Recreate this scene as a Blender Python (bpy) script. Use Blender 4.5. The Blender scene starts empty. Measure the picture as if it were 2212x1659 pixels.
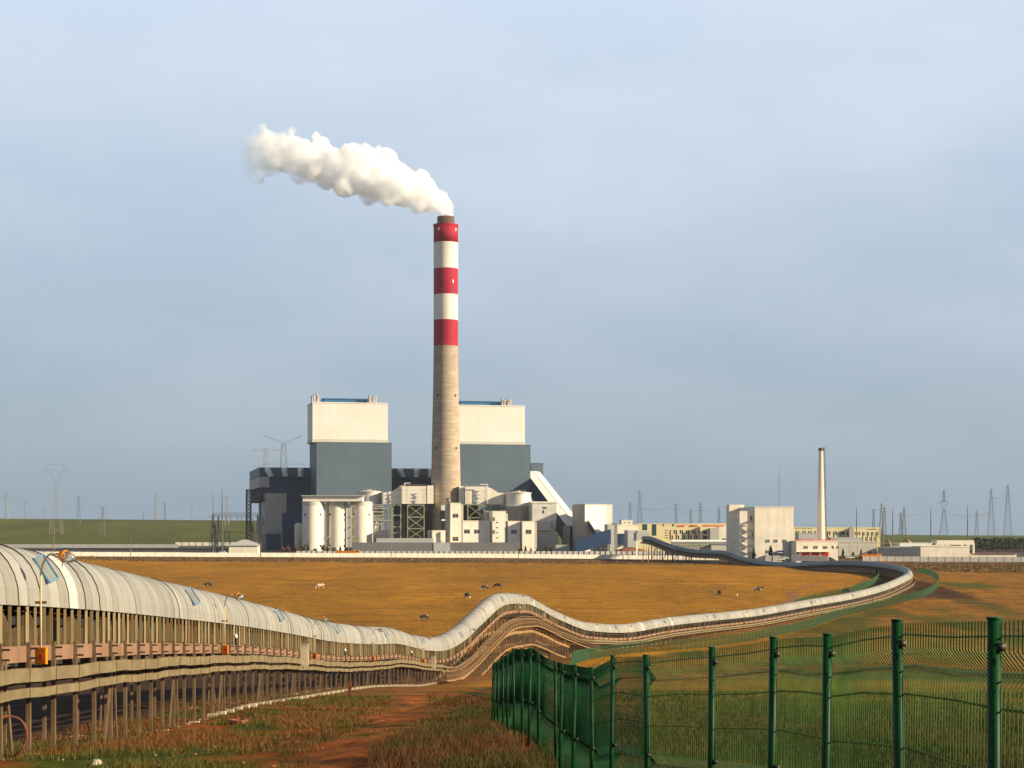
import bpy, bmesh, math, random
import numpy as np
from mathutils import Vector, Matrix
random.seed(7); rng = np.random.default_rng(7)
SC = bpy.context.scene; COL = SC.collection; R = math.radians

# ------------------------------------------------------------------ camera
F_, CX, HY = 4000.0, 1106.0, 1150.0            # focal length, centre column, horizon row on a 2212 x 1659 picture
cam_d = bpy.data.cameras.new('camera'); cam = bpy.data.objects.new('camera', cam_d); COL.objects.link(cam)
cam.rotation_euler = (R(90), 0, 0); cam_d.sensor_width = 36; cam_d.lens = 36 * F_ / 2212
cam_d.shift_y = (HY - 829.5) / 2212; cam_d.clip_start = 0.5; cam_d.clip_end = 60000
SC.camera = cam
SC.view_settings.view_transform = 'Standard'; SC.view_settings.look = 'None'
SC.view_settings.exposure = 0.95; SC.view_settings.gamma = 1
# ------------------------------------------------------------------ sky and sun
SUN_AZ, SUN_EL = R(107), R(20)                  # azimuth clockwise from the view direction
w = bpy.data.worlds.new("World"); SC.world = w; w.use_nodes = True
nt = w.node_tree; nt.nodes.clear(); N = nt.nodes.new; L = nt.links.new
wo = N('ShaderNodeOutputWorld'); bg = N('ShaderNodeBackground'); bg.inputs[1].default_value = 0.1
sky = N('ShaderNodeTexSky'); sky.sky_type = 'NISHITA'; sky.sun_disc = False
sky.sun_elevation = SUN_EL; sky.sun_rotation = SUN_AZ; sky.air_density = 1.0; sky.dust_density = 2.2; sky.ozone_density = 2.0
tc = N('ShaderNodeTexCoord'); sep = N('ShaderNodeSeparateXYZ'); L(tc.outputs['Generated'], sep.inputs[0])
mp = N('ShaderNodeMapping'); mp.inputs['Scale'].default_value = (3.4, 3.4, 9); mp.inputs['Rotation'].default_value = (0, R(6), 0)
L(tc.outputs['Generated'], mp.inputs[0])
cn = N('ShaderNodeTexNoise'); cn.inputs['Scale'].default_value = 1.3; cn.inputs['Detail'].default_value = 6; cn.inputs['Roughness'].default_value = .55
L(mp.outputs[0], cn.inputs[0])
cr = N('ShaderNodeValToRGB'); cr.color_ramp.elements[0].position = .40; cr.color_ramp.elements[1].position = .78
L(cn.outputs[0], cr.inputs[0])
er = N('ShaderNodeMapRange'); er.inputs[1].default_value = 0.02; er.inputs[2].default_value = 0.28; L(sep.outputs[2], er.inputs[0])
base = N('ShaderNodeMix'); base.data_type = 'RGBA'     # thin high veil: greyer and duller near the horizon, brighter above
base.inputs['A'].default_value = (1.33, 1.84, 2.38, 1); base.inputs['B'].default_value = (3.3, 3.95, 4.75, 1)
L(er.outputs[0], base.inputs['Factor'])
zen = N('ShaderNodeMapRange'); zen.inputs[1].default_value = 0.285; zen.inputs[2].default_value = 0.5; zen.interpolation_type = 'SMOOTHSTEP'; L(sep.outputs[2], zen.inputs[0])
bz = N('ShaderNodeMix'); bz.data_type = 'RGBA'; bz.inputs['B'].default_value = (.2, .33, .6, 1)     # deeper blue overhead
L(zen.outputs[0], bz.inputs['Factor']); L(base.outputs['Result'], bz.inputs['A'])
m1 = N('ShaderNodeMix'); m1.data_type = 'RGBA'; m1.inputs['Factor'].default_value = .92
L(sky.outputs[0], m1.inputs['A']); L(bz.outputs['Result'], m1.inputs['B'])
mul = N('ShaderNodeMath'); mul.operation = 'MULTIPLY'; L(cr.outputs[0], mul.inputs[0])
er2 = N('ShaderNodeMapRange'); er2.inputs[1].default_value = 0.0; er2.inputs[2].default_value = 0.2
er2.inputs[3].default_value = .12; er2.inputs[4].default_value = .42; L(sep.outputs[2], er2.inputs[0]); L(er2.outputs[0], mul.inputs[1])
m2 = N('ShaderNodeMix'); m2.data_type = 'RGBA'; m2.inputs['B'].default_value = (4.3, 4.5, 5.0, 1)
L(mul.outputs[0], m2.inputs['Factor']); L(m1.outputs['Result'], m2.inputs['A'])
L(m2.outputs['Result'], bg.inputs[0]); L(bg.outputs[0], wo.inputs[0])
sd = bpy.data.lights.new('sun', 'SUN'); sd.energy = 5.0; sd.angle = R(0.5); sd.color = (1.0, 0.83, 0.57)
sun = bpy.data.objects.new('sun', sd); COL.objects.link(sun)
sdir = Vector((math.sin(SUN_AZ) * math.cos(SUN_EL), math.cos(SUN_AZ) * math.cos(SUN_EL), math.sin(SUN_EL)))
sun.rotation_euler = sdir.to_track_quat('Z', 'Y').to_euler(); sun.location = (60, -60, 40)
SC.cycles.use_denoising = True; SC.cycles.volume_bounces = 32; SC.cycles.max_bounces = 34; SC.cycles.transmission_bounces = 8; SC.cycles.glossy_bounces = 4; SC.cycles.diffuse_bounces = 3
SC.cycles.transparent_max_bounces = 24; SC.cycles.volume_step_rate = 1.0; SC.cycles.volume_max_steps = 128

# ------------------------------------------------------------------ materials
def mat(name, col, rough=.7, metal=0, var=.12, scale=.5, vstretch=1.0, lines=None, bump=0, streak=0, col2=None, spec=.3):
    """procedural material: base colour varied by noise, optional corrugation/joint lines as bump"""
    m = bpy.data.materials.new(name); m.use_nodes = True; t = m.node_tree; n = t.nodes.new; l = t.links.new
    b = t.nodes['Principled BSDF']; b.inputs['Roughness'].default_value = rough; b.inputs['Metallic'].default_value = metal
    b.inputs['Specular IOR Level'].default_value = spec
    g = n('ShaderNodeNewGeometry'); mpn = n('ShaderNodeMapping'); mpn.inputs['Scale'].default_value = (scale, scale, scale * vstretch)
    l(g.outputs['Position'], mpn.inputs[0])
    no = n('ShaderNodeTexNoise'); no.inputs['Scale'].default_value = 1; no.inputs['Detail'].default_value = 5; no.inputs['Roughness'].default_value = .6
    l(mpn.outputs[0], no.inputs[0])
    mx = n('ShaderNodeMix'); mx.data_type = 'RGBA'
    c2 = col2 or tuple(c * (1 - 2.2 * var) for c in col)
    mx.inputs['A'].default_value = (*c2, 1); mx.inputs['B'].default_value = (*[min(1, c * (1 + var)) for c in col], 1)
    ra = n('ShaderNodeMapRange'); ra.inputs[1].default_value = .3; ra.inputs[2].default_value = .7; l(no.outputs[0], ra.inputs[0]); l(ra.outputs[0], mx.inputs['Factor'])
    last = mx.outputs['Result']
    if streak:                                   # vertical weather stains
        ms = n('ShaderNodeMapping'); ms.inputs['Scale'].default_value = (scale * 3, scale * 3, scale * .15); l(g.outputs['Position'], ms.inputs[0])
        ns = n('ShaderNodeTexNoise'); ns.inputs['Scale'].default_value = 1; ns.inputs['Detail'].default_value = 3; l(ms.outputs[0], ns.inputs[0])
        rs = n('ShaderNodeMapRange'); rs.inputs[1].default_value = .45; rs.inputs[2].default_value = .75; rs.inputs[4].default_value = streak; l(ns.outputs[0], rs.inputs[0])
        m3 = n('ShaderNodeMix'); m3.data_type = 'RGBA'; l(rs.outputs[0], m3.inputs['Factor']); l(last, m3.inputs['A'])
        m3.inputs['B'].default_value = (col[0] * .45, col[1] * .36, col[2] * .28, 1); last = m3.outputs['Result']
    if lines:                                    # (axis 'x'|'z', wavelength m, colour depth)
        wv = n('ShaderNodeTexWave'); wv.bands_direction = {'x': 'X', 'z': 'Z', 'y': 'Y'}[lines[0]]; wv.wave_profile = 'SAW' if len(lines) > 3 else 'SIN'
        wv.inputs['Scale'].default_value = 2 * math.pi / lines[1] / 20; wv.inputs['Distortion'].default_value = 0
        l(g.outputs['Position'], wv.inputs[0])
        rr = n('ShaderNodeMapRange'); rr.inputs[1].default_value = 0; rr.inputs[2].default_value = .14; rr.inputs[3].default_value = 1 - lines[2]; rr.inputs[4].default_value = 1
        l(wv.outputs['Fac'], rr.inputs[0])
        m4 = n('ShaderNodeMix'); m4.data_type = 'RGBA'; m4.blend_type = 'MULTIPLY'; m4.inputs['Factor'].default_value = 1
        l(last, m4.inputs['A']); l(rr.outputs[0], m4.inputs['B']); last = m4.outputs['Result']
    l(last, b.inputs['Base Color'])
    if bump:
        bn = n('ShaderNodeTexNoise'); bn.inputs['Scale'].default_value = scale * 6; bn.inputs['Detail'].default_value = 4; l(g.outputs['Position'], bn.inputs[0])
        bu = n('ShaderNodeBump'); bu.inputs['Strength'].default_value = bump; bu.inputs['Distance'].default_value = .05; l(bn.outputs[0], bu.inputs['Height']); l(bu.outputs[0], b.inputs['Normal'])
    return m

M = dict(
 hood=mat('hood_sheet', (.27, .265, .235), .55, .0, .07, .6, bump=.12, streak=.22),
 hood2=mat('hood_sheet_dull', (.235, .23, .20), .6, .0, .09, .8, bump=.12, streak=.3), hood3=mat('hood_sheet_pale', (.31, .30, .265), .5, .0, .06, .5, bump=.1, streak=.15),
 hoodlight=mat('hood_light_sheet', (.46, .455, .41), .5, 0, .05, .6),
 hoodshade=mat('hood_sheet_shaded', (.12, .175, .21), .5, 0, .08, .3),  # blue-dark copy of the hood sheet; shade of the far stretch put into colour
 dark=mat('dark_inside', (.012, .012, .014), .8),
 hatchpane=mat('hatch_glass', (.16, .17, .17), .3, 0, .1, 2, spec=.5),
 shadesheet=mat('painted_shade_sheet', (.030, .030, .034), .7, 0, .2, .6),
 belt=mat('rubber_belt', (.02, .02, .022), .7),
 slat=mat('slat_sheet', (.17, .16, .085), .6, .1, .3, 1.4, .25, col2=(.17, .085, .03)),
 girder=mat('girder_paint', (.24, .14, .085), .6, 0, .12, 1.2, streak=.45),
 leg=mat('leg_paint', (.16, .105, .060), .55, .1, .15, 1.5, streak=.4),
 plate=mat('idler_plate', (.20, .14, .08), .6, 0, .2, 1.3),
 rail=mat('guard_sheet', (.205, .16, .085), .5, .1, .14, .9, 2, streak=.3),
 handrail=mat('handrail_paint', (.30, .18, .08), .5, .1, .12, 1.0),
 bolt=mat('bolt_steel', (.03, .025, .022), .5, .4),
 orange=mat('orange_box', (.78, .25, .012), .45, 0, .08, 3),
 red=mat('red_mark', (.5, .03, .02), .5),
 pole=mat('pole_steel', (.62, .50, .32), .5, .1, .1, 2),
 bluef=mat('blue_frame', (.07, .18, .27), .4, 0, .1, 3),
 whitep=mat('white_paint', (.78, .78, .72), .5, 0, .05, 1),
 cream=mat('cream_cladding', (.74, .69, .58), .6, 0, .05, .06, streak=.08, lines=('z', 9.0, .05)),
 creamv=mat('boiler_cladding', (.66, .635, .575), .6, 0, .04, .05, lines=('x', 6.0, .035)),
 greystrip=mat('grey_strip', (.48, .46, .40), .6, 0, .05, .1),
 bgrey=mat('blue_grey_cladding', (.085, .125, .165), .55, 0, .05, .05, lines=('x', 6.0, .05)),
 navy=mat('navy_cladding', (.008, .038, .105), .55, 0, .12, .06),
 teal=mat('teal_roof', (.03, .085, .12), .5, 0, .1, .1),
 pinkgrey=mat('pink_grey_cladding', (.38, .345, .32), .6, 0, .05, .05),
 blueroof=mat('blue_roof_sheet', (.03, .13, .27), .45, 0, .1, .1),
 grey=mat('grey_cladding', (.40, .40, .38), .65, 0, .06, .08),
 shed=mat('dark_grey_shed', (.16, .16, .17), .7, 0, .06, .1),
 concrete=mat('chimney_concrete', (.36, .29, .215), .85, 0, .12, .12, 3, bump=.3, streak=.15, lines=('z', 2.6, .16)),
 red_band=mat('red_band_paint', (.33, .005, .030), .75, 0, .10, .1, streak=.22, lines=('z', 5.2, .08)),
 white_band=mat('white_band_paint', (.62, .59, .52), .7, 0, .06, .1, streak=.16),
 flue=mat('flue_brick', (.11, .065, .05), .8, 0, .2, .2),
 silo=mat('silo_plaster', (.74, .68, .56), .75, 0, .05, .15, streak=.2),
 tank=mat('absorber_metal', (.58, .56, .50), .5, .2, .08, .3, streak=.12),
 pipe=mat('pipe_grey', (.40, .38, .34), .5, .3, .15, .5),
 steel=mat('steel_frame', (.36, .38, .22), .6, .1, .15, .4),
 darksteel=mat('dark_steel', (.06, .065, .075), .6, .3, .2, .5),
 pylon=mat('galvanised_steel', (.13, .13, .14), .6, .4, .1, .5),
 ppylon=mat('pale_pylon_steel', (.24, .24, .25), .6, .3, .1, .5),
 plaster=mat('cream_plaster', (.76, .70, .58), .8, 0, .05, .2, streak=.2),
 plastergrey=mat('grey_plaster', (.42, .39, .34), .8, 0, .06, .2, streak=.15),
 yellow=mat('yellow_plaster', (.68, .58, .33), .8, 0, .05, .2),
 window=mat('window_glass', (.035, .04, .05), .15, 0, .3, 1, spec=.6),
 gwindow=mat('green_glass', (.02, .07, .07), .15, 0, .3, 1, spec=.6),
 frame=mat('window_frame', (.6, .58, .52), .5),
 wall=mat('wall_plaster', (.74, .70, .60), .85, 0, .06, .35, streak=.15),
 wallgrey=mat('wall_grey', (.42, .42, .40), .85, 0, .08, .3),
 post_dark=mat('dark_post', (.04, .04, .05), .7),
 gallery=mat('gallery_white', (.76, .74, .66), .6, 0, .05, .1),
 reddoor=mat('red_door', (.45, .015, .015), .5),
 redtext=mat('red_letters', (.75, .01, .02), .5),
 green=mat('fence_green', (.0018, .048, .010), .5, .0, .2, 3, spec=.2),
 wire=mat('fence_wire', (.065, .14, .016), .4, .0, .2, 3, spec=.4),
 wood=mat('wood_pole', (.26, .15, .08), .85, 0, .2, 2),
 rust=mat('rusty_post', (.16, .055, .03), .9, 0, .3, 4),
 stone=mat('stone', (.5, .42, .33), .9, 0, .15, 5, bump=.5),
 brick=mat('brick_ring', (.28, .10, .06), .9, 0, .2, 4),
 foot=mat('footing_concrete', (.52, .43, .30), .9, 0, .12, 1.5),
 conif=mat('conifer_leaf', (.02, .035, .018), .9, 0, .3, 1.2),
 leaf=mat('shrub_leaf', (.035, .06, .015), .9, 0, .3, 1.2),
 redleaf=mat('red_shrub_leaf', (.16, .05, .025), .9, 0, .3, 1.2),
 trunk=mat('bark', (.10, .06, .04), .9),
 cargrey=mat('car_paint_white', (.7, .7, .68), .3), tyre=mat('tyre', (.02, .02, .02), .9),
 coal=mat('coal', (.03, .028, .028), .95, 0, .3, .5), hay=mat('ore_pile', (.36, .22, .10), .95, 0, .2, .5, bump=.6),
 redsoil=mat('red_soil', (.24, .10, .05), .95, 0, .2, .3),
 track=mat('track_dirt', (.26, .105, .035), .95, 0, .2, .4),
)
mg = bpy.data.materials.new('lamp_glass'); mg.use_nodes = True
b_ = mg.node_tree.nodes['Principled BSDF']; b_.inputs['Base Color'].default_value = (.8, .78, .7, 1); b_.inputs['Roughness'].default_value = .08
b_.inputs['Transmission Weight'].default_value = .95; M['glass'] = mg

# ------------------------------------------------------------------ mesh helpers
class MB:
    def __init__(s): s.v = []; s.f = []; s.m = []; s.mats = []
    def mi(s, m):
        if m not in s.mats: s.mats.append(m)
        return s.mats.index(m)
    def add(s, vs, fs, m):
        k = len(s.v); s.v += [tuple(p) for p in vs]; i = s.mi(m)
        for f in fs: s.f.append([a + k for a in f]); s.m.append(i)
    def hexa(s, p, m):                          # 4 bottom, 4 top
        s.add(p, [(0, 3, 2, 1), (4, 5, 6, 7), (0, 1, 5, 4), (1, 2, 6, 5), (2, 3, 7, 6), (3, 0, 4, 7)], m)
    def box(s, x0, x1, y0, y1, z0, z1, m):
        s.hexa([(x0, y0, z0), (x1, y0, z0), (x1, y1, z0), (x0, y1, z0), (x0, y0, z1), (x1, y0, z1), (x1, y1, z1), (x0, y1, z1)], m)
    def beam(s, a, b, w_, h_, m, up=(0, 0, 1)):
        a = Vector(a); b = Vector(b); t = b - a
        if t.length < 1e-6: return
        t.normalize(); up = Vector(up)
        r = t.cross(up)
        if r.length < 1e-3: r = t.cross(Vector((0, 1, 0)))
        r.normalize(); u = r.cross(t); r *= w_ / 2; u *= h_ / 2
        s.hexa([a - r - u, a + r - u, b + r - u, b - r - u, a - r + u, a + r + u, b + r + u, b - r + u], m)
    def lathe(s, c, prof, m, n=24, cap=True):  # prof [(r,z)], c base centre
        k = len(s.v); i = s.mi(m) if not isinstance(m, list) else None
        for r, z in prof:
            for j in range(n):
                a = 2 * math.pi * j / n; s.v.append((c[0] + r * math.cos(a), c[1] + r * math.sin(a), c[2] + z))
        for q in range(len(prof) - 1):
            mi = i if i is not None else s.mi(m[q])
            for j in range(n):
                a = k + q * n + j; b = k + q * n + (j + 1) % n
                s.f.append([a, b, b + n, a + n]); s.m.append(mi)
        if cap:
            mi = i if i is not None else s.mi(m[-1])
            s.f.append([k + (len(prof) - 1) * n + j for j in range(n)]); s.m.append(mi)
            s.f.append([k + j for j in reversed(range(n))]); s.m.append(mi)
    def tube(s, pts, r, m, n=6):
        pts = [Vector(p) for p in pts]; k = len(s.v); i = s.mi(m)
        for q, p in enumerate(pts):
            t = (pts[min(q + 1, len(pts) - 1)] - pts[max(q - 1, 0)]); t.normalize()
            u = t.cross(Vector((.13, .07, 1))); 
            if u.length < 1e-2: u = t.cross(Vector((0, 1, 0)))
            u.normalize(); v2 = t.cross(u); rr = r[q] if isinstance(r, (list, tuple)) else r
            for j in range(n):
                a = 2 * math.pi * j / n; s.v.append(tuple(p + (u * math.cos(a) + v2 * math.sin(a)) * rr))
        for q in range(len(pts) - 1):
            for j in range(n):
                a = k + q * n + j; b = k + q * n + (j + 1) % n; s.f.append([a, b, b + n, a + n]); s.m.append(i)
        s.f.append([k + (len(pts) - 1) * n + j for j in range(n)]); s.m.append(i)
        s.f.append([k + j for j in reversed(range(n))]); s.m.append(i)
    def build(s, name, parent=None, smooth=False, loc=None):
        me = bpy.data.meshes.new(name)
        v = s.v
        if loc is None and parent is not None and parent.get('_o'): loc = parent['_o']
        if loc is not None: v = [(a - loc[0], b - loc[1], c - loc[2]) for a, b, c in v]
        me.from_pydata(v, [], s.f)
        for m in s.mats: me.materials.append(M[m] if isinstance(m, str) else m)
        me.polygons.foreach_set('material_index', s.m)
        if smooth: me.polygons.foreach_set('use_smooth', [True] * len(s.f))
        me.update(); o = bpy.data.objects.new(name, me); COL.objects.link(o)
        if parent is not None: o.parent = parent
        elif loc is not None: o.location = loc
        return o

def tag(o, label=None, cat=None, group=None, kind=None):
    if label: o['label'] = label
    if cat: o['category'] = cat
    if group: o['group'] = group
    if kind: o['kind'] = kind
    return o
def thing(name, label, cat, loc=(0, 0, 0), group=None):
    o = bpy.data.objects.new(name, None); COL.objects.link(o); o.location = loc; o['_o'] = tuple(float(c) for c in loc)
    o.empty_display_size = .5
    return tag(o, label, cat, group)
def copy_tree(o, parent=None, loc=None):
    c = o.copy(); COL.objects.link(c)
    if parent is not None: c.parent = parent
    if loc is not None: c.location = loc
    for ch in list(o.children): copy_tree(ch, c)
    return c

# picture coordinates of the enlarged study crops: origin x, origin y, scale
O = dict(v=(0, 0, 1 / 1.6492), z1=(0, 1900, 1.984), z2=(850, 1350, 2.552), z3=(1350, 1350, 2.552), z4=(1900, 1550, 2.765), z5=(2500, 1550, 1.927),
         z6=(600, 2050, 1.843), z7=(1650, 2100, 2.107), z8=(2600, 2050, 2.111), y1=(0, 1550, 2.011), y2=(1000, 1650, 4.424), y3=(1400, 1650, 4.424),
         y4=(1800, 1650, 4.424), y5=(2200, 1750, 4.424), y6=(2600, 1750, 4.022), w1=(2950, 1550, 3.169), w2=(700, 1550, 3.6875), w3=(2800, 1880, 10.05), w4=(2380, 1840, 8.508))
def q(k, x, y=0):
    a, b, s = O[k]; return (a + x / s) / 1.6492, (b + y / s) / 1.6492
def at(x, y, Y): return Vector(((x - CX) * Y / F_, Y, (HY - y) * Y / F_))

# ------------------------------------------------------------------ terrain
PR = np.array([(-400, -4), (-60, -2.4), (0, -2.3), (10, -2.6), (20, -3.45), (30, -4.25), (40, -4.68), (46, -5.05), (52, -5.65), (61, -6.5), (89, -8.7), (129, -11.4), (166, -14), (206, -17.1),
  (246, -19.3), (286, -21), (330, -22.4), (365, -23.2), (400, -23.5), (455, -22.8), (500, -21.5), (540, -19.9), (580, -18), (630, -16.4), (680, -15.4), (740, -14.8), (800, -14.4),
  (900, -13.6), (950, -13.2), (1040, -12.8), (1200, -12.5), (1540, -12.5), (30000, -12.5)], float)
yy = np.concatenate([np.arange(-400, 1600, 2.0), [30000]]); zz = np.interp(yy, PR[:, 0], PR[:, 1])
for _ in range(6): zz[3:-4] = (zz[2:-5] + zz[3:-4] * 2 + zz[4:-3]) / 4
def G(x, y):
    x = np.asarray(x, float); y = np.asarray(y, float)
    z = np.interp(y, yy, zz)
    z = z + .04 * np.minimum(x, 0) * np.clip((100 - y) / 40, 0, 1) * np.clip((x + 60) / 30, 0, 1)
    px = x / np.maximum(y, 1) * F_ + CX
    ridge = np.interp(px, [-600, 0, 850, 1300, 1900, 2212, 3000], [20, 20, 15.5, 4, -3.2, -6, -8])
    s = np.clip((y - 1560) / 1150, 0, 1); s = s * s * (3 - 2 * s); d = np.clip((y - 2900) / 4000, 0, 1)
    hill = (ridge + 12.5) * s * (1 - .8 * d)
    z = z + hill
    z = z + np.where(y < 1500, (np.sin(x * .11 + y * .05) + np.sin(x * .043 - y * .071 + 1.3)) * .10 * np.clip(y / 300, .15, 1) * np.clip((1000 - y) / 200, 0, 1), 0)
    z = z - np.where(x < 0, .0085, .0135) * np.clip(x, -330, 120) * np.clip((y - 780) / 100, 0, 1) * np.clip((1040 - y) / 60, 0, 1)
    return z
g1 = lambda x, y: float(G(x, y))
def hit(px, py, Y0=25, Y1=1500):
    """first ground point seen at picture position"""
    best = None; Y = Y0
    while Y < Y1:
        X = (px - CX) * Y / F_; zr = (HY - py) * Y / F_
        if zr <= g1(X, Y): return Vector((X, Y, g1(X, Y)))
        Y *= 1.004
    return Vector(((px - CX) * Y1 / F_, Y1, g1((px - CX) * Y1 / F_, Y1)))

def vnoise(x, y, seed=0):
    """smooth value noise"""
    def h(i, j): 
        n = (i.astype(np.int64) * 374761393 + j.astype(np.int64) * 668265263 + seed * 974634777) & 0xffffffff
        n = ((n ^ (n >> 13)) * 1274126177) & 0xffffffff; return ((n ^ (n >> 16)) & 0xffff) / 65535.
    i = np.floor(x); j = np.floor(y); u = x - i; v = y - j; u = u * u * (3 - 2 * u); v = v * v * (3 - 2 * v)
    return (h(i, j) * (1 - u) + h(i + 1, j) * u) * (1 - v) + (h(i, j + 1) * (1 - u) + h(i + 1, j + 1) * u) * v
def fbm(x, y, seed=0, o=4):
    s = 0; a = .5
    for k in range(o): s = s + a * vnoise(x * 2 ** k, y * 2 ** k, seed + k); a *= .5
    return s / .94

# conveyor centre line: (X, Y, Z of hood top)
CP = [(-13.1, 26, .75), (-13.6, 38, .25), (-14.1, 54, -.55), (-15.1, 76, -1.85), (-15.6, 99, -3.35), (-15.5, 121, -5.0), (-15.0, 144, -6.85), (-13.9, 170, -8.6), (-12.7, 187, -9.6), (-11, 213, -11.9), (-9.2, 230, -12.9), (-7.3, 246, -12.5),
      (-5.6, 256, -11.2), (-3.0, 270, -9.3), (-1.4, 280, -9.15), (0, 290, -9.55)]
for px, py, Y in [(1128, 1284, 303), (1155, 1297, 315), (1180, 1312, 326), (1205, 1323.5, 335), (1240, 1338, 345), (1273, 1345, 354), (1348, 1348, 374), (1430, 1335.4, 396), (1508, 1327, 418), (1587, 1319.6, 438), (1642, 1313, 452), (1740, 1296, 479), (1831, 1281, 506),
                  (1900, 1264, 537), (1943, 1247, 570), (1963, 1235, 605), (1955, 1225, 640), (1925, 1218, 668), (1862, 1211.5, 700), (1800, 1211, 725), (1760, 1213, 745), (1705, 1215, 780), (1658, 1212, 805), (1626, 1207, 825),
                  (1595, 1199, 845), (1578, 1192.5, 855), (1560, 1189, 865), (1525, 1187.8, 885), (1492, 1185.2, 903), (1459, 1178.5, 920), (1437, 1171, 935), (1417, 1162.5, 948), (1404, 1158.5, 956), (1390, 1158, 966)]:
    p = at(px, py, Y); CP.append(tuple(p))
def catmull(P, step):
    out = []; P = [Vector(p) for p in P]; P = [P[0] * 2 - P[1]] + P + [P[-1] * 2 - P[-2]]
    for i in range(1, len(P) - 2):
        for k in range(24):
            t = k / 24; a, b, c, d = P[i - 1], P[i], P[i + 1], P[i + 2]
            out.append(.5 * ((2 * b) + (c - a) * t + (2 * a - 5 * b + 4 * c - d) * t * t + (3 * b - a - 3 * c + d) * t ** 3))
    out.append(P[-2]); ds = [0]
    for a, b in zip(out, out[1:]): ds.append(ds[-1] + (b - a).length)
    n = int(ds[-1] / step); q_ = np.linspace(0, ds[-1], n + 1)
    A = np.array([tuple(p) for p in out]); return np.stack([np.interp(q_, ds, A[:, i]) for i in range(3)], 1), ds[-1]
PA, PLEN = catmull(CP, .25)
PN = len(PA)
def cf(d):
    """conveyor frame at arc length d -> point, tangent (flat), right"""
    i = max(0, min(PN - 1.001, d / PLEN * (PN - 1))); k = int(i); f = i - k
    p = PA[k] * (1 - f) + PA[min(k + 1, PN - 1)] * f
    a = PA[max(0, k - 6)]; b = PA[min(PN - 1, k + 7)]; t = Vector((b[0] - a[0], b[1] - a[1], 0)); t.normalize()
    return Vector(p), t, Vector((t.y, -t.x, 0))
def cl(d, s, z):
    p, t, r = cf(d); return p + r * s + Vector((0, 0, z))
def dY(Y):                                       # arc length where the line first reaches depth Y
    k = int(np.argmax(PA[:, 1] >= Y)); return k / (PN - 1) * PLEN

# near and outer fence line
FN = [(2.75, 7.7), (2.63, 10.1), (2.6, 12.5), (2.54, 14.9), (2.43, 17.2), (2.12, 19.6), (1.62, 22.4), (1.36, 25), (1.18, 27.6), (1.03, 30.2), (.89, 33), (.82, 35.5), (.54, 38), (.405, 40.5), (.23, 43), (.02, 46), (-.12, 49), (-.26, 52), (-.41, 55), (-.55, 58), (-.62, 61), (-.55, 63.5)]
FNZ = [-.36, -.504, -.628, -.855, -1.01, -1.253, -1.52, -1.698, -2.05, -2.2, -2.37, -2.5, -2.51, -2.56, -2.73, -2.92, -3.27, -3.5, -3.85, -4.1, -4.36, -4.5]
FAR = [(-.2, 68), (.2, 80), (.8, 100), (2.5, 140), (4.5, 190), (7.5, 240)]
for px, py in [(1250, 1432), (1361, 1413), (1480, 1404), (1642, 1381), (1740, 1359), (1831, 1330), (1920, 1310), (1975, 1296), (2010, 1283), (2026, 1268), (2026, 1256), (2012, 1246), (1985, 1237)]:
    h = hit(px, py, 100); FAR.append((h.x, h.y))
INN = [q('z5', *p) for p in [(640, 1180), (750, 1147), (870, 1120), (1010, 1090), (1100, 1060), (1180, 1025), (1213, 990), (1205, 965), (1150, 935), (1060, 912), (950, 900), (850, 895), (700, 893)]]
INN = [(lambda h: (h.x, h.y))(hit(px, py, 300)) for px, py in INN]

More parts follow.
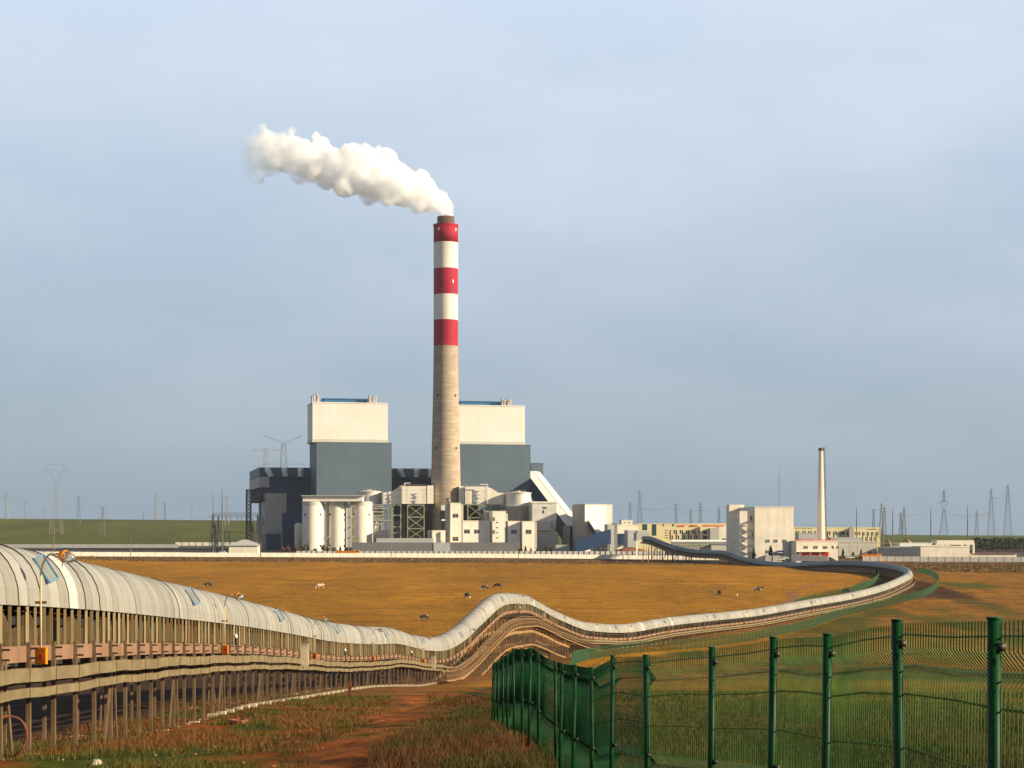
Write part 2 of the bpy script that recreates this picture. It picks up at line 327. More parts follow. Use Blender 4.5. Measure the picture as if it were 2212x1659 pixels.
# ground sheet with land-cover colours
def make_ground():
    rows = [-300, -200, -120, -60, -20, 0, 8, 14, 20]; Y = 24.0
    while Y < 1600: rows.append(Y); Y += max(.45, Y * .0062)
    while Y < 3600: rows.append(Y); Y += 35
    rows += [3900, 4400, 5000, 5800]
    n = 420; T = np.linspace(-1, 1, n); T = np.sign(T) * np.abs(T) ** 1.35
    Ys = np.array(rows)[:, None] * np.ones(n)[None]; W = 60 + np.maximum(Ys, 0) * .55 + np.where(Ys < 20, 300, 0)
    Xs = T[None] * W
    Zs = G(Xs, Ys)
    near = (Ys > 20) & (Ys < 160)
    Zs = Zs + np.where(near, (fbm(Xs * .9, Ys * .9, 3) - .5) * .22, 0)
    # colours
    sp = lambda c: np.array(c)[None, None]
    fr = fbm(Xs * .05, Ys * .02, 11)[..., None]; f2 = fbm(Xs * .011, Ys * .006, 12)[..., None]; f3 = fbm(Xs * .4, Ys * .18, 13)[..., None]; f4 = fbm(Xs * 1.6, Ys * .8, 14)[..., None]
    ochre = sp((.325, .143, .006)) * (.78 + .5 * fr) ; olive = sp((.22, .108, .005)); k = np.clip((f2 - .48) * 5, 0, 1) * .45; col = ochre * (1 - k) + olive * k
    # foreground: red soil, dry grass, green patches
    soil = sp((.19, .053, .008)) * (.6 + .9 * f4); green = sp((.045, .058, .004)) * (.5 + f4); tan = sp((.165, .085, .009)) * (.6 + .8 * f4)
    k = np.clip((f3 - .47) * 7, 0, 1); fgc = soil * (1 - k) + green * k; k2 = np.clip((fbm(Xs * .22, Ys * .1, 21)[..., None] - .52) * 6, 0, 1); fgc = fgc * (1 - k2) + tan * k2
    # worn track up the middle between conveyor and fence
    cx_ = np.interp(Ys[:, :1], [20, 34, 60, 90, 130, 180], [-3, -3.4, -4.2, -5.4, -7, -7.5])
    tr = np.exp(-((Xs - cx_ + (fbm(Ys * .09, Xs * 0, 31) - .5) * 2.5) / 1.9) ** 2)[..., None] * np.clip((190 - Ys) / 60, 0, 1)[..., None] * np.clip((f4 - .25) * 2.2, 0, 1)
    fgc = fgc * (1 - .8 * tr) + sp((.38, .110, .021)) * (.7 + .5 * f4) * .8 * tr
    # left of conveyor: its shade put into the ground colour as dark brown
    kf = np.clip((230 - Ys) / 90, 0, 1)[..., None]; col = col * (1 - kf) + fgc * kf
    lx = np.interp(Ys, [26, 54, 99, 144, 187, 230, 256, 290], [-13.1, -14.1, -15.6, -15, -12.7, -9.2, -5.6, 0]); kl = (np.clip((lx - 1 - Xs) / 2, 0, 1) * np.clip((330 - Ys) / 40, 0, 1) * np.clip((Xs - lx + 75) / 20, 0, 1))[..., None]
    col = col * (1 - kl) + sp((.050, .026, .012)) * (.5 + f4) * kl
    # right-hand pasture beyond the fence
    px = Xs / np.maximum(Ys, 1) * F_ + CX
    past = sp((.26, .112, .011)) * (.5 + .9 * f3); pg = sp((.075, .070, .006)); kk = np.clip((fbm(Xs * .06, Ys * .02, 41)[..., None] - .52) * 5, 0, 1); past = past * (1 - kk) + pg * kk
    fx = np.interp(Ys, [60, 100, 190, 300, 335, 405, 450, 495, 582, 640, 760, 900], [0, 1, 4.5, 11, 21, 54, 70, 90, 134, 139, 150, 160])
    kr = (np.clip((Xs - fx) / 4, 0, 1) * np.clip((Ys - 50) / 40, 0, 1))[..., None]; col = col * (1 - kr) + past * kr
    ng = np.clip((110 - Ys) / 50, 0, 1)[..., None] * (Xs > 1)[..., None]; gg = sp((.026, .042, .003)) * (.55 + .9 * f4); col = col * (1 - .65 * ng) + gg * .65 * ng
    # corridor by the conveyor
    PX = PA[::12, :2]; dist = np.full(Xs.shape, 1e9)
    mask = (Ys > 100) & (Ys < 960) & (np.abs(px - 1100) < 1400)
    xs = Xs[mask]; ys = Ys[mask]; dd = np.full(xs.shape, 1e9); side = np.zeros(xs.shape)
    for a in range(0, len(PX)):
        e = (xs - PX[a, 0]) ** 2 + (ys - PX[a, 1]) ** 2; dd = np.minimum(dd, e)
    dist[mask] = np.sqrt(dd)
    kc = (np.clip((9 - dist) / 5, 0, 1) * np.clip((f4[..., 0] + .35), 0, 1))[..., None]; col = col * (1 - kc) + sp((.18, .080, .022)) * (.6 + .7 * f4) * kc
    ix = np.interp(Ys, [537, 565, 603, 646, 680, 703], [87, 103, 117.8, 127.9, 131, 122]); inner = (np.clip((Xs - ix + 2) / 4, 0, 1) * np.clip((Ys - 540) / 15, 0, 1) * np.clip((716 - Ys) / 10, 0, 1) * (Xs < 138))[..., None] * .85
    col = col * (1 - inner) + sp((.05, .022, .012)) * inner
    # bank in front of the wall
    kb = (np.clip((Ys - 845 + (fbm(Xs * .03, Ys * .02, 71) - .5) * 50 + np.clip((px - 1500) / 8, -40, 40) * 0) / 14, 0, 1))[..., None]; bank = sp((.17, .072, .028)) * (.5 + f3); bgn = sp((.07, .062, .018)); kk = np.clip((fbm(Xs * .08, Ys * .05, 51)[..., None] - .45) * 6, 0, 1)
    col = col * (1 - kb) + (bank * (1 - kk) + bgn * kk) * kb
    ky = np.clip((Ys - 1000) / 40, 0, 1)[..., None]; col = col * (1 - ky) + sp((.085, .075, .07)) * (.6 + .8 * fr) * ky
    kh = np.clip((Ys - 1560) / 40, 0, 1)[..., None]; hillc = sp((.078, .092, .010)) * (.62 + .75 * fbm(Xs * .012, Ys * .004, 61)[..., None]); col = col * (1 - kh) + hillc * kh
    nr, nc = Xs.shape
    V = np.stack([Xs, Ys, Zs], -1).reshape(-1, 3); idx = np.arange(nr * nc).reshape(nr, nc)
    F = np.stack([idx[:-1, :-1], idx[:-1, 1:], idx[1:, 1:], idx[1:, :-1]], -1).reshape(-1, 4)
    me = bpy.data.meshes.new('ground'); me.vertices.add(len(V)); me.vertices.foreach_set('co', V.ravel())
    me.loops.add(F.size); me.loops.foreach_set('vertex_index', F.ravel().astype(np.int32)); me.polygons.add(len(F))
    me.polygons.foreach_set('loop_start', np.arange(0, F.size, 4, dtype=np.int32)); me.polygons.foreach_set('loop_total', np.full(len(F), 4, np.int32))
    me.polygons.foreach_set('use_smooth', np.ones(len(F), bool)); me.update(calc_edges=True); me.validate()
    ca = me.color_attributes.new('cover', 'FLOAT_COLOR', 'POINT'); c4 = np.ones((len(V), 4)); c4[:, :3] = np.clip(col.reshape(-1, 3), 0, 1); ca.data.foreach_set('color', c4.ravel())
    m = bpy.data.materials.new('land_cover'); m.use_nodes = True; t = m.node_tree; n_ = t.nodes.new; l = t.links.new; b = t.nodes['Principled BSDF']; b.inputs['Roughness'].default_value = .95; b.inputs['Specular IOR Level'].default_value = .1
    a = n_('ShaderNodeAttribute'); a.attribute_name = 'cover'; g = n_('ShaderNodeNewGeometry')
    n1 = n_('ShaderNodeTexNoise'); n1.inputs['Scale'].default_value = 1.1; n1.inputs['Detail'].default_value = 9; n1.inputs['Roughness'].default_value = .72; l(g.outputs['Position'], n1.inputs[0])
    mpn = n_('ShaderNodeMapping'); mpn.inputs['Scale'].default_value = (.05, .012, .05); l(g.outputs['Position'], mpn.inputs[0]); n2 = n_('ShaderNodeTexNoise'); n2.inputs['Scale'].default_value = 1; n2.inputs['Detail'].default_value = 8; n2.inputs['Roughness'].default_value = .7; l(mpn.outputs[0], n2.inputs[0])
    mps = n_('ShaderNodeMapping'); mps.inputs['Scale'].default_value = (.012, .22, .05); l(g.outputs['Position'], mps.inputs[0]); n3 = n_('ShaderNodeTexNoise'); n3.inputs['Scale'].default_value = 1; n3.inputs['Detail'].default_value = 5; n3.inputs['Roughness'].default_value = .65; l(mps.outputs[0], n3.inputs[0])
    r3 = n_('ShaderNodeMapRange'); r3.inputs[1].default_value = .34; r3.inputs[2].default_value = .46; r3.inputs[3].default_value = .58; r3.inputs[4].default_value = 1; l(n3.outputs[0], r3.inputs[0])
    r1 = n_('ShaderNodeMapRange'); r1.inputs[1].default_value = .25; r1.inputs[2].default_value = .75; r1.inputs[3].default_value = .45; r1.inputs[4].default_value = 1.55; l(n1.outputs[0], r1.inputs[0])
    r2 = n_('ShaderNodeMapRange'); r2.inputs[1].default_value = .3; r2.inputs[2].default_value = .7; r2.inputs[3].default_value = .8; r2.inputs[4].default_value = 1.2; l(n2.outputs[0], r2.inputs[0])
    mm = n_('ShaderNodeMath'); mm.operation = 'MULTIPLY'; l(r1.outputs[0], mm.inputs[0]); l(r2.outputs[0], mm.inputs[1])
    n5 = n_('ShaderNodeTexNoise'); n5.inputs['Scale'].default_value = .16; n5.inputs['Detail'].default_value = 7; n5.inputs['Roughness'].default_value = .75; l(g.outputs['Position'], n5.inputs[0]); r5 = n_('ShaderNodeMapRange'); r5.inputs[1].default_value = .3; r5.inputs[2].default_value = .7; r5.inputs[3].default_value = .62; r5.inputs[4].default_value = 1.34; l(n5.outputs[0], r5.inputs[0])
    mq = n_('ShaderNodeMath'); mq.operation = 'MULTIPLY'; l(mm.outputs[0], mq.inputs[0]); l(r5.outputs[0], mq.inputs[1])
    mn = n_('ShaderNodeMath'); mn.operation = 'MULTIPLY'; l(mq.outputs[0], mn.inputs[0]); l(r3.outputs[0], mn.inputs[1])
    vm = n_('ShaderNodeVectorMath'); vm.operation = 'SCALE'; l(a.outputs['Color'], vm.inputs[0]); l(mn.outputs[0], vm.inputs['Scale']); l(vm.outputs[0], b.inputs['Base Color'])
    bu = n_('ShaderNodeBump'); bu.inputs['Strength'].default_value = .8; bu.inputs['Distance'].default_value = .25; l(n1.outputs[0], bu.inputs['Height']); l(bu.outputs[0], b.inputs['Normal'])
    me.materials.append(m); o = bpy.data.objects.new('ground', me); COL.objects.link(o)
    return tag(o, kind='structure')
make_ground()

# ------------------------------------------------------------------ conveyor
def make_conveyor():
    root = thing('covered_conveyor', 'long grey arch-roofed coal conveyor on steel legs winding from left foreground to the plant', 'conveyor', tuple(cl(dY(48), 0, -5.4)))
    NS = 14
    lights = [dY(53), dY(196), dY(259), dY(306), dY(381), dY(398)]
    DB = dY(612)
    def ring(d, sc):
        p, t, r = cf(d); out = []
        for k in range(NS + 1):
            a = math.pi * k / NS; out.append(p + r * (1.28 * math.cos(a) * sc) + Vector((0, 0, -1.62 + 1.62 * (max(0, math.sin(a)) ** .92) * sc - (.05 if k in (0, NS) else 0))))
        return out
    mb = MB(); d = 0; band = 0
    while d < PLEN - 1.2:
        ln = 1.25 * (1 if d < dY(400) else 1.6 if d < DB else 2.2); sc = 1 + random.choice([.001, .002, .004, .005, .007, .012, .022]) * (1 if d < DB else .3); gap = 0; tilt = -sc + 1 + random.uniform(-.002, .002)
        A = ring(d, sc); B = ring(min(PLEN, d + ln - gap), sc + tilt)
        m = random.choice(['hood', 'hood', 'hood', 'hood2', 'hood3']) if d < DB else 'hoodshade'; Ai = ring(d + .004, .985)
        if any(abs(d - q_) < .5 for q_ in lights): m = 'hoodlight'; A = ring(d, 1.022); B = ring(min(PLEN, d + ln - gap), 1.022)
        k0 = len(mb.v); vs = A + B; n = NS + 1
        mb.add(vs, [(i, i + 1, n + i + 1, n + i) for i in range(NS)], m)
        mb.add(A + Ai, [(i, n + i, n + i + 1, i + 1) for i in range(NS)], 'dark' if d < DB else m)  # lap faces near-black: step shadow at each panel edge painted in
        d += ln
    hood = mb.build('hood', root)
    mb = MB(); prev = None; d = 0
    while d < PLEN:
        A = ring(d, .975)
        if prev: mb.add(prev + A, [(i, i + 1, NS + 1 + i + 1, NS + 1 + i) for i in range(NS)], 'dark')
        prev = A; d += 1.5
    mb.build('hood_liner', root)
    # belts
    for z, nm in ((-2.05, 'upper_belt'), (-3.45, 'return_belt')):
        mb = MB(); d = 0
        while d < PLEN - 2: mb.beam(cl(d, 0, z), cl(d + 2, 0, z), 1.3, .22 if nm == 'upper_belt' else .12, 'belt'); d += 2
        mb.build(nm, root)
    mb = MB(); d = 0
    while d < PLEN - 2: mb.beam(cl(d, -1.14, -2.85), cl(d + 2, -1.14, -2.85), .03, 2.3, 'shadesheet'); d += 2  # added sheet, near-black: painted shade behind the slats and girder
    mb.build('shade_sheet', root)
    # side slats
    mb = MB(); d = 0
    while d < PLEN - 1:
        st = 1.0 if d < dY(300) else .9
        for s in (1, -1):
            w_ = random.uniform(.07, .10); b0 = cl(d, 1.2 * s, -2.68 - random.uniform(0, .05)); b1 = cl(d, 1.2 * s, -1.66)
            p, t, r = cf(d); ang = random.choice([1.2, 1.5, .9]) ; ax = (t * math.cos(ang) + r * s * math.sin(ang))
            h = ax * (w_ / 2); n_ = ax.cross(Vector((0, 0, 1))) * .03
            mb.hexa([b0 - h - n_, b0 + h - n_, b0 + h + n_, b0 - h + n_, b1 - h - n_, b1 + h - n_, b1 + h + n_, b1 - h + n_], 'slat')
            if d < dY(180): mb.beam(cl(d + .1, 1.27 * s, -2.62), cl(d + .1, 1.27 * s, -2.9), .015, .015, 'bolt')
        d += st * random.uniform(.9, 1.1)
    mb.build('side_slats', root)
    # idler plates
    mb = MB(); d = .4
    while d < dY(420):
        p, t, r = cf(d)
        for s in (1, -1):
            pts = [(.35, -2.75), (1.05, -2.75), (1.05, -2.3), (.85, -1.85), (.55, -1.85), (.35, -2.3)]
            a = [p + r * (u * s) + Vector((0, 0, z)) - t * .01 for u, z in pts]; b = [v_ + t * .02 for v_ in a]
            mb.add(a + b, [tuple(range(6)), tuple(range(11, 5, -1))] + [(i, (i + 1) % 6, 6 + (i + 1) % 6, 6 + i) for i in range(6)], 'plate')
            a0 = cl(d + .5, .55 * s, -3.12); a1 = cl(d + .35, .62 * s, -3.75); mb.beam(a0, a1, .30, .02, 'plate', up=tuple(t))
        d += 3.0
    tag(mb.build('idler_plates', root), kind='stuff')
    # side girders
    for s in (1, -1):
        mb = MB(); d = 0
        while d < PLEN - 1.5:
            st = 1.5; a = cl(d, 1.28 * s, -2.92); b = cl(d + st, 1.28 * s, -2.92); mb.beam(a, b, .07, .42, 'girder'); d += st
        mb.build('side_girder', root)
    # legs
    d = 1.0; legs = []; k = 0
    db0, db1 = dY(240), dY(336)
    while d < PLEN - 1:
        if not (db0 < d < db1):
            for s in ((1, -1) if (k % 2 == 0 or d > DB) else (1,)): legs.append((d, s, k))
        d += 3.0 if d < DB else 4.0; k += 1
    vis = [x for x in legs if x[1] == 1 or x[0] > DB]
    vis.sort(key=lambda x: x[0]); first = set((x[0], x[1]) for x in vis[:100])
    rest = MB(); restf = MB(); restb = MB(); nb = 0
    for (d, s, k) in legs:
        p, t, r = cf(d); base = p + r * (1.36 * s); gz = g1(base.x, base.y) - .15; top = base + Vector((0, 0, -2.62)); bot = Vector((base.x, base.y, gz))
        if top.z - gz < .3: continue
        ind = (d, s) in first; mb = MB() if ind else rest
        # H section: two flanges and web
        def hsec(mb, a, b, w_, dep, m):
            mb.beam(a, b, w_, dep, m if d < DB else 'darksteel', up=tuple(t))  # far legs take a darker colour that stands for their shade
        hsec(mb, bot, top, .115, .12, 'leg')
        if s == 1 and d < dY(260):
            for dz in (-2.78, -3.03): mb.beam(cl(d - .02, 1.42, dz), cl(d + .0, 1.60, dz), .05, .05, 'bolt')
        if ind: mb.build('leg', root)
        if k % 5 == 1:
            for e in (-1, 1):
                if d + 1.5 * e < 0: continue
                zt = -3.0; mm = MB() if (ind and nb < 60) else restb
                b2 = cl(d + 1.25 * e, 1.36 * s, 0); b2.z = g1(b2.x, b2.y) - .1
                mm.beam(cl(d + .12 * e, 1.36 * s + .09 * s, zt - .1), b2, .16, .05, 'leg', up=tuple(r))
                if mm is not restb: mm.build('brace', root); nb += 1
        fm = MB() if ind and s == 1 else restf
        fm.box(bot.x - .22, bot.x + .22, bot.y - .22, bot.y + .22, gz - .2, gz + (.33 if 84 < bot.y < 400 and s == 1 else .17), 'foot')
        if fm is not restf: fm.build('footing', root)
    tag(rest.build('legs', root), kind='stuff'); tag(restf.build('footings', root), kind='stuff'); tag(restb.build('braces', root), kind='stuff')
    # guard sheets (two bands on brackets) and the hump walkway
    wk0, wk1 = dY(219), dY(352)
    for s in (1, -1):
      for z0, h0, nm in ((-3.42, .34, 'upper_guard_rail'), (-3.86, .23, 'lower_guard_rail')):
        mb = MB(); d = 0
        while d < PLEN - 1.5:
            wz = .022 * math.sin(d * .45) + .015 * math.sin(d * 1.3 + z0) if d < DB else 0; wz2 = .022 * math.sin((d + 1.5) * .45) + .015 * math.sin((d + 1.5) * 1.3 + z0) if d < DB else 0
            dz = -.55 * max(0, min(1, (d - wk0) / 12, (wk1 - d) / 12))
            a = cl(d, 1.95 * s, z0 + wz + dz); b = cl(d + 1.5, 1.95 * s, z0 + wz2 + dz); hh = h0 * (1 if dz > -.1 else .6)
            mb.beam(a, b, .02, hh, 'rail'); mb.beam(a + Vector((0, 0, hh / 2)), b + Vector((0, 0, hh / 2)), .04, .012, 'rail')
            if s > 0 and d < dY(300) and int(d / 1.5) % 2: mb.beam(cl(d, 1.972, z0 + wz + dz - hh / 2), cl(d, 1.972, z0 + wz + dz + hh / 2), .03, .012, 'rail', up=(0, 1, 0))
            if z0 > -3.6 and int(d / 1.5) % 2 == 0: mb.beam(cl(d + .5, 1.94 * s, -3.6 + dz), cl(d + .5, 1.38 * s, -3.6), .05, .05, 'bolt')
            d += 1.5
        mb.build(nm, root)
    mb = MB(); dk = MB(); d = wk0; i = 0; hn = [MB(), MB()]
    while d < wk1:
        e = d + 1.0
        for z in (-3.62, -4.05, -4.62): mb.tube([cl(d, 2.75, z), cl(e, 2.75, z)], .028, 'handrail', 5)
        mb.beam(cl(d, 2.75, -5.15), cl(d, 2.75, -3.6), .045, .045, 'handrail', up=(0, 1, 0))
        mb.tube([cl(d, 2.1, -4.1), cl(e, 2.1, -4.1)], .028, 'handrail', 5); mb.beam(cl(d, 2.1, -5.15), cl(d, 2.1, -4.1), .04, .04, 'handrail', up=(0, 1, 0))
        dk.beam(cl(d, 2.4, -5.18), cl(e, 2.4, -5.18), .75, .06, 'handrail'); dk.beam(cl(d, 2.79, -5.2), cl(e, 2.79, -5.2), .03, .16, 'handrail')
        if i % 3 == 0: dk.beam(cl(d, 1.3, -5.3), cl(d, 2.8, -5.3), .08, .1, 'leg'); [hn[j].beam(cl(d, s_ * 1.36, -2.9), cl(d, s_ * 1.36, -5.9), .12, .12, 'leg', up=(0, 1, 0)) for j, s_ in enumerate((1, -1))]
        d = e; i += 1
    mb.build('handrail', root); dk.build('walkway', root); [tag(h_.build('hangers', root), kind='stuff') for h_ in hn]
    # truss bridge under the hump
    for s in (1, -1):
        mb = MB(); d = db0 - 3
        zb = lambda u: -8.25 if db0 + 3 < u < db1 - 3 else -8.25
        while d < db1:
            e = d + 2.2
            mb.beam(cl(d, 1.7 * s, -6.05), cl(e, 1.7 * s, -6.05), .22, .38, 'handrail'); mb.beam(cl(d, 1.7 * s, -8.2), cl(e, 1.7 * s, -8.2), .22, .24, 'handrail')
            mb.beam(cl(d, 1.7 * s, -6.1), cl(d, 1.7 * s, -8.2), .10, .10, 'leg', up=(0, 1, 0)); mb.beam(cl(d, 1.7 * s, -6.1), cl(e, 1.7 * s, -8.2), .09, .09, 'leg')
            mb.beam(cl(e, 1.7 * s, -6.1), cl((d + e) / 2, 1.7 * s, -8.2), .09, .09, 'leg')
            d = e
        mb.build('truss', root)
    for Yc in (246, 258, 270, 291, 304, 324, 335):
        mb = MB(); d = dY(Yc)
        for s in (1, -1):
            a = cl(d, 1.7 * s, -5.9); b = Vector((a.x, a.y, g1(a.x, a.y) - .2)); mb.beam(a, b, .34, .34, 'leg', up=(0, 1, 0))
        za = cl(d, 1.7, -8.6); zb_ = cl(d, -1.7, -8.6); gz = g1(za.x, za.y) + .5
        if za.z > gz + 1: mb.beam(za, Vector((zb_.x, zb_.y, gz)), .14, .14, 'leg'); mb.beam(zb_, Vector((za.x, za.y, gz)), .14, .14, 'leg')
        mb.beam(cl(d, 1.7, -7.1), cl(d, -1.7, -7.1), .2, .2, 'leg'); mb.build('trestle', root)
    # end trestle by the transfer house
    for Yc in (905, 920, 935, 950):
        mb = MB(); d = dY(Yc)
        for s in (1, -1):
            a = cl(d, 1.5 * s, -3); b = Vector((a.x, a.y, g1(a.x, a.y) - .2)); mb.beam(a, b, .5, .5, 'darksteel', up=(0, 1, 0))
        a = cl(d, 1.5, -4); b = cl(d, -1.5, -4); mb.beam(a, Vector((b.x, b.y, g1(b.x, b.y))), .25, .25, 'darksteel'); mb.build('trestle', root)
    # opened roof hatches
    d = dY(50) + .6; i = 0
    while d < dY(520):
        p, t, r = cf(d); th = R(33); rad = (r * math.cos(th) + Vector((0, 0, math.sin(th)))); tang = (r * -math.sin(th) + Vector((0, 0, math.cos(th))))
        c = p + r * (1.28 * math.cos(th)) + Vector((0, 0, -1.62 + 1.62 * math.sin(th) ** .92)); hw, hh = .13, .38
        a = rad * .22 + rad * 0
        mb = MB()
        # frame leaning out from the hood, hinged at its far edge
        def P(u, v, lift): return c + t * u + tang * v + rad * lift
        for u in (-hw, hw):
            mb.beam(P(u, -hh, .03 + (.22 if u > 0 else 0)), P(u, hh, .03 + (.22 if u > 0 else 0)), .06, .05, 'bluef', up=tuple(rad))
        for v_ in (-hh, hh): mb.beam(P(-hw, v_, .03), P(hw, v_, .25), .06, .05, 'bluef', up=tuple(rad))
        fo = mb.build('hatch', root); tag(fo, 'blue framed hatch propped open')
        mb = MB(); mb.beam(P(-hw, 0, .025), P(hw, 0, .24), .7, .02, 'hatchpane', up=tuple(rad)); 
        g = mb.build('pane', fo, loc=root['_o'])
        mb = MB(); mb.beam(P(hw + .05, -hh, .015), P(hw + .05, hh, .015), .14, .02, 'dark', up=tuple(rad)); mb.build('opening', fo, loc=root['_o'])
        d += 31 + (i % 2) * 2; i += 1
    return root
make_conveyor()

# lamps on the conveyor
def make_lamp(d):
    o = cl(d, 1.62, -3.2)
    root = thing('conveyor_lamp', '', 'lamp', tuple(o), 'orange lamps along the conveyor')
    p, t, r = cf(d); r2 = (r * .93 - t * .36)
    P = lambda u, z, v_=0: cl(d, 1.62, z) + r2 * u + t * v_
    mb = MB(); pts = [P(0, -2.75), P(0, -1.2), P(0, -.85), P(.04, -.62), P(.14, -.42), P(.30, -.31), P(.52, -.32)]; mb.tube(pts, .03, 'pole', 8); mb.build('pole', root, True)
    mb = MB(); mb.tube([P(.50, -.32), P(.56, -.33), P(.62, -.35), P(.70, -.37), P(.74, -.38)], [.03, .06, .13, .16, .17], 'orange', 12); mb.tube([P(.66, -.5), P(.64, -.66)], .012, 'pole', 5); mb.build('lamp_housing', root, True)
    mb = MB(); mb.tube([P(.745, -.38), P(.84, -.40), P(.94, -.43), P(1.0, -.45), P(1.02, -.455)], [.15, .145, .12, .07, .02], 'glass', 12); mb.build('lamp_glass', root, True)
    mb = MB(); c = P(.02, -2.97, -.02); x = r2 * .17; y = t * .09; z = Vector((0, 0, .215))
    mb.hexa([c - x - y - z, c + x - y - z, c + x + y - z, c - x + y - z, c - x - y + z, c + x - y + z, c + x + y + z, c - x + y + z], 'orange')
    c2 = c - y * 1.15; x2 = x * .88; z2 = z * .9; yy_ = y * .2
    mb.hexa([c2 - x2 - yy_ - z2, c2 + x2 - yy_ - z2, c2 + x2 + yy_ - z2, c2 - x2 + yy_ - z2, c2 - x2 - yy_ + z2, c2 + x2 - yy_ + z2, c2 + x2 + yy_ + z2, c2 - x2 + yy_ + z2], 'orange')
    c3 = c - y * 1.45 + x * .1; x3 = x * .22; z3 = z * .28
    mb.hexa([c3 - x3 - yy_ - z3, c3 + x3 - yy_ - z3, c3 + x3 + yy_ - z3, c3 - x3 + yy_ - z3, c3 - x3 - yy_ + z3, c3 + x3 - yy_ + z3, c3 + x3 + yy_ + z3, c3 - x3 + yy_ + z3], 'red')
    mb.build('switch_box', root)
    mb = MB(); mb.tube([P(-.05, -3.18), P(-.12, -3.5)], .02, 'bolt', 5); mb.tube([P(.08, -3.18), P(.05, -3.4), P(.14, -3.6)], .012, 'bolt', 5); mb.beam(P(0, -1.62), P(0, -1.55), .3, .03, 'rust', up=tuple(t)); mb.build('bracket', root)
    return root
LL = ['nearest orange lamp with its switch box, largest of all, at the left edge', 'second orange lamp along the grey hood from the left', 'third orange lamp along the hood, above the cream cabinet', 'fourth orange lamp, halfway down the dip of the conveyor', 'fifth orange lamp, near the bottom of the dip before the hump', 'small orange lamp where the conveyor starts climbing the hump',
      'orange lamp on top of the conveyor hump', 'orange lamp on the far slope of the hump', 'small orange lamp in the dip just past the hump', 'tiny orange lamp right of the dip past the hump', 'tiny orange lamp on the straight, behind the first mesh fence posts', 'tiny orange lamp midway along the far straight', 'tiny orange lamp on the far straight below the black and white cow', 'farthest orange lamp before the conveyor bends round']
for i, Yl in enumerate([48, 89, 129, 166, 206, 246, 286, 325, 352, 372, 396, 418, 440, 480]):
    lp = make_lamp(dY(Yl)); lp['label'] = LL[i]
# cabinets hung on the girder
CAB = [((650, 120), 'cream panel standing on the guard rail, between second and third lamps'), ((941, 212), 'small cream panel at the bottom of the conveyor dip'), ((1133, 312), 'tall cream panel on the far shoulder of the conveyor hump'), ((1861, 522), 'tiny cream panel on the far straight before the bend')]
for (px, Yc), lab in CAB:
    d = dY(Yc); root = thing('cabinet', lab, 'cabinet', tuple(cl(d, 2.05, -3.3)), 'cream cabinets on the conveyor'); p, t, r = cf(d)
    mb = MB(); mb.beam(cl(d, 2.06, -3.75), cl(d, 2.06, -2.35), .50, .2, 'foot', up=tuple(t)); mb.build('body', root)
    mb = MB(); mb.beam(cl(d - .14, 2.06, -2.33), cl(d + .14, 2.06, -2.33), .58, .05, 'foot'); mb.build('lid', root)
# small sirens
for i, (Yc, lab) in enumerate([(94, 'small siren with white cap beside the second lamp'), (148, 'small siren with white cap past the third lamp'), (196, 'tiny siren with white cap near the fifth lamp'), (288, 'tiny siren with white cap on top of the hump')]):
    d = dY(Yc); root = thing('siren', lab, 'siren', tuple(cl(d, 1.5, -2.9)), 'sirens on the conveyor girder')
    mb = MB(); mb.tube([cl(d, 1.5, -3.0), cl(d, 1.5, -2.3)], .03, 'rust', 6); mb.tube([cl(d, 1.5, -2.7), cl(d, 1.5, -2.35)], .07, 'dark', 8); mb.build('post', root)
    mb = MB(); mb.lathe(tuple(cl(d, 1.5, -2.35)), [(.09, 0), (.1, .08), (.04, .2)], 'whitep', 10); mb.build('cap', root, True)

# ------------------------------------------------------------------ fences
H = 2.1
def bendoff(z):                                  # distance of the wire from the panel plane at height z below the top
    o = 0
    for c in (.27, 1.29):
        o += max(0, 1 - abs(z - c) / .10) * .075
    return o
def panel(mb, a, b, wr=.0028, tz=None, rich=True, n=34, wm='wire'):
    """a,b: top points of neighbouring posts"""
    a = Vector(a); b = Vector(b); t = b - a; fl = Vector((t.x, t.y, 0)).normalized(); nrm = Vector((fl.y, -fl.x, 0))
    zs = [.0, .17, .27, .37, 1.19, 1.29, 1.39, 2.0] if rich else [0, .17, .27, .37, 2.0]
    bow = random.uniform(-.05, .05)
    for k in range(n):
        f = (k + .5) / n; top = a.lerp(b, f) + Vector((0, 0, .02)) + nrm * (bow * math.sin(math.pi * f))
        pts = [top + nrm * bendoff(z) - Vector((0, 0, z)) for z in zs]
        if rich: mb.tube(pts, wr, wm, 4)
        else:
            i = mb.mi('green'); k0 = len(mb.v); e = fl * wr; e2 = nrm * wr
            for p in pts: mb.v += [tuple(p - e), tuple(p + e2), tuple(p + e)]
            for j in range(len(pts) - 1):
                for c in (0, 1): mb.f.append([k0 + j * 3 + c, k0 + j * 3 + c + 1, k0 + j * 3 + c + 4, k0 + j * 3 + c + 3]); mb.m.append(i)
    for z in ((.06, .27, .46, .82, 1.29, 1.62, 1.95) if rich else (.06, .27, .82, 1.29, 1.95)):
        m_ = a.lerp(b, .5); dz = Vector((0, 0, z)); o_ = nrm * (bendoff(z) + wr * 2)
        sag = random.uniform(-.02, .02) if rich else 0
        mb.tube([a - dz + o_, m_ - dz + o_ + nrm * bow + Vector((0, 0, sag)), b - dz + o_], wr * 1.1, wm, 4)
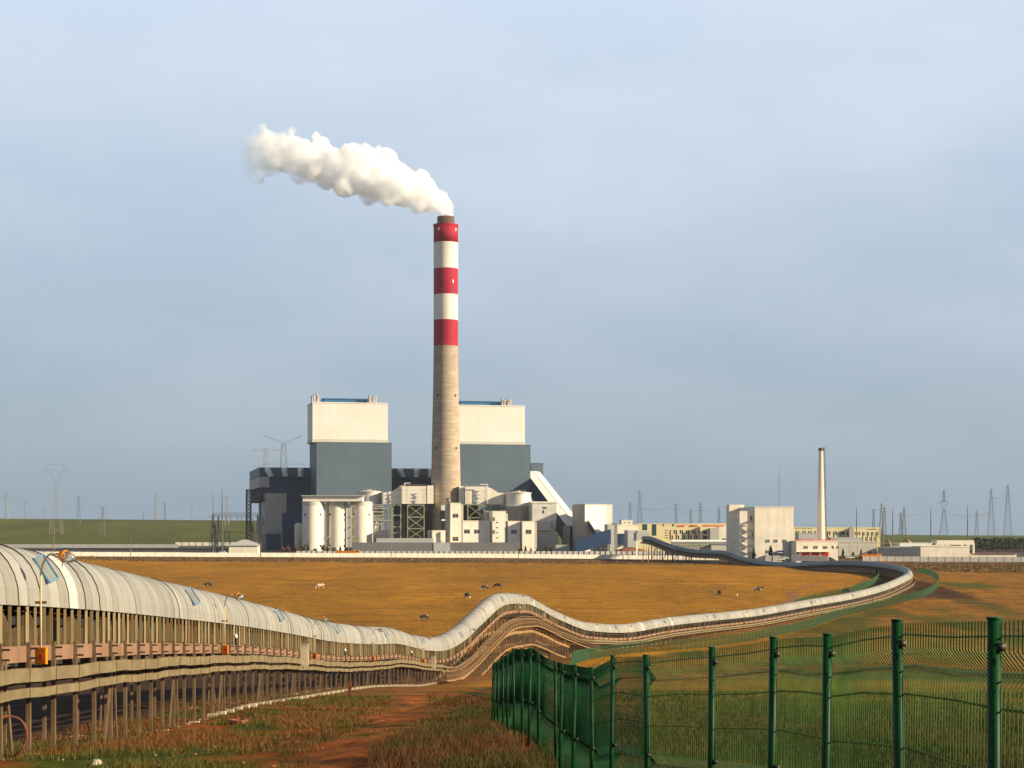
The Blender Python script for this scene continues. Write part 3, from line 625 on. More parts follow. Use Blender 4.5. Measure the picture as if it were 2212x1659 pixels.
def fpost(mb, top, gz, r=.032, lean=0, n=12):
    t = Vector(top) + Vector((0, 0, .03)); b = Vector((top[0] + lean, top[1], gz - .1)); mb.tube([b, b.lerp(t, .5), t], r, 'green', n); mb.tube([t, t + Vector((0, 0, .012))], r * 1.12, 'green', n)
    for z in (.15, 1.2): c = t - Vector((0, 0, z)); mb.beam(c + Vector((.0, -r - .004, 0)), c + Vector((.05, -r - .004, 0)), .02, .045, 'bolt')
root = thing('mesh_fence', 'green welded mesh fence beside the track, from the right foreground out round the conveyor bend', 'fence', (2.5, 15, g1(2.5, 15)))
tops = [Vector((x, y, z)) for (x, y), z in zip(FN, FNZ)]
for i, tp in enumerate(tops):
    mb = MB(); fpost(mb, tp + Vector((-.0, 0, 0)), min(g1(tp.x, tp.y), tp.z - H), .038 if i < 7 else .031, random.uniform(-.05, .05)); mb.build('post', root, True)
for i in range(len(tops) - 1):
    mb = MB(); nw = 34
    a = tops[i] + Vector((.05, 0, 0)); b = tops[i + 1] + Vector((.05, 0, 0))
    panel(mb, a, b, .0060 if i < 6 else .005 if i < 9 else .0052 if i < 13 else .007, n=nw, wm='wire' if i < 6 else 'green'); mb.build('panel', root)
def longfence(pts, root, npost, npanel, step=2.5):
    P2, ln = catmull([(x, y, 0) for x, y in pts], step); T = [Vector((p[0], p[1], g1(p[0], p[1]) + H - .02 + random.uniform(-.03, .03))) for p in P2]
    rp = MB(); rm = MB()
    for i, tp in enumerate(T):
        m_ = MB() if i < npost else rp; m_.tube([tp - Vector((0, 0, H)), tp + Vector((0, 0, .03))], .034, 'green', 6)
        if m_ is not rp: m_.build('post', root)
    for i in range(len(T) - 1):
        m_ = MB() if i < npanel else rm; panel(m_, T[i], T[i + 1], .011, rich=False)
        if m_ is not rm: m_.build('panel', root)
    if rp.v: tag(rp.build('posts', root), kind='stuff')
    if rm.v: tag(rm.build('panels', root), kind='stuff')
longfence([FN[-1]] + FAR, root, 78, 78)
r2_ = thing('mesh_fence', 'green mesh fence curving inside the far conveyor bend, round the brown field corner', 'fence', (INN[4][0], INN[4][1], g1(*INN[4])))
longfence(INN, r2_, 90, 90)

# ------------------------------------------------------------------ buildings
class Fr:
    """building frame: front face through picture column x0 at depth D, turned by a degrees"""
    def __init__(s, x0, D, a=12.0):
        s.a = R(a); s.u = Vector((math.cos(s.a), math.sin(s.a), 0)); s.v = Vector((-math.sin(s.a), math.cos(s.a), 0)); s.o = Vector(((x0 - CX) * D / F_, D, 0))
    def U(s, x, v=0):
        k = (x - CX) / F_; o = s.o + s.v * v; return (k * o.y - o.x) / (math.cos(s.a) - k * math.sin(s.a))
    def Z(s, y, x, v=0):
        u = s.U(x, v); Y = (s.o + s.v * v + s.u * u).y; return (HY - y) * Y / F_
    def P(s, u, v, z): p = s.o + s.u * u + s.v * v; return Vector((p.x, p.y, z))
    def box(s, mb, u0, u1, v0, v1, z0, z1, m):
        mb.hexa([s.P(u0, v0, z0), s.P(u1, v0, z0), s.P(u1, v1, z0), s.P(u0, v1, z0), s.P(u0, v0, z1), s.P(u1, v0, z1), s.P(u1, v1, z1), s.P(u0, v1, z1)], m)
    def beam(s, mb, a, b, w_, h_, m): mb.beam(s.P(*a), s.P(*b), w_, h_, m)
GZ = -12.6
def vbox(fr, mb, k, r, v0, v1, m, zb=None, vz=None):
    """box whose front face covers the crop rectangle r=(x0,y0,x1,y1); v0..v1 depth"""
    x0, y0 = q(k, r[0], r[1]); x1, y1 = q(k, r[2], r[3])
    u0 = fr.U(x0, v0); u1 = fr.U(x1, v0); z1 = fr.Z(y0, (x0 + x1) / 2, v0); z0 = fr.Z(y1, (x0 + x1) / 2, v0) if zb is None else zb
    fr.box(mb, u0, u1, v0, v1, z0, z1, m); return u0, u1, z0, z1
def windows(fr, k, rects, root, v=0, m='window', split=True):
    for r in rects:
        x0, y0 = q(k, r[0], r[1]); x1, y1 = q(k, r[2], r[3]); u0, u1 = fr.U(x0, v), fr.U(x1, v); z1, z0 = fr.Z(y0, x0, v), fr.Z(y1, x0, v)
        t = min(.18, (u1 - u0) * .12); mb = MB(); fr.box(mb, u0, u1, v - .05, v + .06, z0, z1, m); o = mb.build('window', root)
        if split and (u1 - u0) > 1.2:
            f = MB(); fr.box(f, u0 - .05, u1 + .05, v - .12, v - .055, z1 - t * .5, z1 + .1, 'frame'); fr.box(f, u0 - .1, u1 + .1, v - .22, v - .055, z0 - .15, z0, 'frame')
            n = max(2, int((u1 - u0) / 1.3))
            for i in range(1, n): c = u0 + (u1 - u0) * i / n; fr.box(f, c - .05, c + .05, v - .1, v - .055, z0, z1 - t * .5, 'frame')
            fr.box(f, u0, u1, v - .09, v - .052, z0 + (z1 - z0) * .62, z0 + (z1 - z0) * .62 + .09, 'frame'); f.build('frame', o, loc=root['_o'])
def bld(name, label, cat, k, r, D, dep, m='cream', a=12.0, zb=GZ, group=None, parapet=True, roofm=None):
    x0, y0 = q(k, r[0], r[1]); fr = Fr(x0, D, a); root = thing(name, label, cat, tuple(fr.P(0, 0, zb)), group)
    mb = MB(); u0, u1, z0, z1 = vbox(fr, mb, k, r, 0, dep, m, zb=zb); mb.build('wall', root)
    if parapet:
        mb = MB(); fr.box(mb, u0 - .15, u1 + .15, -.15, dep + .15, z1 + .003, z1 + .45, roofm or m); mb.build('parapet', root)
    return fr, root, u0, u1, z0, z1

# boiler houses
def boiler(k, up, lo, strip, D, label, roofvent, pipes, xleft=None):
    x0, _ = q(k, lo[0], 0); fr = Fr(x0, D); root = thing('boiler_house', label, 'building', tuple(fr.P(0, 0, GZ)), 'twin boiler houses')
    mb = MB(); u0, u1, z0, z1 = vbox(fr, mb, k, lo, 0, 44, 'bgrey', zb=GZ); mb.build('lower_block', root)
    mb = MB(); fr.box(mb, u0 - .1, u1 + .1, -.1, 44.1, z1 + .003, z1 + .5, 'bgrey'); mb.build('ledge', root)
    mb = MB(); v0 = 4.0; a0, a1, b0, b1 = vbox(fr, mb, k, up, v0, 38, 'creamv', zb=z1 + .5); mb.build('upper_block', root)
    zs = fr.Z(q(k, 0, strip)[1], q(k, up[0])[0], v0)
    mb = MB(); fr.box(mb, a0 - .25, a1 + .25, v0 - .25, 38.2, z1 + .52, zs, 'greystrip'); mb.build('grey_band', root)
    mb = MB(); fr.box(mb, a0 - .3, a1 + .3, v0 - .3, 38.3, b1 + .003, b1 + .7, 'creamv'); mb.build('coping', root)
    x_, _ = q(k, roofvent[0]); y_, _ = q(k, roofvent[1]); ru0, ru1 = fr.U(x_, 12), fr.U(y_, 12); mb = MB()
    fr.box(mb, ru0, ru1, 12, 30, b1 + .7, b1 + 3.4, 'blueroof')
    p = [fr.P(ru0 - .6, 11.4, b1 + 3.4), fr.P(ru1 + .6, 11.4, b1 + 3.4), fr.P(ru1 + .6, 30.6, b1 + 3.4), fr.P(ru0 - .6, 30.6, b1 + 3.4), fr.P(ru0 - .6, 21, b1 + 4.6), fr.P(ru1 + .6, 21, b1 + 4.6)]
    mb.add(p, [(0, 1, 5, 4), (2, 3, 4, 5), (0, 4, 3), (1, 2, 5), (0, 3, 2, 1)], 'blueroof'); mb.build('roof_ventilator', root)
    for x, h in pipes:
        u = fr.U(q(k, x)[0], 8); mb = MB(); c = fr.P(u, 8, b1 + .7); mb.lathe(tuple(c), [(.75, 0), (.75, h), (1.0, h), (1.0, h + .9), (.5, h + .95)], 'pinkgrey', 12); mb.build('exhaust_pipe', root, False)
    mb = MB(); mb.tube([fr.P(u0 + .4, -.35, GZ), fr.P(u0 + .4, -.35, z1)], .22, 'bgrey', 6); mb.build('downpipe', root)
    return fr, root, (u0, u1, z1), (a0, a1, b1)
boiler('z2', (672, 222, 1357, 583), (705, 582, 1392, 1095), 545, 1270, 'left boiler house, cream top on blue-grey base, free of the chimney', (778, 1198), [(668, 3.5), (684, 4.5), (712, 5), (722, 3), (1190, 4.2), (1218, 3), (1232, 3.8), (1244, 3.2)])
frb2, rb2, lo2, up2 = boiler('z3', (690, 247, 1327, 603), (722, 601, 1378, 1095), 566, 1270, 'right boiler house, cream top on blue-grey base, half behind the chimney', (742, 1163), [(1120, 3.5), (1140, 3), (1170, 3.6), (1182, 3), (1193, 3.4)])
# bunker tower right of the right boiler house
fr, root, *_ = bld('bunker_tower', 'blue-grey block behind the top of the long white gallery', 'building', 'z3', (1384, 770, 1493, 1300), 1312, 16, 'bgrey')

# turbine hall
x0, _ = q('z2', 190); frt = Fr(x0, 1300); tr_ = thing('turbine_hall', 'long dark navy turbine hall behind the boiler houses', 'building', tuple(frt.P(0, 0, GZ)))
mb = MB(); uA = frt.U(q('z2', 280)[0]); uEnd = frt.U(1135); zt = frt.Z(q('z2', 0, 803)[1], 560); zfl = frt.Z(q('z2', 0, 985)[1], 560); z2_ = frt.Z(q('z2', 0, 1110)[1], 560)
uM = frt.U(q('z2', 240)[0])
frt.box(mb, 0, uEnd, 0, 100, zfl, zt - 5.5, 'navy'); frt.box(mb, uM, uEnd, 0, 60, GZ, zfl - .003, 'navy'); mb.build('wall', tr_)
mb = MB(); p = [frt.P(0, -.2, zt - 5.49), frt.P(uEnd, -.2, zt - 5.49), frt.P(uEnd, 100, zt - 5.49), frt.P(0, 100, zt - 5.49), frt.P(0, 2.5, zt), frt.P(uEnd, 2.5, zt), frt.P(uEnd, 100, zt), frt.P(0, 100, zt)]
mb.hexa(p, 'teal'); mb.build('roof', tr_)
mb = MB(); zA = frt.Z(q('z2', 0, 890)[1], 560); frt.box(mb, -.12, uA, -.12, 100.2, zfl - .01, zA, 'pinkgrey'); mb.build('upper_panel', tr_)
u2 = frt.U(q('z2', 435)[0]); u3 = frt.U(q('z2', 400)[0]); zB = frt.Z(q('z2', 0, 1040)[1], 560); zC = frt.Z(q('z2', 0, 1215)[1], 560); zD = frt.Z(q('z2', 0, 1407)[1], 560)
mb = MB(); frt.box(mb, uM - .12, u2, -.14, 30, zC, zB, 'pinkgrey'); frt.box(mb, uM - .12, u3, -.14, 30, zD, zC - .004, 'pinkgrey'); mb.build('lower_panel', tr_)
# open floor under the overhang
mb = MB(); frt.box(mb, .3, uA, .3, 99, z2_, z2_ + 1.6, 'dark')
for i in range(9): frt.box(mb, .3 + (uA - .6) * i / 8, .6 + (uA - .6) * i / 8, .3, .6, z2_ + 1.6, zfl, 'darksteel')
for i in range(30): frt.box(mb, .3, .6, 99 * i / 30 + .3, 99 * i / 30 + .8, z2_ + 1.6, zfl, 'darksteel')
frt.box(mb, .35, uA, .35, .5, z2_ + 4, z2_ + 4.4, 'darksteel'); frt.box(mb, .3, .5, .3, 99, z2_ + 4, z2_ + 4.4, 'darksteel'); frt.box(mb, 2, uA, 10, 99, z2_ + 1.6, zfl - .3, 'navy'); mb.build('open_floor', tr_)
for i, (k, x) in enumerate([('z2', 285), ('z2', 425), ('z2', 562), ('z3', 210), ('z3', 340), ('z3', 470)]):
    px, py = q(k, x, 0); u = frt.U(px, -1); zb_ = zt - 6.0; mb = MB()
    top = frt.P(u - (1.9 if i in (0, 3) else .8 if i == 1 else 0), -2.6, zb_ + 4.6); c = frt.P(u + (.6 if i in (0, 3) else 0), -1.2, zb_)
    mb.tube([c, c.lerp(top, .5), top, top + Vector((0, -.2, .7)), top + Vector((0, -.3, 1.1))], [1.9, 1.95, 2.1, 1.7, .6], 'whitep', 14); mb.tube([c - Vector((0, 0, .4)), c + Vector((0, 0, .3))], 2.3, 'whitep', 12); mb.build('roof_fan', tr_, True)
# roof above fans support ledge
mb = MB(); frt.box(mb, uA + 1, uEnd - .5, -3.6, -.21, zt - 7.2, zt - 6.4, 'navy'); mb.build('ledge', tr_)

# lattice helpers
def lattice(mb, c, z0, z1, w0, w1, m, bays, r=.12, rot=0):
    """square lattice mast: c centre (x,y); bottom/top half widths"""
    P = lambda k, z, w_: Vector((c[0] + w_ * math.cos(rot + math.pi / 4 + k * math.pi / 2) * 1.414, c[1] + w_ * math.sin(rot + math.pi / 4 + k * math.pi / 2) * 1.414, z))
    zs = [z0 + (z1 - z0) * (1 - (1 - i / bays) ** 1.15) for i in range(bays + 1)]; ws = [w0 + (w1 - w0) * (z - z0) / (z1 - z0) for z in zs]
    for i in range(bays):
        for k in range(4):
            mb.beam(P(k, zs[i], ws[i]), P(k, zs[i + 1], ws[i + 1]), r * 1.5, r * 1.5, m)
            mb.beam(P(k, zs[i], ws[i]), P((k + 1) % 4, zs[i + 1], ws[i + 1]), r, r, m); mb.beam(P((k + 1) % 4, zs[i], ws[i]), P(k, zs[i + 1], ws[i + 1]), r, r, m)
            mb.beam(P(k, zs[i + 1], ws[i + 1]), P((k + 1) % 4, zs[i + 1], ws[i + 1]), r, r, m)
x, yt_ = q('w2', 685, 715); c = at(x, 0, 1240); mb = MB(); lattice(mb, (c.x, c.y), GZ, (HY - yt_) * 1240 / F_, 1.5, 1.5, 'darksteel', 15, .3)
tag(mb.build('stair_tower', None, loc=(c.x, c.y, GZ)), 'black lattice stair tower beside the overhanging end of the turbine hall', 'tower')
# navy annexes
fr, root, u0, u1, z0, z1 = bld('annex', 'low navy annex with bluish flat roof beside the narrow cream tank', 'building', 'y2', (30, 780, 345, 1330), 1235, 12, 'navy', parapet=False)
fr, root, u0, u1, z0, z1 = bld('annex', 'lower navy lean-to under a teal roof, left of the silos', 'building', 'y2', (222, 890, 340, 1330), 1222, 8, 'navy', parapet=False); mb = MB(); fr.box(mb, u0 - .2, u1 + .2, -.2, 8, z1 + .003, z1 + 1.2, 'teal'); mb.build('roof', root)
x, yt_ = q('y2', 280, 960); c = at(x, 0, 1175); mb = MB(); r_ = 60 / 4.424 / 1.6492 * 1175 / F_
rt = thing('slim_tank', 'narrow cream tank left of the three silos', 'tank', (c.x, c.y, GZ)); mb.lathe((c.x, c.y, GZ), [(r_, 0), (r_, (HY - yt_) * 1175 / F_ - GZ), (0.2, (HY - yt_) * 1175 / F_ - GZ + .8)], 'silo', 20); mb.build('shell', rt, True)
# silos
sil = []
for i, (xa, xb, lab) in enumerate([(340, 675, 'left one of the three plastered silos'), (733, 1047, 'middle one of the three plastered silos'), (1105, 1442, 'right one of the three plastered silos, nearest the piping')]):
    D = 1160 + i * 4; px, yt_ = q('y2', (xa + xb) / 2, 672); rr_ = (xb - xa) / 2 / 4.424 / 1.6492 * D / F_; c = at(px, 0, D); zt_ = (HY - yt_) * D / F_
    root = thing('silo', lab, 'silo', (c.x, c.y, GZ), 'three plastered silos')
    mb = MB(); z_ = [0, 2, 8.6, 8.8, 9.0, 28.2, 28.35, 28.5]; prof = [(rr_, 0)] + [(rr_ * (1 if j % 3 else .995), a) for j, a in enumerate((8.5, 8.75, 9.0))] + [(rr_, zt_ - GZ - 8.5), (rr_ * .993, zt_ - GZ - 8.3), (rr_, zt_ - GZ - 8.1), (rr_, zt_ - GZ)]
    mb.lathe((c.x, c.y, GZ), prof, 'silo', 64); mb.build('shell', root)
    mb = MB(); mb.lathe((c.x, c.y, zt_), [(rr_ * 1.01, 0.01), (rr_ * 1.01, 2.6)], 'greystrip', 64); mb.build('cap', root)
    for ax, az in ((-.62, .0), (.74, .0)):
        for zz_ in (zt_ - 5.5, GZ + 4.2):
            mb = MB(); X = c.x + rr_ * ax; Yq = c.y - rr_ * math.sqrt(1 - ax * ax); mb.box(X - .65, X + .65, Yq - .25, Yq + .6, zz_ - .7, zz_ + .7, 'window'); mb.build('hatch_door', root)
    sil.append((c, rr_, zt_))
# silo top house
cA, rA, zA_ = sil[0]; cB, rB, _ = sil[2]; mb = MB(); root = thing('silo_top_house', 'flat cream roof house running across the tops of the three silos', 'building', (cA.x, cA.y, zA_))
x0, _ = q('y2', 360); x1_, _ = q('y2', 1300); mb.box((x0 - CX) * 1160 / F_, (x1_ - CX) * 1160 / F_, 1155, 1166, zA_ + 2.7, zA_ + 5.9, 'plaster'); mb.build('wall', root)
mb = MB(); mb.box((x0 - CX) * 1160 / F_ - .8, (x1_ - CX) * 1160 / F_ + .8, 1153.6, 1167, zA_ + 5.91, zA_ + 6.5, 'grey'); mb.build('roof', root)
# stairs between silos
for i, (xc, y0_, y1_, lab) in enumerate([(708, 640, 1330, 'pipe and stair shaft between left and middle silos'), (1082, 640, 1330, 'pipe and zigzag stair shaft between middle and right silos')]):
    D = 1159; px, pt = q('y2', xc, y0_); c = at(px, 0, D); zt_ = (HY - pt) * D / F_; root = thing('stair_shaft', lab, 'staircase', (c.x, c.y, GZ), 'shafts between the silos')
    mb = MB(); mb.box(c.x - 1.4, c.x + 1.2, c.y + .6, c.y + 2.5, GZ, zt_, 'grey'); mb.build('riser_duct', root)
    mb = MB(); z = GZ + 1; sgn = 1
    while z < zt_ - 3:
        if i == 1 or z < GZ + 12: mb.beam((c.x - 1.3 * sgn - 1, c.y - .4, z), (c.x + 3.2 * sgn + .4, c.y - .4, z + 3.1 * .9), .5, .22, 'plaster'); mb.box(c.x + 1.6, c.x + 3.6, c.y - .9, c.y + .2, z + 2.6, z + 2.8, 'plaster')
        z += 6.4
    mb.build('stair', root)

# desulphurisation unit
def duct(k, pts, D, dep, root, m='cream', name='duct', zb=None):
    """polygon in crop coords extruded back"""
    fr = Fr(q(k, pts[0][0])[0], D, 4.0); A = []; 
    for x, y in pts:
        px, py = q(k, x, y); A.append(fr.P(fr.U(px), 0, fr.Z(py, px)))
    B = [p + fr.v * dep for p in A]; n = len(A); mb = MB(); mb.add(A + B, [tuple(range(n)), tuple(range(2 * n - 1, n - 1, -1))] + [(i, (i + 1) % n, n + (i + 1) % n, n + i) for i in range(n)], m); return mb.build(name, root)
def steel_frame(k, xs, ys, D, root, m='steel', dep=8, xb=True, name='steel_frame', w_=.45):
    fr = Fr(q(k, xs[0])[0], D, 4.0); mb = MB()
    U = [fr.U(q(k, x)[0]) for x in xs]; Z = [fr.Z(q(k, xs[0], y)[1], q(k, xs[0])[0]) for y in ys]
    for v in (0, dep):
        for u in U: mb.beam(fr.P(u, v, Z[0]), fr.P(u, v, Z[-1]), w_, w_, m, up=(0, 1, 0))
        for z in Z: mb.beam(fr.P(U[0], v, z), fr.P(U[-1], v, z), w_ * .8, w_, m)
        if xb:
            for i in range(len(Z) - 1):
                for j in range(len(U) - 1):
                    if (U[j + 1] - U[j]) < 4.5: continue
                    mb.beam(fr.P(U[j], v, Z[i]), fr.P(U[j + 1], v, Z[i + 1]), w_ * .6, w_ * .6, m); mb.beam(fr.P(U[j + 1], v, Z[i]), fr.P(U[j], v, Z[i + 1]), w_ * .6, w_ * .6, m)
    for u in U:
        for z in Z: mb.beam(fr.P(u, 0, z), fr.P(u, dep, z), w_ * .7, w_ * .7, m)
    return mb.build(name, root)
def platforms(k, xs, y0, y1, n, D, root, m='pipe'):
    fr = Fr(q(k, xs[0])[0], D, 4.0); mb = MB(); ua, ub = fr.U(q(k, xs[0])[0]), fr.U(q(k, xs[1])[0]); za, zb_ = fr.Z(q(k, xs[0], y0)[1], q(k, xs[0])[0]), fr.Z(q(k, xs[0], y1)[1], q(k, xs[0])[0])
    for i in range(n):
        z = za + (zb_ - za) * i / (n - 1); fr.box(mb, ua, ub, -1.1, -.05, z - .12, z + .05, m)
        mb.tube([fr.P(ua, -1.1, z + 1), fr.P(ub, -1.1, z + 1)], .06, m, 4)
        for j in range(3): u = ua + (ub - ua) * j / 2; mb.tube([fr.P(u, -1.1, z), fr.P(u, -1.1, z + 1)], .06, m, 4)
        if i < n - 1: z2 = za + (zb_ - za) * (i + 1) / (n - 1); mb.beam(fr.P(ua if i % 2 else ub, -.6, z), fr.P(ub if i % 2 else ua, -.6, z2), .5, .12, m)
    return mb.build('stair_platforms', root)
dl = thing('flue_duct', 'cream flue duct on steel legs left of the chimney', 'duct', tuple(at(q('y3', 200)[0], 0, 1185).xy) + (GZ,), 'flue ducts either side of the chimney')
duct('y2', [(1590, 645), (1590, 450), (1683, 450), (1683, 645)], 1186, 9, dl)
duct('y2', [(1695, 645), (1695, 450), (1760, 440), (1905, 350), (1905, 645)], 1186, 9, dl)
duct('y3', [(137, 640), (137, 362), (525, 362), (525, 640)], 1184, 12, dl)
duct('y3', [(540, 640), (540, 352), (640, 352), (640, 640)], 1186, 10, dl)
platforms('y3', (190, 240), 610, 390, 5, 1183, dl); platforms('y3', (460, 520), 600, 430, 4, 1183, dl)
mb = MB(); fr = Fr(q('y3', 183)[0], 1182.5, 4); mb.beam(fr.P(0, -1, fr.Z(q('y3', 0, 640)[1], 900)), fr.P(0, -1, fr.Z(q('y3', 0, 312)[1], 900)), .45, .45, 'whitep', up=(0, 1, 0)); mb.beam(fr.P(0, -1, fr.Z(q('y3', 0, 314)[1], 900)), fr.P(fr.U(q('y3', 275)[0]), -1, fr.Z(q('y3', 0, 314)[1], 900)), .4, .4, 'whitep'); mb.build('hoist_frame', dl)
steel_frame('y3', [232, 492], [660, 850, 1030, 1200], 1181, dl); steel_frame('y3', [0, 125], [660, 820, 1005, 1100, 1200], 1183, dl, xb=False); steel_frame('y2', [1755, 1890], [650, 825, 1005, 1200], 1187, dl, dep=5, xb=False)
mb = MB(); fr = Fr(q('y3', 150)[0], 1186, 4); vbox(fr, mb, 'y3', (150, 665, 550, 1200), 3, 16, 'dark', zb=GZ); mb.build('fan_room', dl)
dr = thing('flue_duct', 'cream flue duct on steel legs right of the chimney', 'duct', tuple(at(q('y3', 1300)[0], 0, 1190).xy) + (GZ,), 'flue ducts either side of the chimney')
duct('y3', [(1040, 640), (1040, 362), (1127, 362), (1127, 640)], 1190, 10, dr)
duct('y3', [(1137, 645), (1137, 368), (1495, 368), (1495, 645)], 1188, 12, dr)
duct('y3', [(1500, 650), (1500, 380), (1560, 400), (1660, 466), (1745, 470), (1745, 655)], 1190, 9, dr)
duct('y3', [(1757, 655), (1757, 475), (1860, 475), (1860, 655)], 1192, 9, dr)
platforms('y3', (1140, 1200), 620, 440, 4, 1187, dr); platforms('y3', (1435, 1490), 620, 390, 5, 1187, dr)
mb = MB(); fr = Fr(q('y3', 1492)[0], 1186.5, 4); mb.beam(fr.P(0, -1, fr.Z(q('y3', 0, 645)[1], 1200)), fr.P(0, -1, fr.Z(q('y3', 0, 335)[1], 1200)), .5, .5, 'whitep', up=(0, 1, 0)); mb.beam(fr.P(0, -1, fr.Z(q('y3', 0, 337)[1], 1200)), fr.P(fr.U(q('y3', 1370)[0]), -1, fr.Z(q('y3', 0, 337)[1], 1200)), .4, .4, 'whitep'); mb.build('hoist_frame', dr)
steel_frame('y3', [1180, 1435], [655, 860, 1050, 1200], 1185, dr); steel_frame('y3', [1435, 1555, 1710], [655, 760, 915], 1186, dr, dep=5)
mb = MB(); fr = Fr(q('y3', 1115)[0], 1192, 4); vbox(fr, mb, 'y3', (1115, 665, 1340, 1200), 3, 16, 'dark', zb=GZ); mb.build('fan_room', dr)
for rr2 in (dl, dr):
    k, xa, xb = ('y3', 140, 520) if rr2 is dl else ('y3', 1140, 1490); fr = Fr(q(k, xa)[0], 1182 if rr2 is dl else 1186, 4); ua, ub = 0, fr.U(q(k, xb)[0]); z = fr.Z(q(k, xa, 362)[1], q(k, xa)[0]); mb = MB()
    for h_ in (.6, 1.1): mb.tube([fr.P(ua, 2, z + h_), fr.P(ub, 2, z + h_)], .07, 'pipe', 4)
    for j in range(12): u = ua + (ub - ua) * j / 11; mb.tube([fr.P(u, 2, z), fr.P(u, 2, z + 1.1)], .06, 'pipe', 4)
    mb.build('handrail', rr2)
# absorbers
def absorber(k, xa, xb, yt, yc, y_ring0, y_ring1, D, label, flare=False):
    px, _ = q(k, (xa + xb) / 2); r_ = (xb - xa) / 2 / O[k][2] / 1.6492 * D / F_; c = at(px, 0, D); Z = lambda y: (HY - q(k, 0, y)[1]) * D / F_
    root = thing('absorber_tower', label, 'tower', (c.x, c.y, GZ), 'scrubber towers of the plant'); mb = MB(); b = (c.x, c.y, 0)
    mb.lathe(b, [(r_ * (1.04 if flare else .85), GZ), (r_ * (1.04 if flare else .85), Z(y_ring1)), (r_ * (1.0 if flare else 1.0), Z(y_ring0)), (r_ * (.9 if flare else 1), Z(yc + 30)), (r_ * (.9 if flare else 1), Z(yc))], 'tank', 64); mb.build('shell', root)
    mb = MB(); mb.lathe(b, [(r_ * (.97 if flare else 1.05), Z(yc)), (r_ * (.97 if flare else 1.05), Z(yc) + .5), (.8, Z(yt) - .3), (.8, Z(yt)), (.1, Z(yt) + .1)], 'tank', 36); mb.build('roof', root, False)
    n = 6
    for i in range(n):
        z = Z(y_ring0) + (Z(y_ring1) - Z(y_ring0)) * i / (n - 1); mb = MB()
        prof = [(r_ * 1.03, z - .18), (r_ * 1.22, z - .18), (r_ * 1.22, z + .12), (r_ * 1.03, z + .12)]
        mb.lathe(b, prof, 'pipe', 30, cap=False)
        for h_ in ((.6, 1.2) if i == 0 else (1.1,)):
            pts = [(c.x + r_ * 1.2 * math.cos(a), c.y + r_ * 1.2 * math.sin(a), z + h_) for a in np.linspace(math.pi, 2 * math.pi, 15)]; mb.tube(pts, .09, 'whitep' if i == 0 else 'pipe', 4)
        for a in np.linspace(math.pi, 2 * math.pi, 9): mb.tube([(c.x + r_ * 1.2 * math.cos(a), c.y + r_ * 1.2 * math.sin(a), z), (c.x + r_ * 1.2 * math.cos(a), c.y + r_ * 1.2 * math.sin(a), z + 1.2)], .07, 'pipe', 4)
        mb.build('ring_platform', root)
    mb = MB()
    for k_ in range(6): a = R(205 + k_ * 26); mb.tube([(c.x + r_ * 1.15 * math.cos(a), c.y + r_ * 1.15 * math.sin(a), GZ), (c.x + r_ * 1.15 * math.cos(a), c.y + r_ * 1.15 * math.sin(a), Z(y_ring0))], .3, 'pipe', 6)
    for k_ in range(8): a = R(30 + k_ * 45); mb.tube([(c.x + r_ * .5 * math.cos(a), c.y + r_ * .5 * math.sin(a), Z(yt) - 1.4), (c.x + r_ * .5 * math.cos(a), c.y + r_ * .5 * math.sin(a), Z(yt) + .8)], .1, 'pipe', 4)
    mb.build('pipework', root)
absorber('y2', 1212, 1588, 412, 460, 670, 890, 1196, 'round grey scrubber tower behind the right silo')
absorber('y4', 0, 425, 432, 478, 690, 900, 1188, 'round grey scrubber tower right of the chimney, beside the white conveyor gallery', True)
# pipe cluster between silo and left duct
mb = MB(); root = thing('pipe_rack', 'horizontal grey pipes stacked right of the silos', 'pipes', tuple(at(q('y2', 1500)[0], 0, 1180).xy) + (GZ,)); fr = Fr(q('y2', 1445)[0], 1180, 4); ue = fr.U(q('y2', 1625)[0])
for y in (662, 690, 718, 770, 825, 880, 905, 960): z = fr.Z(q('y2', 0, y)[1], 850); mb.tube([fr.P(0, 0, z), fr.P(ue + (4 if y in (718, 905) else 0), 0, z)], .42, 'pipe', 8)
mb.build('pipe', root)
mb = MB()
for u in (.5, 6.5, 12, ue, ue + 3): mb.beam(fr.P(u, .6, GZ), fr.P(u, .6, fr.Z(q('y2', 0, 655)[1], 850)), .3, .3, 'pipe', up=(0, 1, 0))
mb.build('frame', root)
mb = MB(); px = q('y2', 1448)[0]; root = thing('down_pipe', 'bright vertical pipe against the right silo', 'pipe', tuple(at(px, 0, 1157).xy) + (GZ,)); c = at(px, 0, 1157); zz1 = (HY - q('y2', 0, 745)[1]) * 1157 / F_; mb.tube([(c.x - 1.2, c.y, zz1), (c.x, c.y, zz1 - .6), (c.x, c.y, GZ)], .28, 'plaster', 8); mb.build('pipe', root)

# small building left of frame, long dark shed
bld('pump_house', 'grey-green box house at the foot of the pipe cluster', 'building', 'y2', (1460, 1065, 1702, 1330), 1172, 8, 'grey', 4)
bld('pump_house', 'dark grey box next to the left steel frame', 'building', 'y3', (0, 905, 110, 1200), 1192, 6, 'shed', 4, parapet=False)
fr, root, u0, u1, z0, z1 = bld('long_shed', 'long low dark grey shed with pale top band behind the inner wall', 'shed', 'y2', (1120, 1250, 3770, 1385), 1130, 7, 'shed', 2.5, parapet=False)
mb = MB(); x1_, _ = q('y3', 640); fr.box(mb, u0 + 15, fr.U(x1_), .05, 8, z1 + .003, z1 + 2.6, 'grey'); mb.build('upper_wall', root)
mb = MB(); vbox(fr, mb, 'y3', (640, 1255, 900, 1385), -.3, 0.2, 'wallgrey', zb=GZ); mb.build('pale_bay', root)
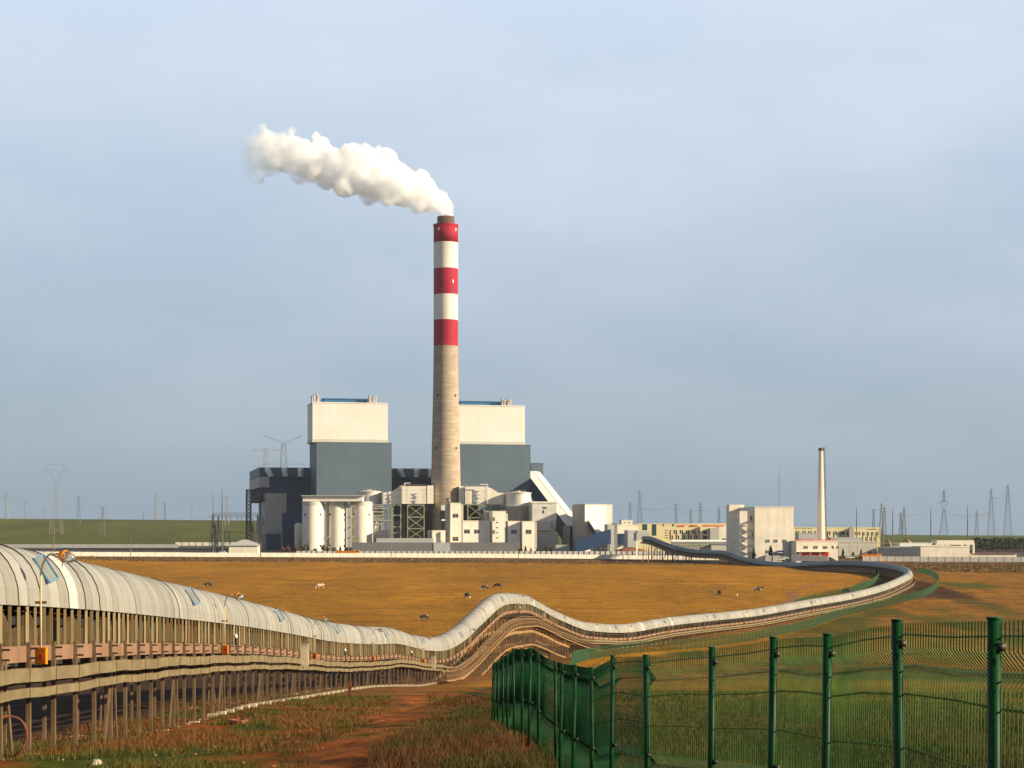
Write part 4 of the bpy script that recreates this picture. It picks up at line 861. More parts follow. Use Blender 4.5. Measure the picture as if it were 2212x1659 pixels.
# control buildings
CB = 'cream plant building'
def cb(label, k, r, D, dep, wins=(), side=None, m='plaster', a=10, small=()):
    fr, root, u0, u1, z0, z1 = bld('plant_building', label, 'building', k, r, D, dep, m, a, group='cream plant buildings by the chimney')
    windows(fr, k, wins, root); windows(fr, k, small, root, split=False)
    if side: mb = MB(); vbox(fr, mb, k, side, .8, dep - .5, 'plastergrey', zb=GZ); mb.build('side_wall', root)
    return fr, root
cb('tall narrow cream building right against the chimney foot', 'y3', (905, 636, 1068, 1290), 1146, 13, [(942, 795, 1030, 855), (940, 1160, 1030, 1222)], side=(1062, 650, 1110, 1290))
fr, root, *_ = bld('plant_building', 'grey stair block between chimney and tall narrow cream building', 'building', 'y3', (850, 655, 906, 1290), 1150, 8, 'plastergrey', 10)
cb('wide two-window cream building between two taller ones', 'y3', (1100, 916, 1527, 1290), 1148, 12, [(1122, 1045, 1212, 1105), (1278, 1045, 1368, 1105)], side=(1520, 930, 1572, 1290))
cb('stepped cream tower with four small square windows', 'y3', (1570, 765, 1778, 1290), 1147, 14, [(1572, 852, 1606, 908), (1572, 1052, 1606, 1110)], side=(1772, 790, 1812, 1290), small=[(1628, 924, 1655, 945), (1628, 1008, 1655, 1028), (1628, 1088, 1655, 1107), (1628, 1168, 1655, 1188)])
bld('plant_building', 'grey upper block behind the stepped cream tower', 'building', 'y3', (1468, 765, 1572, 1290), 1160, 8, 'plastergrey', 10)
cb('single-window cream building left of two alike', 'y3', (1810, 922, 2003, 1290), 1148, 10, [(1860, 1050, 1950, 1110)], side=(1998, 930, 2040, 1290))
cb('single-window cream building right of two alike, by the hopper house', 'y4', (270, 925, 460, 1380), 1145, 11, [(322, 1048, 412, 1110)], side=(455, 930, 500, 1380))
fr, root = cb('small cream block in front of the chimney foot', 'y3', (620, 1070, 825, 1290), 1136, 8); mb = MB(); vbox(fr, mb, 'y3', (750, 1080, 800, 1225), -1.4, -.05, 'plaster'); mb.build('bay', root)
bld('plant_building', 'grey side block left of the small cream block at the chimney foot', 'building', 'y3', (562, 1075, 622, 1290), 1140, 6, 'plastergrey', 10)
# hopper house
px, _ = q('y4', 430); fr = Fr(px, 1165, 8); root = thing('hopper_house', 'cream house widening at the top, beside the long white gallery', 'building', tuple(fr.P(0, 0, GZ)))
mb = MB(); u0, u1, z0, z1 = vbox(fr, mb, 'y4', (425, 625, 808, 910), 0, 16, 'tank'); Zl = fr.Z(q('y4', 0, 1085)[1], 1230); ua, ub = fr.U(q('y4', 510)[0]), fr.U(q('y4', 720)[0])
p = [fr.P(ua, 2, Zl), fr.P(ub + 3, 2, Zl), fr.P(ub + 3, 14, Zl), fr.P(ua, 14, Zl), fr.P(u0, 0, z0 - .003), fr.P(u1, 0, z0 - .003), fr.P(u1, 16, z0 - .003), fr.P(u0, 16, z0 - .003)]; mb.hexa(p, 'tank'); mb.build('hopper', root)
mb = MB(); fr.box(mb, u0 - .9, u1 + .5, -.5, 16.4, z1 + .003, z1 + .8, 'silo'); mb.build('roof', root)
mb = MB(); vbox(fr, mb, 'y4', (500, 1087, 832, 1330), .6, 15, 'grey', zb=GZ); mb.build('base', root); mb = MB(); vbox(fr, mb, 'y4', (513, 935, 718, 1060), -1.2, 1.5, 'grey'); mb.build('duct_box', root)
windows(fr, 'y4', [(585, 692, 655, 718), (585, 738, 610, 792)], root, split=False)
bld('guard_house', 'low cream hut at the left end of the navy ramp', 'hut', 'y4', (800, 1300, 1012, 1400), 1120, 6, 'grey', 6)

# main chimney
cxp = 963.0; Dc = 1200; c = at(cxp, 0, Dc); prof = []; mats_ = []
PRF = [(1192, 72), (1140, 68.5), (1080, 65), (1020, 62.6), (961, 60.6), (890, 57), (818, 54.2), (748, 52.6), (692, 52.4), (637, 52.4), (581, 52.6), (525, 52.8), (487, 53)]
for y, w_ in PRF: prof.append((w_ / 2 * Dc / F_, (HY - y) * Dc / F_))
seg = ['concrete'] * 7 + ['red_band', 'white_band', 'red_band', 'white_band', 'red_band']
root = thing('chimney', 'tall concrete power plant chimney with red and white bands', 'chimney', (c.x, c.y, GZ)); b = (c.x, c.y, 0)
mb = MB(); mb.lathe(b, prof[:8], seg[:7], 56, cap=False); mb.build('shaft', root, True)
for i in range(7, 12): mb = MB(); mb.lathe(b, [prof[i], prof[i + 1]], seg[i], 56, cap=(i == 11)); mb.build('red_band' if seg[i] == 'red_band' else 'white_band', root, True)
mb = MB(); ft = (HY - 468.5) * Dc / F_; mb.lathe(b, [(18.6 * Dc / F_, prof[-1][1]), (18.6 * Dc / F_, ft), (16.5 * Dc / F_, ft + .01), (16.5 * Dc / F_, ft - 2)], 'flue', 40, cap=False); mb.build('flue', root, True)
mb = MB(); mb.lathe(b, [(prof[-1][0] + .25, prof[-1][1] - .5), (prof[-1][0] + .25, prof[-1][1] + .4)], 'red_band', 56, cap=False)
for j in range(24): a = 2 * math.pi * j / 24; mb.tube([(c.x + prof[-1][0] * math.cos(a), c.y + prof[-1][0] * math.sin(a), prof[-1][1]), (c.x + prof[-1][0] * math.cos(a), c.y + prof[-1][0] * math.sin(a), prof[-1][1] + 1.3)], .06, 'pipe', 4)
mb.build('rim_rail', root)
for k_, x, y, m_ in [('z3', 540, 153, 'dark'), ('z3', 697, 156, 'dark'), ('z3', 526, 630, 'dark'), ('z3', 704, 632, 'dark'), ('y7', 165, 308, 'whitep'), ('y7', 316, 310, 'whitep'), ('y7', 168, 382, 'dark'), ('y7', 165, 860, 'dark'), ('y7', 165, 1333, 'dark'), ('y7', 293, 782, 'whitep'), ('y3', 662, 657, 'dark')]:
    if k_ == 'y7': px, py = (1500 + x / 2.55) / 1.6492, (700 + y / 2.55) / 1.6492
    else: px, py = q(k_, x, y)
    rr_ = np.interp(-py, [-a[0] for a in PRF], [a[1] / 2 for a in PRF]); s = (px - cxp) / rr_; s = max(-.96, min(.96, s)); X = c.x + rr_ * Dc / F_ * s; Yq = c.y - rr_ * Dc / F_ * math.sqrt(1 - s * s); z = (HY - py) * Dc / F_
    mb = MB(); an = math.asin(s); t_ = Vector((math.cos(an), math.sin(an), 0)); n_ = Vector((math.sin(an), -math.cos(an), 0)); cc = Vector((X, Yq, z)); w2_ = .5 if m_ == 'dark' else .35
    mb.beam(cc - t_ * w2_, cc + t_ * w2_, .5, 1.5 if m_ == 'dark' else 2.0, m_); mb.build('opening' if m_ == 'dark' else 'beacon', root)
for (xa, ya, xb, yb, m_) in [(760, 665, 862, 745, 'tank'), (762, 752, 855, 885, 'dark'), (770, 885, 868, 908, 'whitep'), (785, 912, 842, 1068, 'dark')]:
    fr = Fr(q('y3', xa)[0], 1188.2, 10); mb = MB(); vbox(fr, mb, 'y3', (xa, ya, xb, yb), -2.5, 4, m_); mb.build('inlet', root)
for i in range(3):  # platforms
    pass

# coal galleries
def gallery(name, label, A, B, wid, hgt, legs=(), pitch=.6, side='navy', roof='gallery'):
    """inclined covered gallery; A,B = centre of floor at both ends"""
    A = Vector(A); B = Vector(B); t = B - A; fl = Vector((t.x, t.y, 0)).normalized(); r = Vector((fl.y, -fl.x, 0)) * (wid / 2); up = Vector((0, 0, 1))
    root = thing(name, label, 'gallery', tuple(A), 'coal galleries of the plant'); mb = MB()
    mb.hexa([A - r, A + r, B + r, B - r, A - r + up * hgt, A + r + up * hgt, B + r + up * hgt, B - r + up * hgt], side); mb.build('wall', root)
    mb = MB(); o_ = r * 1.06; h1 = up * (hgt + .02); pk = up * (hgt + pitch)
    p = [A - o_ + h1, A + o_ + h1, B + o_ + h1, B - o_ + h1, A + pk, B + pk]; mb.add(p, [(0, 4, 5, 3), (1, 2, 5, 4), (0, 1, 4), (3, 5, 2), (0, 3, 2, 1)], roof); mb.build('roof', root)
    mb = MB(); mb.beam(A + pk + up * .03, B + pk + up * .03, .5, .12, side); mb.build('ridge', root)
    for f in legs:
        p = A.lerp(B, f); mb = MB()
        for s in (-1, 1):
            a = p + r * s; mb.beam(a, Vector((a.x, a.y, GZ)), .7, .7, 'darksteel', up=(0, 1, 0))
        z = p.z
        while z > GZ + 7: mb.beam(p + r + up * (z - p.z), p - r + up * (z - p.z - 6), .35, .35, 'darksteel'); mb.beam(p - r + up * (z - p.z), p + r + up * (z - p.z - 6), .35, .35, 'darksteel'); mb.beam(p + r + up * (z - p.z), p - r + up * (z - p.z), .35, .35, 'darksteel'); z -= 6
        mb.build('trestle', root)
    return root
# long gallery: top at the boiler house, foot by the octagonal tower, lit face towards the camera
def slab(name, label, top, bot, side_pts, k, D0, D1, thick, legs=()):
    """roof seen as parallelogram; top=(xl,yl,xr,yr) etc in crop coords"""
    root = thing(name, label, 'gallery', tuple(at(q(k, bot[0])[0], q(k, 0, bot[1])[1], D1)), 'coal galleries of the plant')
    a = at(*q(k, top[0], top[1]), D0 - 6); b_ = at(*q(k, top[2], top[3]), D0 + 3); c_ = at(*q(k, bot[2], bot[3]), D1 + 3); d_ = at(*q(k, bot[0], bot[1]), D1 - 6)
    dn = Vector((0, 0, -thick)); mb = MB(); m1_ = (a + b_) / 2 + Vector((0, 0, .7)); m2_ = (c_ + d_) / 2 + Vector((0, 0, .7))
    mb.add([a, m1_, b_, c_, m2_, d_], [(0, 5, 4, 1), (1, 4, 3, 2)], 'gallery'); sl = mb.build('roof', root); s_ = sl.modifiers.new('thickness', 'SOLIDIFY'); s_.thickness = .3
    mb = MB(); mb.hexa([a + dn, b_ + dn, c_ + dn, d_ + dn, a - Vector((0, 0, .2)), b_ - Vector((0, 0, .2)), c_ - Vector((0, 0, .2)), d_ - Vector((0, 0, .2))], 'navy'); mb.build('wall', root)
    mb = MB(); mb.beam(m1_, m2_, .35, .3, 'greystrip'); mb.build('ridge', root)
    for f in legs:
        mb = MB(); p1 = a.lerp(d_, f) + dn; p2 = b_.lerp(c_, f) + dn
        for p in (p1, p2): mb.beam(p, Vector((p.x, p.y, GZ)), .8, .8, 'darksteel', up=(0, 1, 0))
        z = min(p1.z, p2.z)
        while z > GZ + 4:
            z2 = max(GZ, z - 9); mb.beam(Vector((p1.x, p1.y, z)), Vector((p2.x, p2.y, z2)), .4, .4, 'darksteel'); mb.beam(Vector((p2.x, p2.y, z)), Vector((p1.x, p1.y, z2)), .4, .4, 'darksteel'); mb.beam(Vector((p1.x, p1.y, z)), Vector((p2.x, p2.y, z)), .4, .4, 'darksteel'); z = z2
        mb.build('trestle', root)
slab('coal_gallery', 'long steep white-roofed coal gallery down from the right boiler house', (328, 137, 545, 137), (975, 995, 1229, 995), None, 'y4', 1300, 1192, 13, legs=(.2, .62, .9))
slab('coal_gallery', 'short white-roofed gallery on the octagonal tower front', (1305, 890, 1530, 888), (1500, 1180, 1725, 1180), None, 'y4', 1152, 1134, 5, legs=(.85,))
gallery('coal_gallery', 'low navy ramp gallery rising right from the hut', tuple(at(*q('y4', 1090, 1425), 1108)), tuple(at(*q('y4', 1650, 1268), 1112)), 5, 8.2, legs=(.6, .95), pitch=.3, roof='navy')
# towers
bld('gallery_foot_tower', 'grey tower under the foot of the long white gallery', 'tower', 'y4', (955, 995, 1018, 1320), 1180, 10, 'grey', 8); bld('gallery_foot_tower', 'navy side tower touching the octagonal building', 'tower', 'y4', (1020, 998, 1068, 1320), 1186, 10, 'navy', 8, parapet=False)
# octagonal crusher house
px0, py0 = q('y4', 1068, 660); D = 1165; root = thing('crusher_house', 'many-sided coal tower with one cream face painted as sunlit', 'building', tuple(at(px0, 0, D).xy) + (GZ,))
cols = [(1068, 1172, 'pinkgrey'), (1140, 1165, 'grey'), (1256, 1150, 'pinkgrey'), (1588, 1160, 'plaster'), (1688, 1180, 'pinkgrey')]  # faces of one tower coloured as lit cream and shaded greys
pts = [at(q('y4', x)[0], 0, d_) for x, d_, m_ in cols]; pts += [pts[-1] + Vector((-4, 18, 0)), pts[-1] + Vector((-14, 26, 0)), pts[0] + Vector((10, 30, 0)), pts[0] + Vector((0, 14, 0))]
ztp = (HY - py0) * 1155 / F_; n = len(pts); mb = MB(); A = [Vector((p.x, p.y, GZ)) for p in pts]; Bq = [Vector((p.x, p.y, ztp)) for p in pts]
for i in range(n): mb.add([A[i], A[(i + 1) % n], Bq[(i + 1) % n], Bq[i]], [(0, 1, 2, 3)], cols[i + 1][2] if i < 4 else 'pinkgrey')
mb.add(Bq, [tuple(range(n))], 'greystrip'); mb.build('wall', root)
mb = MB(); A = [Vector((p.x, p.y, ztp + .01)) for p in pts]; ce = sum(A, Vector()) / n; A2 = [ce + (p - ce) * 1.015 for p in A]; mb.add(A2 + [p + Vector((0, 0, .6)) for p in A2], [tuple(range(n - 1, -1, -1)), tuple(range(n, 2 * n))] + [(i, (i + 1) % n, n + (i + 1) % n, n + i) for i in range(n)], 'pinkgrey'); mb.build('coping', root)
fr = Fr(q('y4', 1256)[0], 1149.8, math.degrees(math.atan2(10, pts[3].x - pts[2].x))); windows(fr, 'y4', [(1335, 1195, 1375, 1228)], root)
# boxes right of it
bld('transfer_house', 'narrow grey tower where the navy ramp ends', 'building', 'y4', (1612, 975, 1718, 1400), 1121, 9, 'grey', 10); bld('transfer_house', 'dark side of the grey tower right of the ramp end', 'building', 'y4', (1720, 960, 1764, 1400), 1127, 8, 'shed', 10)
fr, root, *_ = bld('transfer_house', 'bright cream box over a painted navy shadow behind the transfer towers', 'building', 'y4', (1766, 978, 2092, 1290), 1150, 14, 'plaster', 6); mb = MB(); vbox(fr, mb, 'y4', (1798, 1110, 1945, 1270), -3, -.1, 'navy'); mb.build('annex', root)  # navy block is the shadow below the bright box, painted as a solid
fr, root, *_ = bld('small_office', 'small cream rooftop block above the bright cream box', 'building', 'y4', (1830, 906, 2005, 1200), 1230, 8, 'plaster', 6); windows(fr, 'y4', [(1870, 930, 1890, 945), (1938, 930, 1965, 945)], root, split=False)
bld('transfer_house', 'grey block with a small window left of the conveyor head box', 'building', 'y5', (160, 628, 300, 960), 1080, 10, 'grey', 8)
bld('vent_stack', 'short square grey stack in front of the transfer houses', 'stack', 'y4', (1875, 1192, 1935, 1400), 1090, 3, 'grey', 8); bld('vent_stack', 'short dark square stack in front of the transfer houses', 'stack', 'y4', (1938, 1192, 1987, 1400), 1094, 3, 'shed', 8, parapet=False)
# conveyor head box
px, py = q('y5', 300, 655); fr = Fr(px, 972, 6); root = thing('conveyor_head_house', 'pale box house on a column where the conveyor ends', 'building', tuple(fr.P(0, 0, g1(fr.o.x, 972))))
mb = MB(); u0, u1, z0, z1 = vbox(fr, mb, 'y5', (300, 655, 398, 785), 0, 9, 'grey'); mb.build('wall', root); mb = MB(); vbox(fr, mb, 'y5', (398, 655, 512, 708), 0, 9, 'grey'); vbox(fr, mb, 'y5', (320, 625, 498, 653), .5, 8, 'grey'); mb.build('upper_wall', root)
mb = MB(); fr.box(mb, u0 - 1, u0 + 6, -1, 0, z0 - .5, z0 - .01, 'whitep'); mb.build('balcony', root); mb = MB(); fr.box(mb, u0 - .4, u0 + .5, -.8, .3, -13.6, z0 - .52, 'whitep'); mb.build('column', root)
# ore heap
def mound(name, label, cat, c, rx, ry, h_, m, seed=1):
    n, k_ = 28, 9; mb = MB(); V = []; rs = random.Random(seed)
    for i in range(k_):
        f = i / (k_ - 1)
        for j in range(n): a = 2 * math.pi * j / n; w_ = 1 + rs.uniform(-.08, .08); V.append((c[0] + rx * (1 - f) * w_ * math.cos(a), c[1] + ry * (1 - f) * w_ * math.sin(a), c[2] - .3 + h_ * (1 - (1 - f) ** 1.6) + rs.uniform(-.04, .04) * h_))
    mb.add(V, [(i * n + j, i * n + (j + 1) % n, (i + 1) * n + (j + 1) % n, (i + 1) * n + j) for i in range(k_ - 1) for j in range(n)], m); return tag(mb.build(name, None, True, loc=c), label, cat)
c = at(q('y5', 200)[0], 0, 1055); mound('coal_heap', 'reddish ore heap under the conveyor head house', 'heap', (c.x, c.y, -12.7), 15, 9, 4.6, 'redsoil', 3)
# trees/shrubs -------------------------------------------------------------
def foliage(mb, c, rx, rz, n, m, s, rs, cone=False):
    for _ in range(n):
        while True:
            x, y, z = rs.uniform(-1, 1), rs.uniform(-1, 1), rs.uniform(-1, 1)
            if x * x + y * y + z * z < 1 and x * x + y * y + z * z > .12: break
        if cone: k = (1 - (z + 1) / 2) * .95 + .06; x *= k; y *= k
        p = Vector((c[0] + x * rx, c[1] + y * rx, c[2] + z * rz)); a = Vector((rs.uniform(-1, 1), rs.uniform(-1, 1), rs.uniform(-.6, .6))).normalized() * s * rs.uniform(.6, 1.4); b_ = a.cross(Vector((rs.uniform(-1, 1), rs.uniform(-1, 1), rs.uniform(-1, 1)))).normalized() * s * rs.uniform(.4, .9)
        mb.add([p - a, p + b_, p + a, p - b_], [(0, 1, 2, 3)], m)
def tree(name, label, cat, x, y, z, h_, w_, m, cone=False, n=240, seed=0, group=None):
    rs = random.Random(seed); root = thing(name, label, cat, (x, y, z), group); mb = MB(); tt = .25 if not cone else .12
    mb.tube([(x, y, z - .2), (x + .05, y, z + h_ * .5), (x, y, z + h_ * .9)], [h_ * .035, h_ * .02, h_ * .006], 'trunk', 6)
    for k_ in range(5): a = rs.uniform(0, 6.28); zz_ = z + h_ * rs.uniform(.3, .7); mb.tube([(x, y, zz_), (x + math.cos(a) * w_ * .35, y + math.sin(a) * w_ * .35, zz_ + h_ * .12)], [h_ * .012, h_ * .004], 'trunk', 4)
    mb.build('trunk', root); mb = MB(); s = h_ * .07
    if cone: foliage(mb, (x, y, z + h_ * .56), w_ / 2, h_ * .46, n, m, s, rs, True)
    else:
        foliage(mb, (x, y, z + h_ * .6), w_ / 2 * .7, h_ * .36, n // 2, m, s, rs)
        for k_ in range(5): a = rs.uniform(0, 6.28); foliage(mb, (x + math.cos(a) * w_ * .3, y + math.sin(a) * w_ * .3, z + h_ * rs.uniform(.4, .75)), w_ * .24, h_ * .18, n // 8, m, s, rs)
    mb.build('crown', root); return root
TR = [('y4', 320, 1300, 1385, 60, 'conif', 1, 'dark conifer right of the long grey shed, before the cream building'), ('y4', 405, 1330, 1385, 60, 'conif', 1, 'small dark conifer beside the larger one at the cream building'), ('y4', 505, 1320, 1385, 60, 'conif', 1, 'dark conifer in front of the hopper house, left of three'), ('y4', 580, 1345, 1390, 50, 'leaf', 0, 'low green bush in front of the hopper house'),
      ('y4', 640, 1305, 1390, 60, 'conif', 1, 'pointed dark conifer in front of the grey hopper base'), ('y4', 720, 1325, 1390, 80, 'leaf', 0, 'round dark bush left of the low cream hut'), ('y4', 235, 1330, 1385, 80, 'leaf', 0, 'dark bush at the right end of the long grey shed'),
      ('y2', 30, 1310, 1380, 80, 'redleaf', 0, 'reddish shrub at the foot of the turbine hall'), ('y2', 120, 1300, 1380, 100, 'redleaf', 0, 'rusty red shrub left of the slim tank'), ('y2', 250, 1310, 1380, 110, 'redleaf', 0, 'rusty shrub in front of the slim tank'), ('y2', 350, 1300, 1380, 80, 'leaf', 0, 'dark green bush at the foot of the left silo'),
      ('y2', 430, 1265, 1375, 60, 'conif', 1, 'tall dark conifer in front of the left silo'), ('y2', 540, 1330, 1380, 90, 'leaf', 0, 'low bush in front of the left silo'), ('y2', 665, 1270, 1380, 90, 'redleaf', 0, 'rusty bush between left and middle silos'), ('y2', 740, 1310, 1380, 70, 'leaf', 0, 'small bush left of the middle silo'), ('y2', 850, 1315, 1380, 110, 'conif', 0, 'broad dark bush in front of the middle silo'), ('y2', 940, 1300, 1380, 70, 'conif', 1, 'dark conifer right in front of the middle silo'), ('y2', 1030, 1305, 1380, 90, 'conif', 0, 'dark bush left of the right silo'), ('y2', 1100, 1320, 1380, 80, 'leaf', 0, 'green bush at the foot of the right silo')]
for i, (k, x, yt_, yb_, w_, m_, cone, lab) in enumerate(TR):
    D = 1075 + (i * 7) % 20; px, py = q(k, x, yt_); _, py2 = q(k, x, yb_); c = at(px, 0, D); gz = g1(c.x, D); h_ = (HY - py) * D / F_ - gz
    tree('conifer' if cone else 'shrub', lab, 'tree' if cone else 'shrub', c.x, c.y, gz, max(2, h_), w_ / 4.424 / 1.6492 * D / F_, m_, bool(cone), 200, i, 'plantings in front of the plant')

# ------------------------------------------------------------------ walls
def wall_line(name, label, P0, P1, hgt, step, m, postm, thick=.25, post_w=.4, post_up=.12, zfun=g1, cap=True):
    P0 = Vector(P0); P1 = Vector(P1); t = P1 - P0; n = max(1, int(round(t.length / step))); root = thing(name, label, 'wall', (P0.x, P0.y, zfun(P0.x, P0.y)))
    mb = MB(); pm = MB(); tn = t.normalized(); nr = Vector((-tn.y, tn.x, 0))
    for i in range(n):
        a = P0.lerp(P1, i / n); b_ = P0.lerp(P1, (i + 1) / n); za, zb_ = zfun(a.x, a.y), zfun(b_.x, b_.y); z = min(za, zb_) - .3; zt_ = max(za, zb_) + hgt + random.uniform(-.04, .04)
        e = tn * post_w / 2; o_ = nr * thick / 2; a_, bb = a + e, b_ - e
        mb.hexa([Vector((*(a_ - o_).xy, z)), Vector((*(bb - o_).xy, z)), Vector((*(bb + o_).xy, z)), Vector((*(a_ + o_).xy, z)), Vector((*(a_ - o_).xy, zt_)), Vector((*(bb - o_).xy, zt_)), Vector((*(bb + o_).xy, zt_)), Vector((*(a_ + o_).xy, zt_))], m)
        pm.beam(Vector((a.x, a.y, z)), Vector((a.x, a.y, zt_ + post_up)), post_w * .99, thick * 1.6, postm, up=tuple(nr))
    mb.build('wall_panels', root); pm.build('piers', root); return root
pA = hit(-40, 1200.5, 700, 1100); 
WA = Vector(((-60 - CX) * 900 / F_, 900, 0)); WB = Vector(((1554 - CX) * 975 / F_, 975, 0))
wall_line('boundary_wall', 'long low cream boundary wall along the far edge of the field', WA, WB, 2.1, 4.0, 'wall', 'wall')
wall_line('inner_wall', 'cream inner wall with dark piers just behind the boundary wall', Vector((((q('y2', 240)[0]) - CX) * 1060 / F_, 1060, 0)), Vector(((1437 - CX) * 1045 / F_, 1045, 0)), 1.55, 3.05, 'wall', 'post_dark', post_w=.5, post_up=.02, zfun=lambda x, y: g1(x, y) + .55)
wall_line('back_wall', 'grey wall at the foot of the left hillside', Vector(((-30 - CX) * 1500 / F_, 1500, 0)), Vector(((q('y1', 1280)[0] - CX) * 1500 / F_, 1500, 0)), 2.9, 6, 'wallgrey', 'wallgrey')
wall_line('back_wall', 'white wall behind the switchyard at the foot of the hill', Vector(((q('y1', 1255)[0] - CX) * 1650 / F_, 1650, 0)), Vector(((572 - CX) * 1650 / F_, 1650, 0)), 3.2, 6, 'wall', 'post_dark', post_w=.5)
Wl = lambda x, Y: Vector(((x - CX) * Y / F_, Y, 0))
wall_line('boundary_wall', 'short cream wall in front of the station with red doors', Wl(q('y6', 890)[0], 800), Wl(q('y6', 1415)[0], 790), 2.0, 3.5, 'wall', 'wall', zfun=lambda x, y: -12.05)
wall_line('boundary_wall', 'stained cream wall running to the right edge behind the conveyor bend', Wl(q('w1', 395)[0], 905), Wl(2300, 890), 2.1, 4.0, 'wall', 'wall', zfun=lambda x, y: g1(x, y) + 1.3)
wall_line('gate_wall', 'grey-white gate wall beside the blue-roofed shed', Wl(q('y6', 500)[0], 845), Wl(q('y6', 720)[0], 845), 2.2, 4, 'wallgrey', 'post_dark', zfun=lambda x, y: -12.8)
# switchyard hut
px, py = q('w2', 470, 1450); fr = Fr(px, 1040, 2); root = thing('hut', 'small cream hut with a low hipped roof behind the boundary wall', 'hut', tuple(fr.P(0, 0, -12.8)))
mb = MB(); u0, u1, z0, z1 = vbox(fr, mb, 'w2', (425, 1452, 808, 1560), 0, 9, 'plaster', zb=-12.8); mb.build('wall', root)
mb = MB(); zr = fr.Z(q('w2', 0, 1375)[1], 540); mb.add([fr.P(u0 - .8, -.8, z1 + .01), fr.P(u1 + .8, -.8, z1 + .01), fr.P(u1 + .8, 9.8, z1 + .01), fr.P(u0 - .8, 9.8, z1 + .01), fr.P(u0 + 7, 4.5, zr), fr.P(u1 - 6, 4.5, zr)], [(0, 1, 5, 4), (1, 2, 5), (2, 3, 4, 5), (3, 0, 4), (0, 3, 2, 1)], 'grey'); mb.build('roof', root)

# ------------------------------------------------------------------ office and station group
fr, root, u0, u1, z0, z1 = bld('office_building', 'long yellow office building with red letters along its roof', 'building', 'y5', (320, 518, 1725, 1000), 1230, 16, 'yellow', 3.0)
windows(fr, 'y5', [(390, 515, 468, 615), (540, 515, 612, 700), (708, 517, 730, 552), (858, 517, 888, 552)], root, m='gwindow', split=False)
W = []
for i in range(5): x = 820 + i * 97; W += [(x, 612, x + 20, 772)]; W += [(x + 32, 697, x + 54, 755)];
for i in range(5): x = 885 + i * 97; W += [(x, 612, x + 22, 670)]
W += [(745, 610 + i * 39, 792, 622 + i * 39) for i in range(4)]
windows(fr, 'y5', W, root, split=False)
mb = MB(); vbox(fr, mb, 'y5', (1303, 558, 1725, 1000), -4, -.1, 'yellow', zb=GZ); mb.build('bay', root)
windows(fr, 'y5', [(1345, 614, 1412, 675), (1345, 697, 1412, 757), (1435, 614, 1462, 675), (1435, 697, 1462, 757)], root, v=-4, split=False)
mb = MB(); vbox(fr, mb, 'y5', (1460, 580, 1600, 790), -8, -4.1, 'grey', zb=GZ); mb.build('grey_block', root); mb = MB(); vbox(fr, mb, 'y5', (1600, 565, 1725, 790), -8, -4.1, 'plaster', zb=GZ); mb.build('cream_block', root); windows(fr, 'y5', [(1645, 745, 1722, 778)], root, v=-8, split=False)
def letters(txt, fr, k, x0, x1, ytop, ybot, root, v=-.3, gap=None):
    px0, py0_ = q(k, x0, ytop); px1, py1_ = q(k, x1, ybot); h_ = fr.Z(py0_, px0, v) - fr.Z(py1_, px0, v); cu = bpy.data.curves.new('letters', 'FONT'); cu.body = txt; cu.size = h_ * 1.12; cu.extrude = .06; cu.offset = .02
    o = bpy.data.objects.new('red_letters', cu); COL.objects.link(o); cu.materials.append(M['redtext']); bpy.context.view_layer.update()
    wd = o.dimensions.x; tw = fr.U(px1, v) - fr.U(px0, v); p = fr.P(fr.U(px0, v), v, fr.Z(py1_, px0, v)); o.rotation_euler = (R(90), 0, fr.a); o.location = p - Vector(root['_o']); cu.space_character = 1; dg = bpy.context.evaluated_depsgraph_get(); me = bpy.data.meshes.new_from_object(o.evaluated_get(dg)); n_ = bpy.data.objects.new('red_letters', me); COL.objects.link(n_)
    n_.rotation_euler = o.rotation_euler; n_.location = o.location; n_.scale = (tw / max(wd, .01), 1, 1); n_.parent = root; me.materials.clear(); me.materials.append(M['redtext']); bpy.data.objects.remove(o)
    return n_
letters('安全第一', fr, 'y5', 945, 1088, 530, 556, root); letters('预防为主', fr, 'y5', 1142, 1286, 530, 556, root); letters('节能降耗保护环境', fr, 'y5', 1340, 1688, 530, 556, root)
# stair building
px, py = q('y5', 1725, 315); frl = Fr(q('y5', 1925)[0], 880, 3); root = thing('stair_block_building', 'big windowless cream block with an outside zigzag stair on its left part', 'building', tuple(frl.P(0, 0, -13.2)))
sv = 42; mb = MB(); u1 = frl.U(q('y5', 2155)[0]); zt_ = frl.Z(q('y5', 0, 312)[1], 1640); ud = frl.U(q('y5', 1728)[0], 0)
